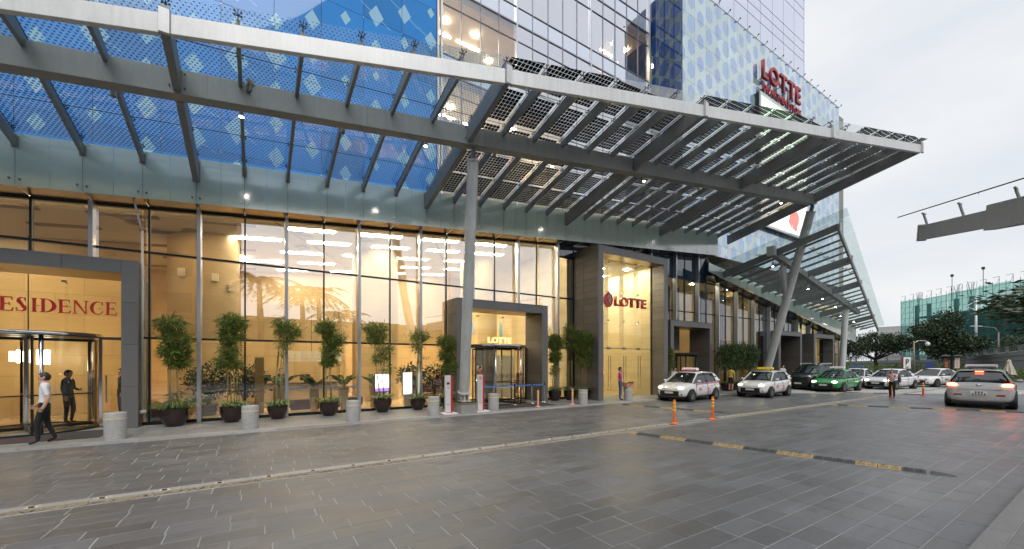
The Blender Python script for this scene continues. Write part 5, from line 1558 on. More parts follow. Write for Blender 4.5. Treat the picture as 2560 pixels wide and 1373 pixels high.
# pylon signs
PANEL_W = mat('pylon_white', (0.62,0.61,0.61), .4)
BLKP = mat('black_print', (0.02,0.02,0.02), .6); GREYP = mat('grey_print', (0.30,0.29,0.29), .6)
def pylon(x, y, label, kind):
    t = thing('pylon_sign', label, 'sign', (x, y, .082))
    z = .125
    MB().box(x-.25,x+.30,y-.24,y+.24,.0835,z).build('base_plate', WHITE, t, bevel=.006)
    MB().box(x-.13,x+.08,y-.05,y+.05,z,z+1.38).build('panel', PANEL_W, t, bevel=.004)
    MB().box(x+.082,x+.145,y-.07,y+.05,z,z+1.37).build('red_edge', RED, t, bevel=.004)
    MB().box(x-.13,x+.08,y-.056,y-.051,z+.0,z+.02).build('red_foot', RED, t)
    f = y-.0515
    q = MB(); zz = z+1.0; cx = x-.025
    if kind == 'bus':
        q.box(cx-.06,cx+.06,f-.003,f,zz+.14,zz+.155); q.box(cx-.05,cx+.05,f-.003,f,zz+.05,zz+.115)
        q.box(cx-.065,cx-.055,f-.003,f,zz+.06,zz+.1); q.box(cx+.055,cx+.065,f-.003,f,zz+.06,zz+.1)
        q.box(cx-.045,cx-.02,f-.003,f,zz+.025,zz+.047); q.box(cx+.02,cx+.045,f-.003,f,zz+.025,zz+.047)
        q.build('bus_symbol', BLKP, t)
        q = MB(); q.box(cx-.07,cx+.07,f-.003,f,zz-.06,zz-.045); q.box(cx-.05,cx+.05,f-.003,f,zz-.11,zz-.095); q.build('print_line', GREYP, t)
        MB().box(cx-.07,cx+.07,f-.003,f,z+.3,z+.312).build('red_print_line', RED, t)
    else:
        pts = [(cx+.062*math.cos(R(10*k)), zz+.25+.085*math.sin(R(10*k))) for k in range(36)]
        for k in range(36):
            a, b = pts[k], pts[(k+1) % 36]; q.beam((a[0],f-.002,a[1]),(b[0],f-.002,b[1]),.004,.014,up=(0,1,0))
        q.beam((cx-.042,f-.003,zz+.31),(cx+.042,f-.003,zz+.19),.004,.012,up=(0,1,0)); q.build('no_parking_ring', RED, t)
        q = MB(); q.box(cx-.022,cx-.008,f-.0045,f-.0035,zz+.2,zz+.3); q.box(cx-.008,cx+.022,f-.0045,f-.0035,zz+.285,zz+.3); q.box(cx-.008,cx+.022,f-.0045,f-.0035,zz+.245,zz+.258); q.box(cx+.012,cx+.024,f-.0045,f-.0035,zz+.25,zz+.295)
        q.build('parking_symbol', BLKP, t)
        q = MB()
        for k in range(17):
            w = .08 if k % 5 else .045; q.box(cx-w,cx+w*random.uniform(.6,1),f-.003,f,zz+.10-k*.045,zz+.108-k*.045)
        q.build('print_line', GREYP, t)
        MB().box(cx-.08,cx+.08,f-.003,f,z+.3,z+.312).build('red_print_line', RED, t)
pylon(5.95,13.72,'white and red pylon sign with a black bus symbol, left of the column','bus')
pylon(7.3,13.75,'white and red pylon sign with a no-parking ring, right of the column','park')

# ================================================================== INSIDE THE LOBBY
LIN = mat('lit_white_board', (0.85,0.78,0.62), .6)
t = thing('hanging_board', 'white board hanging from two rods inside the lobby', 'sign', (2,19.0,2.0))
MB().box(.86,3.15,19.0,19.05,2.02,2.46).build('board', LIN, t)
q = MB()
for x in (1.95, 2.85): q.tube((x,19.02,2.46),(x,19.02,4.5),.012,n=6)
q.build('rod', CHROME, t)
q = MB()
for x in (1.35,1.75,2.2): q.box(x-.008,x+.012,18.994,18.999,2.26,2.33); q.box(x-.07,x+.07,18.994,18.999,2.13,2.14)
q.build('print_mark', GREYP, t)
def planter(x, y, label, seed, h=.95, r=.24):
    t = thing('tall_planter', label, 'planter', (x,y,.08), 'tall beige planters in the lobby')
    MB().lathe([(0,.01),(r*.62,.01),(r,h),(r*.88,h),(r*.86,h-.08),(0,h-.08)], 4, (x,y,.08), a0=R(45), a1=R(405)).build('tapered_box', mat('beige_planter', (0.42,0.34,0.17), .5), t)
    rg = np.random.default_rng(seed); q = []; D = []
    stems = MB()
    for k in range(15):
        a = rg.uniform(0,2*math.pi); L = rg.uniform(.45,.8); b = np.array([x,y,h+.06]); tip = b + np.array([math.cos(a)*L*.75, math.sin(a)*L*.75, L*.62])
        stems.path([tuple(b), tuple((b+tip)/2+np.array([0,0,.07])), tuple(tip)], [.012,.009,.004], 5)
        for f in np.linspace(.15,1,16):
            for s in (-1,1):
                p = b+(tip-b)*f+np.array([0,0,.28*f*(1-f)]); q.append(p); D.append([math.cos(a+s*1.0),math.sin(a+s*1.0),.25-.5*f*.5])
    stems.build('stem', LEAF_M, t)
    leaf_object('leaves', np.array(q), np.array(D), .14, .05, LEAF_M, t, seed)
planter(1.85,17.15,'tall beige planter with arching leaves left of the middle bench',31)
planter(2.95,17.25,'tall beige planter with arching leaves right of the middle bench',32)
planter(4.15,17.4,'tall beige planter behind the purple-white screen',33)
planter(.75,17.6,'tall beige planter half behind the third bamboo',34)
for (x, y, lab, s) in ((-1.5,18.0,'broad dark-leaved bush behind the first silver fin inside the lobby',41),(-.4,18.2,'broad dark-leaved bush behind the second bamboo inside the lobby',42),(5.9,17.7,'leafy bush inside the glass left of the column',43),(6.9,17.5,'small leafy bush inside the glass behind the column',44)):
    t = thing('lobby_bush', lab, 'bush', (x,y,.08)); rg = np.random.default_rng(s)
    MB().lathe([(0,0),(.25,0),(.32,.4),(.27,.4),(0,.36)], 18, (x,y,.085)).build('pot', POT, t, smooth=True, angle=40)
    q = MB()
    for k in range(6): q.path([(x,y,.4),(x+rg.uniform(-.3,.3),y+rg.uniform(-.2,.2),1.4)], [.02,.008], 5)
    q.build('stem', BARK, t)
    pts, d = cloud([(x,y,1.35,.62,.45,.5),(x+.2,y,1.0,.5,.4,.3)], 900, rg, .3, 5, .08)
    leaf_object('leaves', pts, d*.6+rg.normal(size=d.shape)*.5, .16, .07, LEAF_D, t, s)
t = thing('brass_pillar', 'plain brass-coloured panel pillar standing inside the lobby glass', 'pillar', (.08,17.6,.08))
MB().box(-.08,.22,17.6,17.75,.081,2.18).build('panel', mat('brass', (0.34,0.27,0.11), .35, .7), t, bevel=.005)
for (x0, x1, y, lab) in ((1.1,2.2,18.1,'dark wooden bench left of the middle planters'),(2.6,3.9,18.3,'dark wooden bench right of the middle planters'),(-3.0,-2.5,17.1,'black low cabinet inside the glass beside the residence portal')):
    t = thing('lobby_bench', lab, 'bench', ((x0+x1)/2,y,.08))
    MB().box(x0,x1,y,y+.5,.14,.48).build('body', mat('dark_veneer', (0.05,0.022,0.015), .35), t, bevel=.01); MB().box(x0+.05,x1-.05,y+.05,y+.45,.081,.14).build('plinth', DARK, t)
t = thing('guide_rail', 'low wooden-ended belt rail behind the lobby benches', 'rail', (3.0,18.9,.08))
q = MB(); q.box(.6,3.9,18.95,18.97,.86,.93); q.build('belt', BELT, t)
q = MB()
for x in (.6,2.2,3.9): q.box(x-.04,x+.04,18.93,19.0,.081,.98)
q.build('post', WOOD, t)
def screen(x0, x1, y, z0, z1, label, col, s, strip=None):
    t = thing('display_screen', label, 'screen', ((x0+x1)/2,y,.08))
    MB().box(x0-.03,x1+.03,y+.006,y+.08,z0-.03,z1+.03).build('casing', DARK, t); MB().box((x0+x1)/2-.15,(x0+x1)/2+.15,y+.02,y+.07,.081,z0-.03).build('stand', STEEL_LT, t)
    MB().box(x0,x1,y,y+.005,z0,z1).build('display', emat('screen_white', col, s), t)
    if strip: MB().box(x0,x1,y-.004,y-.001,z0,z0+.14).build('colour_strip', emat('screen_purple', strip, 1.1), t)
screen(4.1,4.68,16.9,.78,1.5,'glowing white screen with a purple strip inside the glass',(1.0,.96,1.0),2.2,(.45,.22,.85))
screen(5.28,5.68,17.0,.6,1.55,'slimmer pale screen right of the purple-striped one',(.85,.95,.9),1.1)
# chandelier of paper-like shades
t = thing('chandelier', 'glowing white cluster lamp behind the residence revolving door', 'chandelier', (-6.4,19.8,2.0))
SH = emat('paper_shade', (1.0,.84,.55), 7)
for k in range(9):
    a = k*2.1; MB().box(-6.4+.34*math.cos(a)-.13,-6.4+.34*math.cos(a)+.13,19.8+.3*math.sin(a)-.1,19.8+.3*math.sin(a)+.1,1.92+.05*(k % 3),2.22+.06*(k % 4)).build('shade', SH, t)
MB().tube((-6.4,19.8,2.3),(-6.4,19.8,6.2),.015,n=6).build('cord', DARK, t)
# lettering seen inside at right of the lobby
t = thing('wall_lettering', 'dark EST letters on the amber wall left of the column', 'lettering', (6.9,18.5,2.2))
letters(t, 'EST', 6.72, 18.5, 2.12, .13, .012, BLKP, fit=.36)
# shop figures behind the middle revolving door
t = thing('store_partition', 'white partition lettered BUSINESS Style behind the middle revolving door', 'partition', (10.8,18.6,.08))
PART = mat('partition_white', (0.74,0.70,0.60), .6)
MB().box(9.9,12.2,18.6,18.75,.085,2.35).build('board', PART, t)
letters(t, 'BUSINESS', 10.65, 18.595, 1.15, .2, .008, GREYP, fit=1.35)
letters(t, 'Style', 10.95, 18.595, .72, .34, .008, mat('pale_print', (0.45,0.42,0.38), .6), fit=.95)
t = thing('hanging_artwork', 'colourful hanging panel high behind the middle revolving door', 'panel', (9.3,19.5,3.3))
for k, c in enumerate(((.55,.9,.85),(.95,.35,.65),(1.0,.75,.15),(.75,.85,.95))):
    MB().box(8.4+.45*k,8.83+.45*k,19.5,19.54,3.35+.1*(k % 2),4.2).build('panel', mat('art_%d' % k, tuple(v*.75 for v in c), .6), t)
for (x, y, s) in ((8.2,19.2,1),(8.75,19.6,2)):
    t = thing('clothes_rack', 'rack of dark clothes %s behind the middle revolving door' % ('left' if s == 1 else 'further back'), 'clothes rack', (x,y,.08))
    q = MB(); q.tube((x-.4,y,.09),(x-.4,y,1.4),.015,n=6); q.tube((x+.4,y,.09),(x+.4,y,1.4),.015,n=6); q.tube((x-.4,y,1.4),(x+.4,y,1.4),.015,n=6); q.build('rail', CHROME, t)
    for k in range(7): MB().hexa([(x-.36+.1*k,y-.2,.55),(x-.3+.1*k,y-.2,.55),(x-.3+.1*k,y+.2,.55),(x-.36+.1*k,y+.2,.55)],[(x-.35+.1*k,y-.06,1.36),(x-.31+.1*k,y-.06,1.36),(x-.31+.1*k,y+.06,1.36),(x-.35+.1*k,y+.06,1.36)]).build('garment', mat('cloth_%d%d' % (s,k), random.choice([(.25,.05,.03),(.12,.10,.08),(.35,.12,.05),(.05,.05,.06)]), .9), t)

# reception desk, staff, seats and wall lamps that fill the lobby
DESK = mat('desk_stone', (0.55,0.45,0.28), .3); SOFA = mat('sofa_cloth', (0.12,0.05,0.03), .8)
t = thing('reception_desk', 'long pale reception desk deep inside the lobby below the hanging board', 'desk', (1.2,19.9,.08))
MB().box(-.6,3.1,19.7,20.3,.081,1.05).build('counter', DESK, t, bevel=.02); MB().box(-.68,3.18,19.62,20.36,1.052,1.1).build('worktop', mat('desk_top', (0.08,0.05,0.03), .2), t, bevel=.01)
for k, x in enumerate((.1,1.6)):
    q = MB(); q.box(x,x+.4,19.95,19.98,1.18,1.45); q.box(x+.16,x+.24,19.96,19.99,1.102,1.2); q.build('monitor', DARK, t)
for k, (x, lab) in enumerate(((6.9,'dark lobby armchair behind the small leafy bush'),(8.1,'dark lobby armchair left of the middle revolving door'))):
    t = thing('armchair', lab, 'armchair', (x,18.9,.08)); MB().box(x-.4,x+.4,18.6,19.3,.2,.5).build('seat', SOFA, t, bevel=.05); MB().box(x-.4,x+.4,19.15,19.35,.5,.95).build('backrest', SOFA, t, bevel=.05)
    for s in (-1,1): MB().box(x+s*.42-.08,x+s*.42+.08,18.6,19.3,.2,.68).build('armrest', SOFA, t, bevel=.03)
    for dx in (-.36,.36):
        for yy in (18.65,19.25): MB().box(x+dx-.025,x+dx+.025,yy-.025,yy+.025,.082,.2).build('leg', DARK, t)
SCON = mat('sconce', (0.7,0.66,0.55), .5)
for (x, y, z, lab) in ((-2.35,18.95,5.15,'pale box sconce on the left of the huge stone column'),(-1.35,18.86,5.05,'pale box sconce in the middle of the huge stone column'),(-.85,19.15,4.75,'lower pale box sconce on the right of the huge stone column')):
    t = thing('wall_sconce', lab, 'wall lamp', (x,y,z)); MB().box(x-.11,x+.11,y-.08,y+.06,z,z+.3).build('shade', SCON, t, bevel=.02); MB().box(x-.05,x+.05,y+.06,y+.2,z+.1,z+.2).build('bracket', DARK, t)
BEAMM = mat('ceiling_groove', (0.40,0.36,0.28), .7)
for (x0, y0, x1, y1, lab) in ((-4.6,16.5,-1.6,21.5,'dark groove crossing the dim left lobby ceiling'),(.4,16.5,4.4,24.5,'long groove crossing the lobby ceiling over the benches'),(6.4,16.5,10.6,24.5,'long groove crossing the lobby ceiling left of the middle portal')):
    a, b = Vector((x0,y0,cz(x0)-.012)), Vector((x1,y1,cz(x1)-.012)); tag(MB().beam(a, b, .09, .02).build('ceiling_groove', BEAMM), lab, 'ceiling groove')
t = thing('areca_palm', 'feathery areca palm inside the glass behind the first bamboo', 'palm', (-2.3,17.3,.08)); rg = np.random.default_rng(77)
MB().lathe([(0,0),(.2,0),(.26,.35),(.22,.35),(0,.3)], 16, (-2.3,17.3,.081)).build('pot', POT, t, smooth=True, angle=40); pts = []; D = []; st_ = MB()
for k in range(13):
    a = 2*math.pi*k/13+rg.uniform(-.2,.2); L_ = rg.uniform(.9,1.4); el_ = rg.uniform(.5,1.1); prev = None
    for f in np.linspace(0,1,16):
        p = np.array([-2.3+math.cos(a)*L_*f*math.cos(el_),17.3+math.sin(a)*L_*f*math.cos(el_)*.5,.4+L_*f*math.sin(el_)*1.1-.45*f*f])
        if prev is not None: st_.tube(tuple(prev),tuple(p),.008,n=4)
        prev = p
        if f > .2:
            for s in (-1,1): pts.append(p); D.append([math.cos(a+s*.9),math.sin(a+s*.9),-.35])
st_.build('stem', LEAF_M, t); leaf_object('fronds', np.array(pts), np.array(D), .34, .035, LEAF_M, t, 77)
# ================================================================== PEOPLE
SKIN = mat('skin', (0.55, 0.33, 0.23), 0.5, 0, 0.06); HAIR = mat('black_hair', (0.012, 0.010, 0.010), 0.45)
SHOE = mat('black_shoe', (0.015, 0.015, 0.015), 0.35); EYE = mat('eye_dark', (0.02,0.015,0.012), .3); LIP = mat('lip', (0.35,0.12,0.10), .5)
def person(label, loc, rz, J, top, legs, shoe=SHOE, sleeve='short', height=1.68, hair='short', skirt=False, bulk=1.0, bare_legs=False):
    """J overrides joints of a neutral standing figure that faces -Y"""
    P = dict(pelvis=(0,0,.93), waist=(0,0,1.06), chest=(0,.005,1.26), collar=(0,.01,1.40), neck=(0,.0,1.47), jaw=(0,-.025,1.535), head=(0,-.005,1.60), crown=(0,.005,1.665),
             sl=(.175,.005,1.385), el=(.212,.03,1.11), wl=(.205,-.03,.87), hl=(.20,-.05,.80), sr=(-.175,.005,1.385), er=(-.212,.03,1.11), wr=(-.205,-.03,.87), hr_=(-.20,-.05,.80),
             pl=(.09,0,.88), kl=(.095,-.015,.49), al=(.095,.02,.09), tl=(.105,-.13,.035), pr=(-.09,0,.88), kr=(-.095,-.015,.49), ar=(-.095,.02,.09), tr=(-.105,-.13,.035))
    P.update(J)
    E = [('pelvis','waist'),('waist','chest'),('chest','collar'),('collar','neck'),('neck','jaw'),('jaw','head'),('head','crown'),
         ('collar','sl'),('sl','el'),('el','wl'),('wl','hl'),('collar','sr'),('sr','er'),('er','wr'),('wr','hr_'),
         ('pelvis','pl'),('pl','kl'),('kl','al'),('al','tl'),('pelvis','pr'),('pr','kr'),('kr','ar'),('ar','tr')]
    rad = dict(pelvis=(.145,.11), waist=(.125,.098), chest=(.145,.11), collar=(.10,.08), neck=(.052,.055), jaw=(.062,.075), head=(.078,.095), crown=(.055,.07),
               sl=(.064,.062), el=(.044,.044), wl=(.031,.028), hl=(.036,.02), sr=(.064,.062), er=(.044,.044), wr=(.031,.028), hr_=(.036,.02),
               pl=(.095,.095), kl=(.062,.062), al=(.042,.045), tl=(.04,.028), pr=(.095,.095), kr=(.062,.062), ar=(.042,.045), tr=(.04,.028))
    names = list(P); idx = {n: i for i, n in enumerate(names)}
    me = bpy.data.meshes.new('body'); me.from_pydata([P[n] for n in names], [(idx[a], idx[b]) for a, b in E], [])
    ob = bpy.data.objects.new('body', me); COL.objects.link(ob)
    sk = ob.modifiers.new('skin', 'SKIN'); sk.use_smooth_shade = True
    for n in names:
        v = me.skin_vertices[0].data[idx[n]]; r = rad[n]; v.radius = (r[0]*bulk, r[1]*bulk); v.use_root = n == 'pelvis'
    sb = ob.modifiers.new('sub', 'SUBSURF'); sb.levels = 2; sb.render_levels = 2
    dg = bpy.context.evaluated_depsgraph_get()
    bm = bpy.data.meshes.new_from_object(ob.evaluated_get(dg)); bpy.data.objects.remove(ob)
    q = MB()
    for v in bm.vertices: q.V.append(tuple(v.co))
    def seg_d(p, a, b):
        a = Vector(a); b = Vector(b); t = max(0, min(1, (p-a).dot(b-a)/max((b-a).length_squared, 1e-9))); return (p-(a+(b-a)*t)).length, t
    cls = {}
    for a, b in E:
        if a in ('neck','jaw','head') or b == 'neck': c = 1
        elif a in ('wl','wr') : c = 1
        elif a in ('el','er'): c = 0 if sleeve == 'long' else 1
        elif a in ('al','ar'): c = 3
        elif a in ('pl','pr','kl','kr') or b in ('pl','pr'): c = 2
        else: c = 0
        cls[(a, b)] = c
    for f in bm.polygons:
        c = Vector(f.center); best = min((( seg_d(c, P[a], P[b]), (a, b)) for a, b in E), key=lambda z: z[0][0])
        (dist, tt), e = best; k = cls[e]
        if e in (('sl','el'),('sr','er')) and sleeve == 'short' and tt > .75: k = 1
        if e == ('pelvis','waist') and tt < .25: k = 2
        if e in (('kl','al'),('kr','ar')) and (bare_legs and tt < .95): k = 1
        if e in (('kl','al'),('kr','ar')) and tt > .97: k = 3
        if e in (('pl','kl'),('pr','kr')) and bare_legs and tt > .85: k = 1
        q.F.append(tuple(f.vertices)); q.I.append(k); q.UV.append(None)
    # fingers: four unequal bent fingers and a thumb at the side of each palm
    for h, w, s in (('hl','wl',1),('hr_','wr',-1)):
        H, Wv = Vector(P[h]), Vector(P[w]); d = (H-Wv).normalized(); side = Vector((0,-1,0)) if abs(d.y) < .8 else Vector((0,0,1))
        side = (side - d*side.dot(d)).normalized(); nrm = d.cross(side)
        for i, L in enumerate((.062,.072,.068,.052)):
            b = H + d*.012 + side*(.026-.0175*i); m1 = b + d*L*.5 + nrm*.006*s; e1 = m1 + d*L*.4 + nrm*.02*s
            q.path([b, m1, e1], [.0095,.0085,.006], 6, 1)
        b = H - d*.02 + side*.03; q.path([b, b+side*.025+d*.025, b+side*.028+d*.055], [.0105,.0095,.007], 6, 1)
    # face
    hd = Vector(P['head']); q.ball(hd+Vector((0,0,-.004)), (.080,.099,.115), 1, 18, 12)
    q.ball(hd+Vector((.032,-.088,.0)), (.013,.010,.009), 4, 6, 5); q.ball(hd+Vector((-.032,-.088,.0)), (.013,.008,.009), 4, 6, 5)
    q.add([hd+Vector(v) for v in ((-.014,-.088,-.035),(.014,-.088,-.035),(0,-.115,-.032),(0,-.094,.008))], [(0,1,2),(0,2,3),(1,3,2)], 1)
    q.ball(hd+Vector((0,-.083,-.058)), (.024,.008,.007), 5, 8, 5)
    for s in (-1,1): q.ball(hd+Vector((s*.083,.008,-.012)), (.012,.022,.032), 1, 6, 5)
    k = height/1.70
    t = thing('person', label, 'person', (0,0,0))
    q.V = [(a*k, b*k, c*k) for a, b, c in q.V]
    q.build('body', [top, SKIN, legs, shoe, EYE, LIP], t, smooth=True)
    # hair: a shell over the skull, open at the face
    hb = MB(); full = MB(); hx, hy, hz = P['head']; full.ball((hx, hy+.006, hz+.002), (.087,.107,.120), 0, 20, 14)
    keep = []
    for f in full.F:
        c = sum((Vector(full.V[i]) for i in f), Vector())/len(f) - Vector(P['head'])
        if c.z > .062 or (c.y > .0 and c.z > -.075) or (c.y > -.045 and c.z > .0): keep.append(f)
    hb.add([(a*k, b*k, c*k) for a, b, c in full.V], keep)
    if hair == 'long':
        V = []; n = 9
        for j in range(6):
            for i in range(n):
                a = R(-10)+R(200)*i/(n-1); V.append(((hx+(.088+.008*j)*math.cos(a))*k, (hy+.01+(.10-.004*j)*math.sin(a))*k, (hz+.03-.058*j)*k))
        hb.add(V, [(j*n+i, j*n+i+1, (j+1)*n+i+1, (j+1)*n+i) for j in range(5) for i in range(n-1)])
    hb.build('hair', HAIR, t, smooth=True)
    if skirt: MB().lathe([(.16*k,1.0*k),(.19*k,.85*k),(.22*k,.55*k),(.2*k,.55*k)], 20).build('skirt', legs, t, smooth=True)
    t.location = loc; t.rotation_euler = (0,0,rz)
    return t
cl_ = lambda n, c: mat(n, c, .85, 0, .1, 8)
SH_W, TR_B, SH_P, JEAN, SH_Y, SH_PK, SUIT = cl_('white_shirt',(.66,.66,.68)), cl_('black_trousers',(.012,.012,.014)), cl_('pink_shirt',(.72,.12,.22)), cl_('blue_jeans',(.06,.10,.22)), cl_('yellow_shirt',(.68,.5,.08)), cl_('pale_pink_blouse',(.62,.42,.44)), cl_('dark_suit',(.02,.02,.024))
walk = dict(kl=(.09,-.11,.49), al=(.09,-.09,.09), tl=(.095,-.24,.035), kr=(-.09,.03,.49), ar=(-.09,.17,.11), tr=(-.10,.03,.035), el=(.245,.09,1.12), wl=(.265,.02,.90), hl=(.265,-.02,.84), er=(-.245,-.03,1.12), wr=(-.265,-.15,.93), hr_=(-.265,-.19,.88))
person('man in white shirt and black trousers walking past the residence portal', (-4.22,13.85,.083), R(-80), walk, SH_W, TR_B, height=1.66)
person('dark-suited figure just inside the residence revolving door', (-4.95,17.9,.083), R(75), dict(el=(.21,-.02,1.12), wl=(.15,-.2,1.06), hl=(.12,-.25,1.08), kl=(.09,-.08,.49), al=(.09,-.02,.09)), SUIT, SUIT, sleeve='long', height=1.66)
person('dark-suited figure inside behind the lit side door', (-3.95,18.9,.083), R(-60), {}, SUIT, SUIT, sleeve='long', height=1.68)
person('man in pink shirt and jeans holding a phone to his ear by the tall portal', (15.3,13.95,.083), R(50), dict(er=(-.26,-.06,1.15), wr=(-.17,-.10,1.44), hr_=(-.125,-.08,1.53)), SH_P, JEAN, height=1.66)
person('woman with long dark hair standing behind the nearest white hatchback', (20.3,14.4,.083), R(-20), {}, cl_('white_blouse',(.6,.6,.64)), TR_B, hair='long', height=1.6)
person('man in yellow shirt and dark shorts by the leafy shrubs', (26.0,14.3,.083), R(100), {}, SH_Y, TR_B, bare_legs=True, height=1.62)
person('man in white shirt behind the black off-road car', (33.3,14.4,.083), R(-30), dict(er=(-.24,-.12,1.16), wr=(-.05,-.26,1.2), hr_=(0,-.27,1.22)), SH_W, TR_B, height=1.68)
person('woman in pale pink blouse and black leggings standing among the cars', (29.75,7.4,.003), R(-95), dict(el=(.22,-.06,1.14), wl=(.1,-.22,1.22), hl=(.05,-.24,1.28)), SH_PK, TR_B, hair='long', height=1.58)
t = thing('handbag', 'dark shoulder bag carried by the woman in pale pink', 'bag', (29.95,7.25,.85))
MB().box(29.86,30.1,7.1,7.2,.86,1.16).build('bag_body', mat('navy_leather', (.03,.035,.07), .4), t, bevel=.02)
MB().path([(29.88,7.15,1.16),(29.93,7.2,1.38),(30.05,7.2,1.36),(30.08,7.15,1.16)], .01, 6).build('strap', BLACK, t)

person('receptionist in dark suit behind the pale reception desk', (.9,20.45,.083), R(0), dict(er=(-.22,-.1,1.15), wr=(-.12,-.3,1.1), hr_=(-.1,-.36,1.12)), SUIT, SUIT, sleeve='long', height=1.64)
person('shopper in white shirt inside behind the middle revolving door', (10.3,18.1,.083), R(35), walk, SH_W, TR_B, height=1.68)
# ================================================================== CARS
CARGLASS = spandrel('car_glass', (0.012,0.016,0.018), 0.012, .12, 0); RIM = mat('alloy_rim', (0.45,0.46,0.47), .3, .8); TYRE = mat('tyre', (0.015,0.015,0.016), .8)
HEAD_ON = emat('headlamp_on', (1.0,.86,.60), 9); HEAD_OFF = mat('headlamp_glass', (0.6,0.62,0.64), .15, .4); TAIL_ON = emat('tail_lamp_on', (1.0,.04,.015), 42); TAIL_HOT = emat('tail_lamp_core', (1.0,.42,.10), 14); TAIL_OFF = mat('tail_lamp', (0.32,0.015,0.015), .2)
PLATE = mat('number_plate', (0.7,0.7,0.68), .5); GRILLE = mat('grille_black', (0.012,0.012,0.013), .4)
def paint(name, c, metal=0.0): return mat(name, c, .28, metal, .06, 1.5, coat=.7, rvar=.04)
HATCH = dict(L=1.88, sx=[1.88,1.80,1.58,1.25,.85,.35,-.3,-.9,-1.4,-1.7,-1.84,-1.88], w=[.52,.68,.78,.82,.835,.84,.84,.84,.83,.80,.74,.66],
             zt=[.62,.74,.86,.93,.97,.97,.985,1.0,1.03,1.04,1.02,.92], zb=[.34,.24,.2,.2,.2,.2,.2,.2,.2,.22,.25,.30],
             gx=[.98,.30,-.15,-.8,-1.52,-1.82], gz=[.97,1.43,1.50,1.50,1.45,1.02], gw=[.70,.58,.585,.585,.56,.64], base=[.96,.97,.98,1.0,1.03,1.04], wheels=(1.19,-1.20), wr=.295)
SEDAN = dict(L=2.2, sx=[2.2,2.1,1.8,1.4,.95,.4,-.3,-.9,-1.4,-1.9,-2.15,-2.2], w=[.55,.72,.82,.86,.87,.87,.87,.87,.86,.82,.76,.66],
             zt=[.58,.70,.80,.87,.92,.93,.94,.95,.98,1.0,.97,.85], zb=[.34,.24,.2,.2,.2,.2,.2,.2,.2,.24,.32,.42],
             gx=[1.1,.30,-.2,-.75,-1.2,-1.75], gz=[.92,1.38,1.45,1.44,1.36,1.0], gw=[.72,.58,.59,.585,.56,.66], base=[.92,.93,.94,.95,.98,1.0], wheels=(1.35,-1.32), wr=.31)
SUV = dict(L=2.35, sx=[2.35,2.28,2.0,1.55,1.05,.4,-.3,-.9,-1.5,-2.0,-2.28,-2.35], w=[.66,.80,.88,.90,.91,.91,.91,.91,.91,.89,.84,.76],
           zt=[.85,1.0,1.08,1.14,1.18,1.18,1.2,1.21,1.23,1.23,1.2,1.1], zb=[.5,.38,.34,.34,.34,.34,.34,.34,.34,.36,.42,.55],
           gx=[1.15,.45,-.1,-1.0,-1.9,-2.22], gz=[1.18,1.72,1.80,1.80,1.74,1.25], gw=[.76,.64,.65,.65,.62,.7], base=[1.17,1.18,1.2,1.21,1.23,1.23], wheels=(1.42,-1.40), wr=.38)
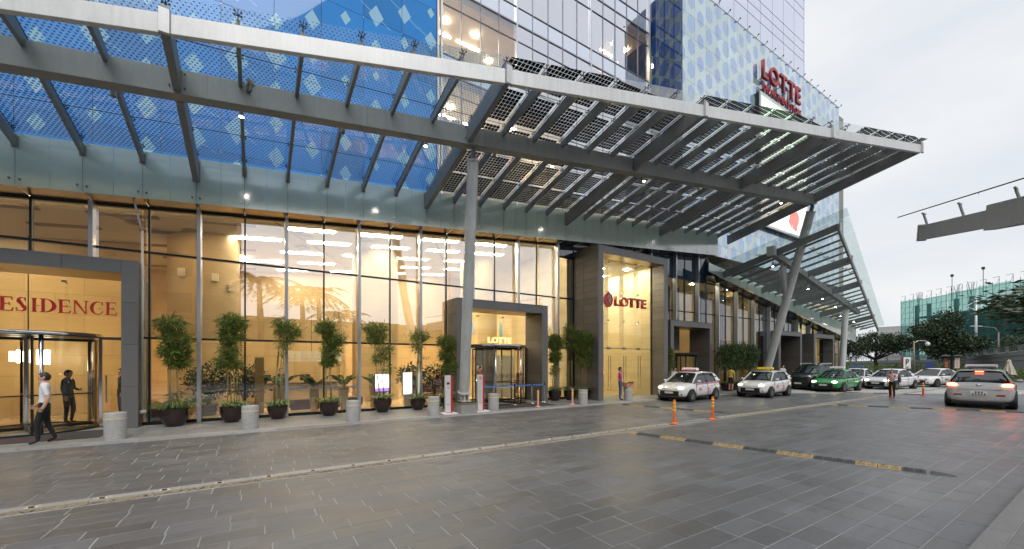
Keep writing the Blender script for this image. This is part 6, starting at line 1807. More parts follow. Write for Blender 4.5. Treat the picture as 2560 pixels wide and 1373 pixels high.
def car(label, loc, rz, D, body, head=HEAD_OFF, tail=TAIL_OFF, roofsign=None, plate=True, stripe=None, scale=(1,1,1), marks=None, brake=False, group=None, rails=False):
    t = thing('parked_car' if head is HEAD_OFF and not brake else 'car', label, 'car', (0,0,0), group)
    # lower shell
    q = MB(); V = []; k = 10
    for x, w, zt, zb in zip(D['sx'], D['w'], D['zt'], D['zb']):
        h = zt-zb
        half = [(0,zb),(w*.86,zb),(w*.97,zb+h*.16),(w,zb+h*.45),(w*.985,zb+h*.75),(w*.93,zt-h*.04),(w*.78,zt),(0,zt+.015)]
        ring = half + [(-a, b) for a, b in reversed(half[1:-1])]
        V += [(x, a, b) for a, b in ring]; k = len(ring)
    n = len(D['sx'])
    F = [(i*k+j, i*k+(j+1) % k, (i+1)*k+(j+1) % k, (i+1)*k+j) for i in range(n-1) for j in range(k)]
    F += [tuple(range(k-1,-1,-1)), tuple((n-1)*k+j for j in range(k))]
    q.add(V, F); q.build('body', body, t, smooth=True, sub=1)
    # greenhouse of dark glass
    q = MB(); V = []
    for x, zt, wt, zb in zip(D['gx'], D['gz'], D['gw'], D['base']):
        i = min(range(n), key=lambda a: abs(D['sx'][a]-x)); wb = D['w'][i]*.92; zb -= .03
        wt2 = wt if zt > zb+.2 else wb*.97
        half = [(wb,zb),((wb+wt2)/2+.03,(zb+zt)/2),(wt2,zt-.05),(wt2*.8,zt),(0,zt+.012)]
        ring = half + [(-a, b) for a, b in reversed(half[:-1])]
        V += [(x, a, b) for a, b in ring]; kk = len(ring)
    m_ = len(D['gx'])
    q.add(V, [(i*kk+j, i*kk+j+1, (i+1)*kk+j+1, (i+1)*kk+j) for i in range(m_-1) for j in range(kk-1)]); q.build('window_glass', CARGLASS, t, smooth=True)
    # roof skin and pillars in body colour
    q = MB(); V = []
    for x, zt, wt in zip(D['gx'][1:5], D['gz'][1:5], D['gw'][1:5]):
        for f, dz in ((-1.03,-.055),(-.84,.012),(-.4,.026),(0,.03),(.4,.026),(.84,.012),(1.03,-.055)): V.append((x, wt*f, zt+dz))
    q.add(V, [(i*7+j, i*7+j+1, (i+1)*7+j+1, (i+1)*7+j) for i in range(3) for j in range(6)]); q.build('roof', body, t, smooth=True)
    gx, gz, gw, gb = D['gx'], D['gz'], D['gw'], D['base']
    for s in (-1, 1):
        wb = D['w'][5]*.94
        q = MB(); q.beam((gx[0]+.02,s*wb*.94,gb[0]-.02),(gx[1],s*(gw[1]+.012),gz[1]-.03),.055,.06); q.build('pillar', body, t)
        q = MB(); q.beam((-.36,s*wb*1.0,gb[2]-.02),(-.33,s*(gw[2]+.018),gz[2]-.05),.09,.03,up=(0,1,0)); q.build('pillar', GRILLE, t)
        q = MB(); x = gx[4]
        q.hexa([(x+.22,s*wb*.99-.02,gb[4]-.02),(x-.28,s*wb*.95-.02,gb[5]-.02),(x-.28,s*wb*.95+.02,gb[5]-.02),(x+.22,s*wb*.99+.02,gb[4]-.02)],
               [(x+.2,s*(gw[4]+.02)-.015,gz[4]-.03),(x-.04,s*(gw[4]+.01)-.015,gz[4]-.06),(x-.04,s*(gw[4]+.01)+.015,gz[4]-.06),(x+.2,s*(gw[4]+.02)+.015,gz[4]-.03)]); q.build('pillar', body, t)
        m = MB(); m.ball((gx[0]-.28,s*(wb+.13),gb[0]+.07),(.07,.10,.065),0,10,7); m.build('mirror', body, t, smooth=True)
        for dx in (.12,-.82): MB().box(dx-.08,dx+.08,s*wb*1.058-.012,s*wb*1.058+.012,gb[2]-.2,gb[2]-.17).build('door_handle', body, t)
        q = MB()
        for dx in (.78,-.36,-1.12): q.box(dx-.006,dx+.006,s*D['w'][5]*.99-.012,s*D['w'][5]*.99+.004,.34,gb[2]-.1)
        q.build('door_gap', GRILLE, t)
        L = D['L']; i = 2
        hz_ = D['zt'][1]-.03
        m = MB(); m.ball((L-.17,s*D['w'][1]*.78,hz_),(.15,.14,.07),0,12,8); m.build('headlight', head, t, smooth=True)
        tz = D['zt'][9]-.12
        m = MB(); m.ball((-L+.12,s*D['w'][9]*.80,tz),(.13,.15,.075),0,12,8); m.build('tail_light', TAIL_ON if brake else tail, t, smooth=True)
        if brake: m = MB(); m.ball((-L+.015,s*D['w'][9]*.76,tz),(.05,.09,.045),0,10,7); m.build('lamp_core', TAIL_HOT, t, smooth=True)
        m = MB(); m.ball((L-.10,s*D['w'][0]*1.1,.40),(.05,.09,.045),0,8,6); m.build('fog_light', GRILLE, t, smooth=True)
        m = MB(); m.box(-L-.0,-L+.05,s*.5-.1,s*.5+.1,.50,.56); m.build('rear_reflector', TAIL_OFF, t)
        for wx in D['wheels']:
            r = D['wr']; y = s*(D['w'][5]-.10)
            m = MB(); m.tube((wx,s*(D['w'][5]*.70),r+.02),(wx,s*(D['w'][5]*1.004),r+.02),r+.055,n=24); m.build('wheel_arch', GRILLE, t)
            w_ = MB(); w_.lathe([(r*.62,-.1),(r*.93,-.1),(r,-.06),(r,.06),(r*.93,.1),(r*.62,.1)], 24); 
            w_.V = [(wx+a, y+s*.03+c, r+b) for a, b, c in w_.V]; wo = w_.build('wheel', TYRE, t, smooth=True)
            m = MB(); m.tube((wx,y+s*.10,r),(wx,y+s*.125,r),r*.16,n=12); yo = y+s*.115
            for k5 in range(5):
                a = 2*math.pi*k5/5+.3; m.beam((wx,yo,r),(wx+r*.62*math.cos(a),yo,r+r*.62*math.sin(a)),.045,.02,up=(0,1,0))
            for k5 in range(20):
                a, b = 2*math.pi*k5/20, 2*math.pi*(k5+1)/20; m.beam((wx+r*.63*math.cos(a),yo-s*.01,r+r*.63*math.sin(a)),(wx+r*.63*math.cos(b),yo-s*.01,r+r*.63*math.sin(b)),.035,.03,up=(0,1,0))
            m.build('rim', RIM, wo)
    L = D['L']; w0 = D['w'][0]
    q = MB(); q.box(L-.09,L+.012,-w0*.95,w0*.95,.28,.56); q.box(L-.2,L-.03,-w0*.7,w0*.7,D['zt'][0]+.01,D['zt'][0]+.05); q.build('grille', GRILLE, t, bevel=.02)
    if plate:
        MB().box(L+.0125,L+.024,-.22,.22,.42,.52).build('number_plate', PLATE, t)
        MB().box(-L-.022,-L-.008,-.2,.2,.52,.68).build('number_plate', PLATE, t)
        q = MB()
        for k9 in range(5): q.box(-L-.026,-L-.0225,-.16+.07*k9,-.12+.07*k9,.535,.59)
        for k9 in range(3): q.box(-L-.026,-L-.0225,-.09+.07*k9,-.05+.07*k9,.61,.665)
        q.build('plate_characters', GRILLE, t)
    q = MB(); q.box(-L-.004,-L+.2,-D['w'][10]*.8,D['w'][10]*.8,.2,.29); q.build('rear_valance', GRILLE, t, bevel=.02)
    MB().box(-L*.96,L*.93,-D['w'][5]*.8,D['w'][5]*.8,.16,.24).build('underbody', GRILLE, t)
    q = MB(); q.ball((-L+.0,0,D['zt'][9]-.12),(.02,.075,.045),0,12,6); q.build('badge', CHROME, t)
    if brake:
        MB().box(gx[4]-.05,gx[4]-.03,-.10,.10,gz[4]-.022,gz[4]-.004).build('high_brake_light', TAIL_ON, t)
        q = MB(); q.box(-L-.004,-L+.03,-D['w'][10]*.72,D['w'][10]*.72,.735,.745); q.build('tailgate_gap', GRILLE, t)
        MB().beam((gx[5]+.07,-.02,gb[5]+.1),(gx[5]+.12,.42,gb[5]+.13),.02,.015).build('wiper', GRILLE, t)
    if roofsign:
        m1, m2 = roofsign; zr = D['gz'][2]+.03
        q = MB(); q.hexa([(-.28,-.42,zr+.05),(-.02,-.42,zr+.05),(-.02,.42,zr+.05),(-.28,.42,zr+.05)],[(-.24,-.40,zr+.19),(-.06,-.40,zr+.19),(-.06,.40,zr+.19),(-.24,.40,zr+.19)]); q.build('roof_sign', m1, t, bevel=.02)
        q = MB(); q.box(-.2,-.1,-.3,-.24,zr,zr+.05); q.box(-.2,-.1,.24,.3,zr,zr+.05); q.build('roof_sign_foot', GRILLE, t)
        if m2:
            q = MB(); q.box(-.292,-.286,-.36,.36,zr+.06,zr+.1); q.box(-.014,-.008,-.36,.36,zr+.06,zr+.1); q.build('roof_sign_stripe', m2, t)
    if rails:
        for s in (-1,1): MB().path([(.4,s*gw[2]*.98,gz[1]+.04),(.3,s*gw[2]*.98,gz[2]+.06),(-1.6,s*gw[2]*.98,gz[2]+.06),(-1.8,s*gw[2]*.98,gz[4]+.04)], .018, 6).build('roof_rail', CHROME, t)
    if stripe:
        for s in (-1,1):
            q = MB(); q.hexa([(.8,s*D['w'][5]*.975-.012,gb[2]-.10),(-1.5,s*D['w'][8]*.975-.012,gb[4]-.11),(-1.5,s*D['w'][8]*.975+.012,gb[4]-.11),(.8,s*D['w'][5]*.975+.012,gb[2]-.10)],
                   [(.8,s*D['w'][5]*.975-.012,gb[2]-.075),(-1.5,s*D['w'][8]*.975-.012,gb[4]-.07),(-1.5,s*D['w'][8]*.975+.012,gb[4]-.07),(.8,s*D['w'][5]*.975+.012,gb[2]-.075)]); q.build('side_stripe', stripe, t)
    if marks:
        for s in (-1,1):
            q = MB()
            for (a, b, c, d) in ((.28,.5,.55,.60),(.28,.5,.62,.67),(.3,.48,.69,.71),(-.42,-.36,.42,.66),(-.55,-.3,.62,.67),(-.6,-.54,.42,.55)): q.box(a,b,s*D['w'][5]*.998-.006,s*D['w'][5]*.998+.006,c,d)
            q.build('door_print', marks, t)
    t.location = loc; t.rotation_euler = (0,0,rz); t.scale = scale
    return t
WHT = paint('white_car_paint', (.66,.66,.66)); SIL = paint('silver_car_paint', (.50,.505,.51), .25); GRN = paint('green_car_paint', (.015,.22,.06)); BLKC = paint('black_car_paint', (.012,.016,.016)); MAR = paint('maroon_car_paint', (.16,.02,.025)); WH2 = paint('pearl_car_paint', (.60,.61,.64))
PNK = mat('pink_print', (.70,.10,.30), .5); SGN_W = mat('sign_plastic', (.75,.68,.70), .4); SGN_Y = mat('sign_yellow', (.78,.55,.02), .4)
car('nearest white hatchback with pink stripe and white roof sign', (19.15,12.75,.03), R(180+5), HATCH, WHT, HEAD_ON, roofsign=(SGN_W,PNK), stripe=PNK, marks=PNK, scale=(1,1,.97))
car('white hatchback with a yellow roof sign', (24.9,11.75,.03), R(180+4), HATCH, WHT, HEAD_ON, roofsign=(SGN_Y,None), marks=PNK, scale=(1,1,.97))
car('silver hatchback with glowing red brake lights at the right', (28.35,3.95,.0), R(6), HATCH, SIL, brake=True, roofsign=(SGN_W,cl_('sign_navy',(.05,.04,.12))), scale=(1.18,1.2,1.10))
car('green saloon passing behind the hatchbacks', (33.6,11.2,.02), R(180), SEDAN, GRN, HEAD_ON, roofsign=(SGN_W,None))
car('black off-road car with roof rails standing by the leaning column', (34.6,13.0,.03), R(180), SUV, BLKC, HEAD_OFF, rails=True)
car('white saloon behind the green car', (40.5,12.2,.02), R(182), SEDAN, WHT, HEAD_OFF, roofsign=(cl_('sign_blue',(.05,.10,.3)),None))
car('pale silver saloon with lit lamps left of the woman in pink', (39.6,9.9,.02), R(172), SEDAN, WH2, HEAD_ON)
car('white saloon right of the woman in pink', (46.0,8.9,.02), R(165), SEDAN, WHT, HEAD_OFF)
car('maroon car half hidden behind the silver hatchback', (46.6,6.6,.0), R(178), SEDAN, MAR, HEAD_ON)
# motor scooter at the right edge
t = thing('motor_scooter', 'white motor scooter at the right edge behind the silver car', 'scooter', (47.6,3.4,0))
for dx, nm in ((-.6,'wheel'),(.62,'wheel')):
    w_ = MB(); w_.lathe([(.17,-.05),(.25,-.05),(.27,0),(.25,.05),(.17,.05),(.17,-.05)], 20); w_.V = [(47.6+dx+a, 3.4+c, .27+b) for a, b, c in w_.V]; w_.build(nm, TYRE, t, smooth=True)
q = MB(); q.path([(46.95,3.4,.35),(46.95,3.4,.75),(47.2,3.4,.95),(47.1,3.4,1.05)], [.09,.14,.1,.05], 10); q.ball((46.98,3.4,.95),(.12,.14,.12)); q.build('front_shield', WHT, t, smooth=True)
q = MB(); q.path([(47.2,3.4,.36),(47.6,3.4,.36),(47.8,3.4,.55),(48.35,3.4,.72)], [.12,.12,.17,.12], 10); q.build('body', WHT, t, smooth=True)
q = MB(); q.ball((47.95,3.4,.80),(.42,.15,.09)); q.build('seat', BLACK, t, smooth=True)
q = MB(); q.tube((47.1,3.05,1.08),(47.1,3.75,1.08),.02,n=8); q.build('handlebar', BLACK, t)
MB().ball((46.86,3.4,.97),(.05,.08,.06)).build('headlight', HEAD_ON, t, smooth=True)

# ================================================================== BACKGROUND TO THE RIGHT
# flyover ramp with railing
FLY = [(123,50,1.6),(107.4,32.4,2.17),(104.8,22.2,2.45),(97.1,15.2,2.85),(84.1,8.1,3.45),(74,2.2,4.1),(62,-6,4.8)]
t = thing('flyover_ramp', 'grey concrete flyover ramp with a dark railing behind the cars', 'flyover', (95,15,0))
for i in range(len(FLY)-1):
    a, b = Vector(FLY[i]), Vector(FLY[i+1]); d = Vector((b.y-a.y, a.x-b.x, 0)).normalized()*-6
    q = MB(); q.hexa([(a.x,a.y,-.05),(b.x,b.y,-.05),(b.x+abs(d.x),b.y+abs(d.y)*.2,-.05),(a.x+abs(d.x),a.y+abs(d.y)*.2,-.05)],[tuple(a),tuple(b),(b.x+abs(d.x),b.y+abs(d.y)*.2,b.z),(a.x+abs(d.x),a.y+abs(d.y)*.2,a.z)])
    q.build('wall_section', CONC, t)
    off = Vector((-.06,-.03,0))
    for dz, w in ((-.55,.06),(-1.2,.06)): MB().beam(a+off+Vector((0,0,dz)), b+off+Vector((0,0,dz)), .1, w).build('wall_groove', mat('groove_concrete', (.14,.145,.14), .9), t)
    MB().beam(a+Vector((0,0,.78)), b+Vector((0,0,.78)), .12, .10).build('rail', STEEL, t); MB().beam(a+Vector((0,0,.5)), b+Vector((0,0,.5)), .06, .05).build('rail', STEEL, t)
    n = max(2, int((b-a).length/.45)); q = MB()
    for k in range(n):
        p = a.lerp(b, k/n)
        if k % 6 == 0: MB().box(p.x-.12,p.x+.12,p.y-.12,p.y+.12,p.z,p.z+.86).build('rail_post', STEEL, t)
        else: q.box(p.x-.02,p.x+.02,p.y-.02,p.y+.02,p.z,p.z+.75)
    q.build('balusters', STEEL, t)['kind'] = 'stuff'
# building under construction wrapped in green net
NET = glass('green_net', (0.46,0.72,0.67), 0.0, 0.0, haze=(0.17,0.43,0.38), hazef=0.32)
t = thing('scaffolded_building', 'building under construction wrapped in green safety net', 'building', (200,45,0))
A = Vector((204.6,47.5,0)); B = Vector((150,-11,0)); dv = (B-A).normalized(); nv = Vector((-dv.y, dv.x, 0)); Lc = (B-A).length
if nv.dot(Vector((1,0,0))) < 0: nv = -nv
HT = 25.2
def cq(s0, s1, z0, z1, off): 
    p, r = A+dv*s0+nv*off, A+dv*s1+nv*off; return [(p.x,p.y,z0),(r.x,r.y,z0),(r.x,r.y,z1),(p.x,p.y,z1)]
for k in range(8):
    MB().add(cq(Lc*k/8+.05, Lc*(k+1)/8-.05, 0, HT-.6-1.3*((k*5) % 3)*.2, -1.2), [(0,1,2,3)]).build('safety_net', NET, t)
PIPE = mat('scaffold_pipe', (.10,.20,.20), .6, .3)
DKC = mat('raw_concrete', (.10,.12,.12), .9, 0, .3, .2, geo=True)
for k in range(6):
    z = 3.6*k+3.2
    if z > 21: break
    q = MB(); a, b, c, d = A+nv*0+dv*6, B, B+nv*25, A+nv*25+dv*6; q.hexa([(p.x,p.y,z) for p in (a,b,c,d)],[(p.x,p.y,z+.45) for p in (a,b,c,d)]); q.build('floor_slab', DKC, t)
for k in range(15):
    p = A+dv*(6+k*5.2)
    MB().box(p.x-.5,p.x+.5,p.y-.5,p.y+.5,0,17.8+(4.5 if k in (0,1,3,4,8) else 0)).build('concrete_column', DKC, t)
    if k in (0,3,4,8):
        q = MB()
        for r_ in range(8): q.tube((p.x+random.uniform(-.8,.8),p.y+random.uniform(-.8,.8),20),(p.x+random.uniform(-1,1),p.y+random.uniform(-1,1),26.6+random.uniform(-.6,.6)),.04,n=4)
        q.build('rebar', PIPE, t)
MB().add(cq(6, Lc, 0, 17, 9), [(0,1,2,3)]).build('inner_wall', DKC, t)
PIPE = mat('scaffold_pipe', (.10,.20,.20), .6, .3)
n = 42
q = MB()
for k in range(n+1):
    p = A+dv*(Lc*k/n)-nv*.9; q.tube((p.x,p.y,0),(p.x,p.y,HT+1.3*(k % 2)),.06,n=4)
for z in range(2, 26, 2):
    a, b = A-nv*.9, B-nv*.9; q.tube((a.x,a.y,z),(b.x,b.y,z),.05,n=4)
for k in range(0, n, 2):
    p, r_ = A+dv*(Lc*k/n)-nv*.9, A+dv*(Lc*(k+1)/n)-nv*.9
    for z in range(2, 24, 4): q.tube((p.x,p.y,z),(r_.x,r_.y,z+4),.04,n=4)
    q.tube((p.x,p.y,HT+1.3),(r_.x,r_.y,HT+1.3),.05,n=4)
q.build('scaffold_frame', PIPE, t)['kind'] = 'stuff'
for k, s in enumerate((.25,.38,.68)):
    p = A+dv*(Lc*s); q = MB(); q.tube((p.x,p.y,22),(p.x,p.y,30),.08,n=5); q.box(p.x-.5,p.x+.5,p.y-.3,p.y+.3,29.8,30.5); q.build('site_lamp', BARK, t)
t = thing('concrete_block', 'plain pale concrete building left of the green-netted one', 'building', (230,57,0))
MB().box(226,236,52,62,0,14.5).build('wall', mat('pale_concrete', (.42,.42,.41), .8, 0, .15, .2, geo=True), t); MB().box(229,236.5,51.5,62,14.5,17.2).build('upper_floor', mat('pale_concrete', (.45,.45,.44), .8), t)
# trees
def tree(loc, blobs, label, n, seed, trunk_r=.25, fork=2.0, m=LEAF_D, ls=.42, lw=.2):
    x, y, z = loc; t = thing('leafy_tree', label, 'tree', loc); rg = np.random.default_rng(seed); q = MB()
    q.path([(x,y,z),(x+.15,y,z+fork*.5),(x+.05,y+.1,z+fork)], [trunk_r*1.2,trunk_r,trunk_r*.85], 8)
    B = [(x+b[0],y+b[1],z+b[2],b[3],b[4],b[5]) for b in blobs]
    for b in B:
        mid = ((x+b[0])/2+rg.uniform(-.3,.3),(y+b[1])/2,z+fork+(b[2]-z-fork)*.5)
        q.path([(x+.05,y+.1,z+fork),mid,(b[0],b[1],b[2])], [trunk_r*.6,trunk_r*.35,trunk_r*.12], 6)
        for k in range(3):
            e = (b[0]+rg.uniform(-1,1)*b[3]*.7,b[1]+rg.uniform(-1,1)*b[4]*.7,b[2]+rg.uniform(-.2,.8)*b[5]); q.path([mid,e],[trunk_r*.25,.02],5)
    q.build('trunk', BARK, t, smooth=True)
    pts, d = cloud(B, n, rg, .45, 10, .32)
    leaf_object('crown', pts, d*.6+rg.normal(size=d.shape)*.6+np.array([0,0,.05]), ls, lw, m, t, seed)
    return t
tree((92.0,25.0,0), [(-3.5,2,4.6,2.6,2.4,1.3),(0,0,5.6,2.8,2.5,1.3),(3.5,-2.5,5.3,2.6,2.4,1.3),(1.5,-1,4.4,2.0,2,.9),(6,-4.5,5.5,1.6,1.6,.9),(-6.5,4.5,5.4,2.2,2,1.4)], 'spreading dark tree behind the parking sign', 8320, 101, .3, 2.4)
tree((90.5,16.2,0), [(0,0,8.2,1.7,1.7,1.6),(-2,1.5,7.0,2.1,1.8,1.0),(-.5,.4,5.9,2.0,1.8,.9),(1.2,-1,4.8,2.6,2.2,1.3),(3.4,-2.4,4.9,1.8,1.7,1.0),(-1.4,.8,4.3,1.8,1.6,.8),(0,0,3.4,2.4,2,.9)], 'tall layered dark tree before the green-netted building', 9280, 102, .28, 2.6)
tree((84,31,0), [(0,0,3.6,2.4,2.4,1.7),(-2,2.5,4.8,2.2,2.2,1.6),(1,-1,2.2,2.0,2.0,1.2)], 'dark tree at the far end of the shop front', 5120, 103, .28, 1.6)
tree((118,12.5,1.0), [(0,0,4.2,2.4,2.2,1.3),(2,-1.5,3.6,1.8,1.7,1.0)], 'small dark tree standing above the flyover railing', 2000, 104, .2, 2.0)
tree((112,36,0), [(0,0,4.2,4,4,2),(-6,6,4.5,4,4,2.2)], 'hazy green tree far beyond the flyover', 2600, 106, .25, 1.6, LEAF_M)
# overhanging boughs at the right edge: a near tree outside the frame
def boughs():
    x, y = 29.0, -2.0; t = thing('leafy_tree', 'near tree reaching blurred boughs in at the right edge', 'tree', (x,y,0)); rg = np.random.default_rng(105); q = MB()
    q.path([(x,y,0),(x-.1,y+.1,2.2),(x-.3,y+.4,4.2)], [.22,.18,.13], 10); pts = []; D = []
    tips = [(24.6,3.2,4.3),(25.3,2.9,4.6),(25.0,2.9,4.0),(25.6,2.6,4.0),(26.0,2.3,3.5),(26.3,2.0,3.0),(26.6,1.9,4.9),(26.4,2.1,5.2),(27.2,1.2,3.2),(27,1,4.4),(28,0,5.5),(29.5,-1.5,5.6),(30,-3.5,4.6),(28.5,-3.5,4.8),(31,-1.5,4.4),(27.6,.5,2.8)]
    for tp in tips:
        b = np.array([x-.3,y+.4,4.0]); tp = np.array(tp); mid = (b+tp)/2+np.array([0,0,.4]); q.path([tuple(b),tuple(mid),tuple(tp)], [.07,.04,.012], 6)
        for f in np.linspace(.35,1.0,13):
            p = b*(1-f)**2+2*mid*f*(1-f)+tp*f*f
            for k in range(30): pts.append(p+rg.normal(size=3)*.26); D.append((tp-b)/3.0+rg.normal(size=3)*.5+np.array([0,0,-.3]))
    q.build('trunk', BARK, t, smooth=True); leaf_object('crown', np.array(pts), np.array(D), .36, .10, LEAF_D, t, 105)
boughs()
# hedge and low planting
for i, (x0, y0, x1, y1, h, lab) in enumerate(((74,25,80,19.5,1.5,'low clipped hedge left of the parking sign'),(80,19,86,13.6,1.7,'low clipped hedge between the parking sign and the banners'),(62,10.2,66,6.8,1.1,'bright hedge just left of the silver car roof'))):
    rg = np.random.default_rng(120+i); n = 6; bl_ = [(x0+(x1-x0)*k/(n-1), y0+(y1-y0)*k/(n-1), h*.55, 1.0, .9, h*.5) for k in range(n)]
    pts, d = cloud(bl_, 2600, rg, .3, 6, .12); o = leaf_object('hedge', pts, d*.6+rg.normal(size=d.shape)*.6+np.array([0,0,.3]), .26, .10, LEAF_Y if i != 1 else LEAF_M, None, 120+i); tag(o, lab, 'hedge')
# small palm by the end of the building
t = thing('small_palm', 'small fan palm at the far corner of the building', 'palm', (66,22.6,0)); q = MB(); q.path([(66,22.6,0),(66,22.6,1.4)], [.14,.1], 8); q.build('trunk', BARK, t)
rg = np.random.default_rng(130); pts = []; D = []
for k in range(16):
    a = rg.uniform(0,2*math.pi); e = rg.uniform(.0,1.0); L = rg.uniform(1.1,1.7)
    for f in np.linspace(.2,1,14):
        p = np.array([66+math.cos(a)*L*f*math.cos(e*.8),22.6+math.sin(a)*L*f*math.cos(e*.8),1.5+L*f*math.sin(e*.9)-.5*f*f]); 
        for s in (-1,1): pts.append(p); D.append([math.cos(a+s*.8),math.sin(a+s*.8),-.1])
leaf_object('crown', np.array(pts), np.array(D), .5, .06, LEAF_M, t, 130)
# street lamps
LAMPM = mat('lamp_post_white', (.55,.57,.58), .4, .3); LAMPG = mat('lamp_post_bronze', (.20,.17,.13), .5, .4)
t = thing('street_lamp', 'tall white double-armed street lamp before the green net', 'street lamp', (113.7,16.5,2.2))
MB().tube((113.7,16.5,2.2),(113.7,16.5,14.4),.22,.13,10).build('pole', LAMPM, t, smooth=True)
q = MB(); q.path([(113.7,16.5,11.6),(114.2,15.6,12.9),(115.8,14.0,13.9),(117.4,12.8,14.6)], [.12,.1,.08,.06], 8); q.path([(113.7,16.5,13.2),(114.6,15.6,13.9),(115.8,14.0,14.0)], .07, 6); q.path([(113.7,16.5,11.4),(113.3,16.9,12.0),(112.7,17.6,12.3)], [.1,.08,.05], 6); q.path([(113.7,16.5,13.4),(113.2,17.0,13.0),(112.7,17.6,12.4)], .06, 6); q.build('arm', LAMPM, t, smooth=True)
MB().beam((116.4,13.4,14.25),(118.6,12.0,14.9),.4,.14).build('lamp_head', LAMPG, t, bevel=.04)
t = thing('street_lamp', 'short bronze street lamp with a white globe beside the parking sign', 'street lamp', (58.2,12.75,0))
MB().tube((58.17,12.75,0),(58.17,12.75,4.2),.09,.07,10).build('pole', LAMPG, t, smooth=True)
MB().path([(58.17,12.75,3.95),(58.45,12.5,4.22),(59.0,12.15,4.25),(59.25,11.95,4.1)], .035, 6).build('arm', LAMPM, t, smooth=True)
MB().ball((59.25,11.95,3.88),(.2,.2,.22),0,14,10).build('globe', WHITE, t, smooth=True)
t = thing('street_lamp', 'single-arm street lamp above the flyover at the right', 'street lamp', (109.5,13.3,2.4))
MB().path([(109.5,13.3,2.4),(109.5,13.3,7.2),(109.2,13.7,8.0),(107.6,15.2,8.3)], [.12,.09,.07,.05], 8).build('pole', LAMPG, t, smooth=True); MB().beam((107.8,15.0,8.3),(106.6,16.1,8.35),.35,.12).build('lamp_head', LAMPM, t)
# parking sign, banners, round sign, closed parasol
t = thing('parking_sign', 'white parking sign with a dark letter P and red edge', 'sign', (54.8,12.5,0))
d = Vector((.84,-.54,0)); c = Vector((54.8,12.5,0))
q = MB(); q.prism([tuple(c+d*-.36+Vector((0,0,1.35))),tuple(c+d*.36+Vector((0,0,1.35))),tuple(c+d*.36+Vector((0,0,2.48))),tuple(c+d*-.36+Vector((0,0,2.48)))], (.09,.1,0)); q.build('panel', WHITE, t)
q = MB(); q.prism([tuple(c+d*-.43+Vector((0,0,1.2))),tuple(c+d*-.365+Vector((0,0,1.2))),tuple(c+d*-.365+Vector((0,0,2.46))),tuple(c+d*-.43+Vector((0,0,2.46)))], (.09,.1,0)); q.build('red_edge', RED_D, t)
q = MB(); q.box(54.62,54.72,12.6,12.7,0,1.35); q.build('leg', STEEL, t)
cu = MB()
def pl(a0, a1, z0, z1): cu.prism([tuple(c+d*a0+Vector((-.03,-.03,z0))),tuple(c+d*a1+Vector((-.03,-.03,z0))),tuple(c+d*a1+Vector((-.03,-.03,z1))),tuple(c+d*a0+Vector((-.03,-.03,z1)))], (.012,.012,0))
pl(-.14,-.07,1.72,2.28); pl(-.07,.1,2.2,2.28); pl(-.07,.1,1.95,2.03); pl(.08,.15,1.98,2.25); pl(-.2,.2,1.5,1.53); pl(-.1,.1,1.44,1.46)
cu.build('letter_p', cl_('navy_print',(.02,.02,.06)), t)
t = thing('banner_post', 'dark lamp post carrying a maroon and a white banner', 'banner post', (49.8,8.6,0))
MB().box(49.72,49.86,8.52,8.66,0,2.55).build('post', DARK, t)
q = MB(); q.lathe([(0,.12),(.3,.0),(.28,-.03),(0,-.03)], 14, (49.45,8.9,2.5)); q.lathe([(0,.12),(.3,.0),(.28,-.03),(0,-.03)], 14, (50.15,8.3,2.5)); q.box(49.4,50.2,8.56,8.6,2.46,2.5); q.build('lamp_hood', DARK, t, smooth=True, angle=40)
d2 = Vector((.84,-.54,0))
for s, mm, nm in ((-1,mat('maroon_cloth',(.10,.02,.03),.8),'maroon_banner'),(1,mat('cream_cloth',(.55,.48,.42),.8),'white_banner')):
    c0 = Vector((49.79,8.59,0))+d2*(.46*s)
    q = MB(); q.prism([tuple(c0+d2*-.21+Vector((0,0,1.48))),tuple(c0+d2*.21+Vector((0,0,1.48))),tuple(c0+d2*.21+Vector((0,0,2.36))),tuple(c0+d2*-.21+Vector((0,0,2.36)))], (.012,.018,0)); q.build(nm, mm, t)
    q = MB()
    for k in range(4): z = 1.58+.13*k; q.prism([tuple(c0+d2*-.14+Vector((-.01,-.015,z))),tuple(c0+d2*.12+Vector((-.01,-.015,z))),tuple(c0+d2*.12+Vector((-.01,-.015,z+.025))),tuple(c0+d2*-.14+Vector((-.01,-.015,z+.025)))], (.004,.006,0))
    q.build('banner_print', YEL if s < 0 else RED, t)
t = thing('round_road_sign', 'small round blue road sign behind the white cars', 'road sign', (51.0,10.2,0))
MB().tube((51.0,10.2,0),(51.0,10.2,1.6),.03,n=8).build('pole', STEEL, t); MB().tube((50.95,10.17,1.75),(50.97,10.19,1.75),.29,n=24).build('disc', cl_('road_blue',(.02,.05,.22)), t)
t = thing('closed_parasol', 'folded cream parasol at the right edge', 'parasol', (47.6,5.3,0))
MB().tube((47.57,5.27,0),(47.57,5.27,2.2),.025,n=8).build('pole', WOOD, t)
q = MB(); n = 16; V = []
for (r_, z) in ((.02,2.2),(.11,2.05),(.12,1.98),(.1,1.96),(.22,1.5),(.33,1.05)):
    for i in range(n): rr = r_*(1+.18*(1 if i % 2 else -1)*(1 if r_ > .1 else 0)); V.append((47.57+rr*math.cos(2*math.pi*i/n),5.27+rr*math.sin(2*math.pi*i/n),z))
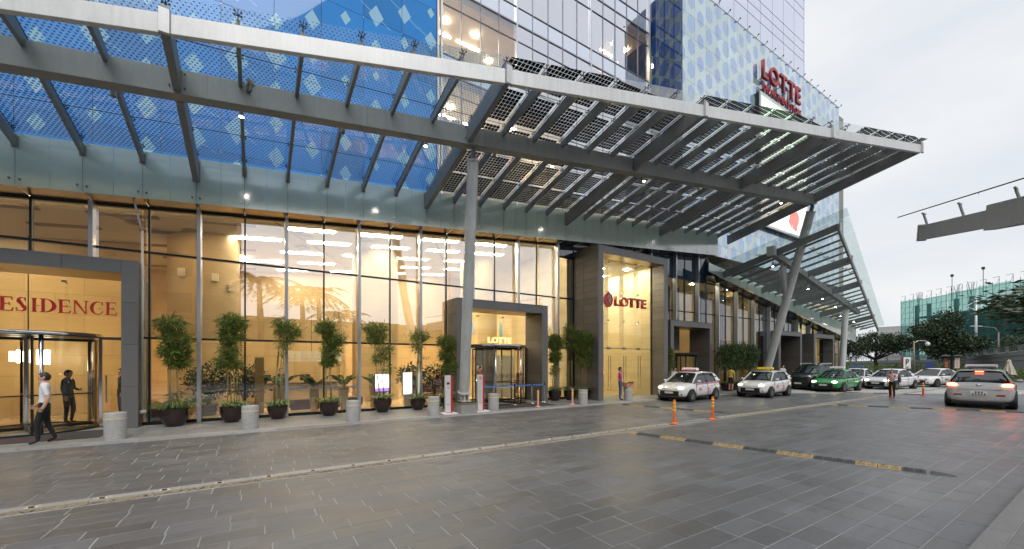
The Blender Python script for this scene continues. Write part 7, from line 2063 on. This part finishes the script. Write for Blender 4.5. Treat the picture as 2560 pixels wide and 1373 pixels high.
q.add(V, [(j*n+i,j*n+(i+1) % n,(j+1)*n+(i+1) % n,(j+1)*n+i) for j in range(5) for i in range(n)]); q.build('canopy', mat('cream_canvas',(.52,.47,.38),.85), t)
# ================================================================== ACROSS THE STREET (seen only as reflections in the glass)
def royal_palm(x, y, h, label, seed):
    t = thing('royal_palm', label, 'palm', (x,y,0)); rg = np.random.default_rng(seed)
    q = MB(); q.path([(x,y,0),(x+.1,y,h*.5),(x,y,h)], [.32,.28,.18], 10); q.build('trunk', BARK, t, smooth=True); pts = []; D = []
    for k in range(17):
        a = 2*math.pi*k/17+rg.uniform(-.15,.15); e = rg.uniform(-.1,1.1); L = rg.uniform(2.6,3.5)
        for f in np.linspace(.08,1,26):
            p = np.array([x+math.cos(a)*L*f*math.cos(e*.7),y+math.sin(a)*L*f*math.cos(e*.7),h+.1+L*f*math.sin(e)*.8-1.7*f*f])
            for s in (-1,1): pts.append(p); D.append([math.cos(a+s*1.0),math.sin(a+s*1.0),-.45])
    leaf_object('crown', np.array(pts), np.array(D), .75, .09, LEAF_D, t, seed)
for i, (x, y, h) in enumerate(((.5,-11,9.5),(3.6,-12.5,8.8),(5.2,-13.5,9.2),(7.6,-14,7.0))):
    royal_palm(x, y, h, ['tallest palm across the street mirrored in the lobby glass','second palm across the street mirrored in the lobby glass','third palm across the street, beside the second','short palm across the street, fourth in the row','palm across the street nearest the dark block','palm across the street at the right end of the row'][i], 140+i)
t = thing('opposite_block', 'dark low block across the street behind the camera', 'building', (-30,-26,0))
MB().box(-70,-2.0,-40,-24,0,22).build('wall', mat('opposite_wall', (.10,.085,.07), .8, 0, .2, .2, geo=True), t)
for k in range(10):
    for z in (3.5,7.5,11.5): MB().box(-64+6*k,-60+6*k,-24.05,-23.98,z,z+2.2).build('window', GRILLE, t)
t = thing('opposite_terrace', 'long low roofed terrace across the street behind the camera', 'building', (20,-22,0))
MB().box(-1.8,70,-30,-20,0,6.6).build('wall', mat('terrace_wall', (.16,.13,.09), .8, 0, .2, .2, geo=True), t); MB().box(-1.8,70.4,-30.4,-19.4,6.6,7.0).build('roof', mat('terrace_roof', (.12,.08,.06), .8), t)
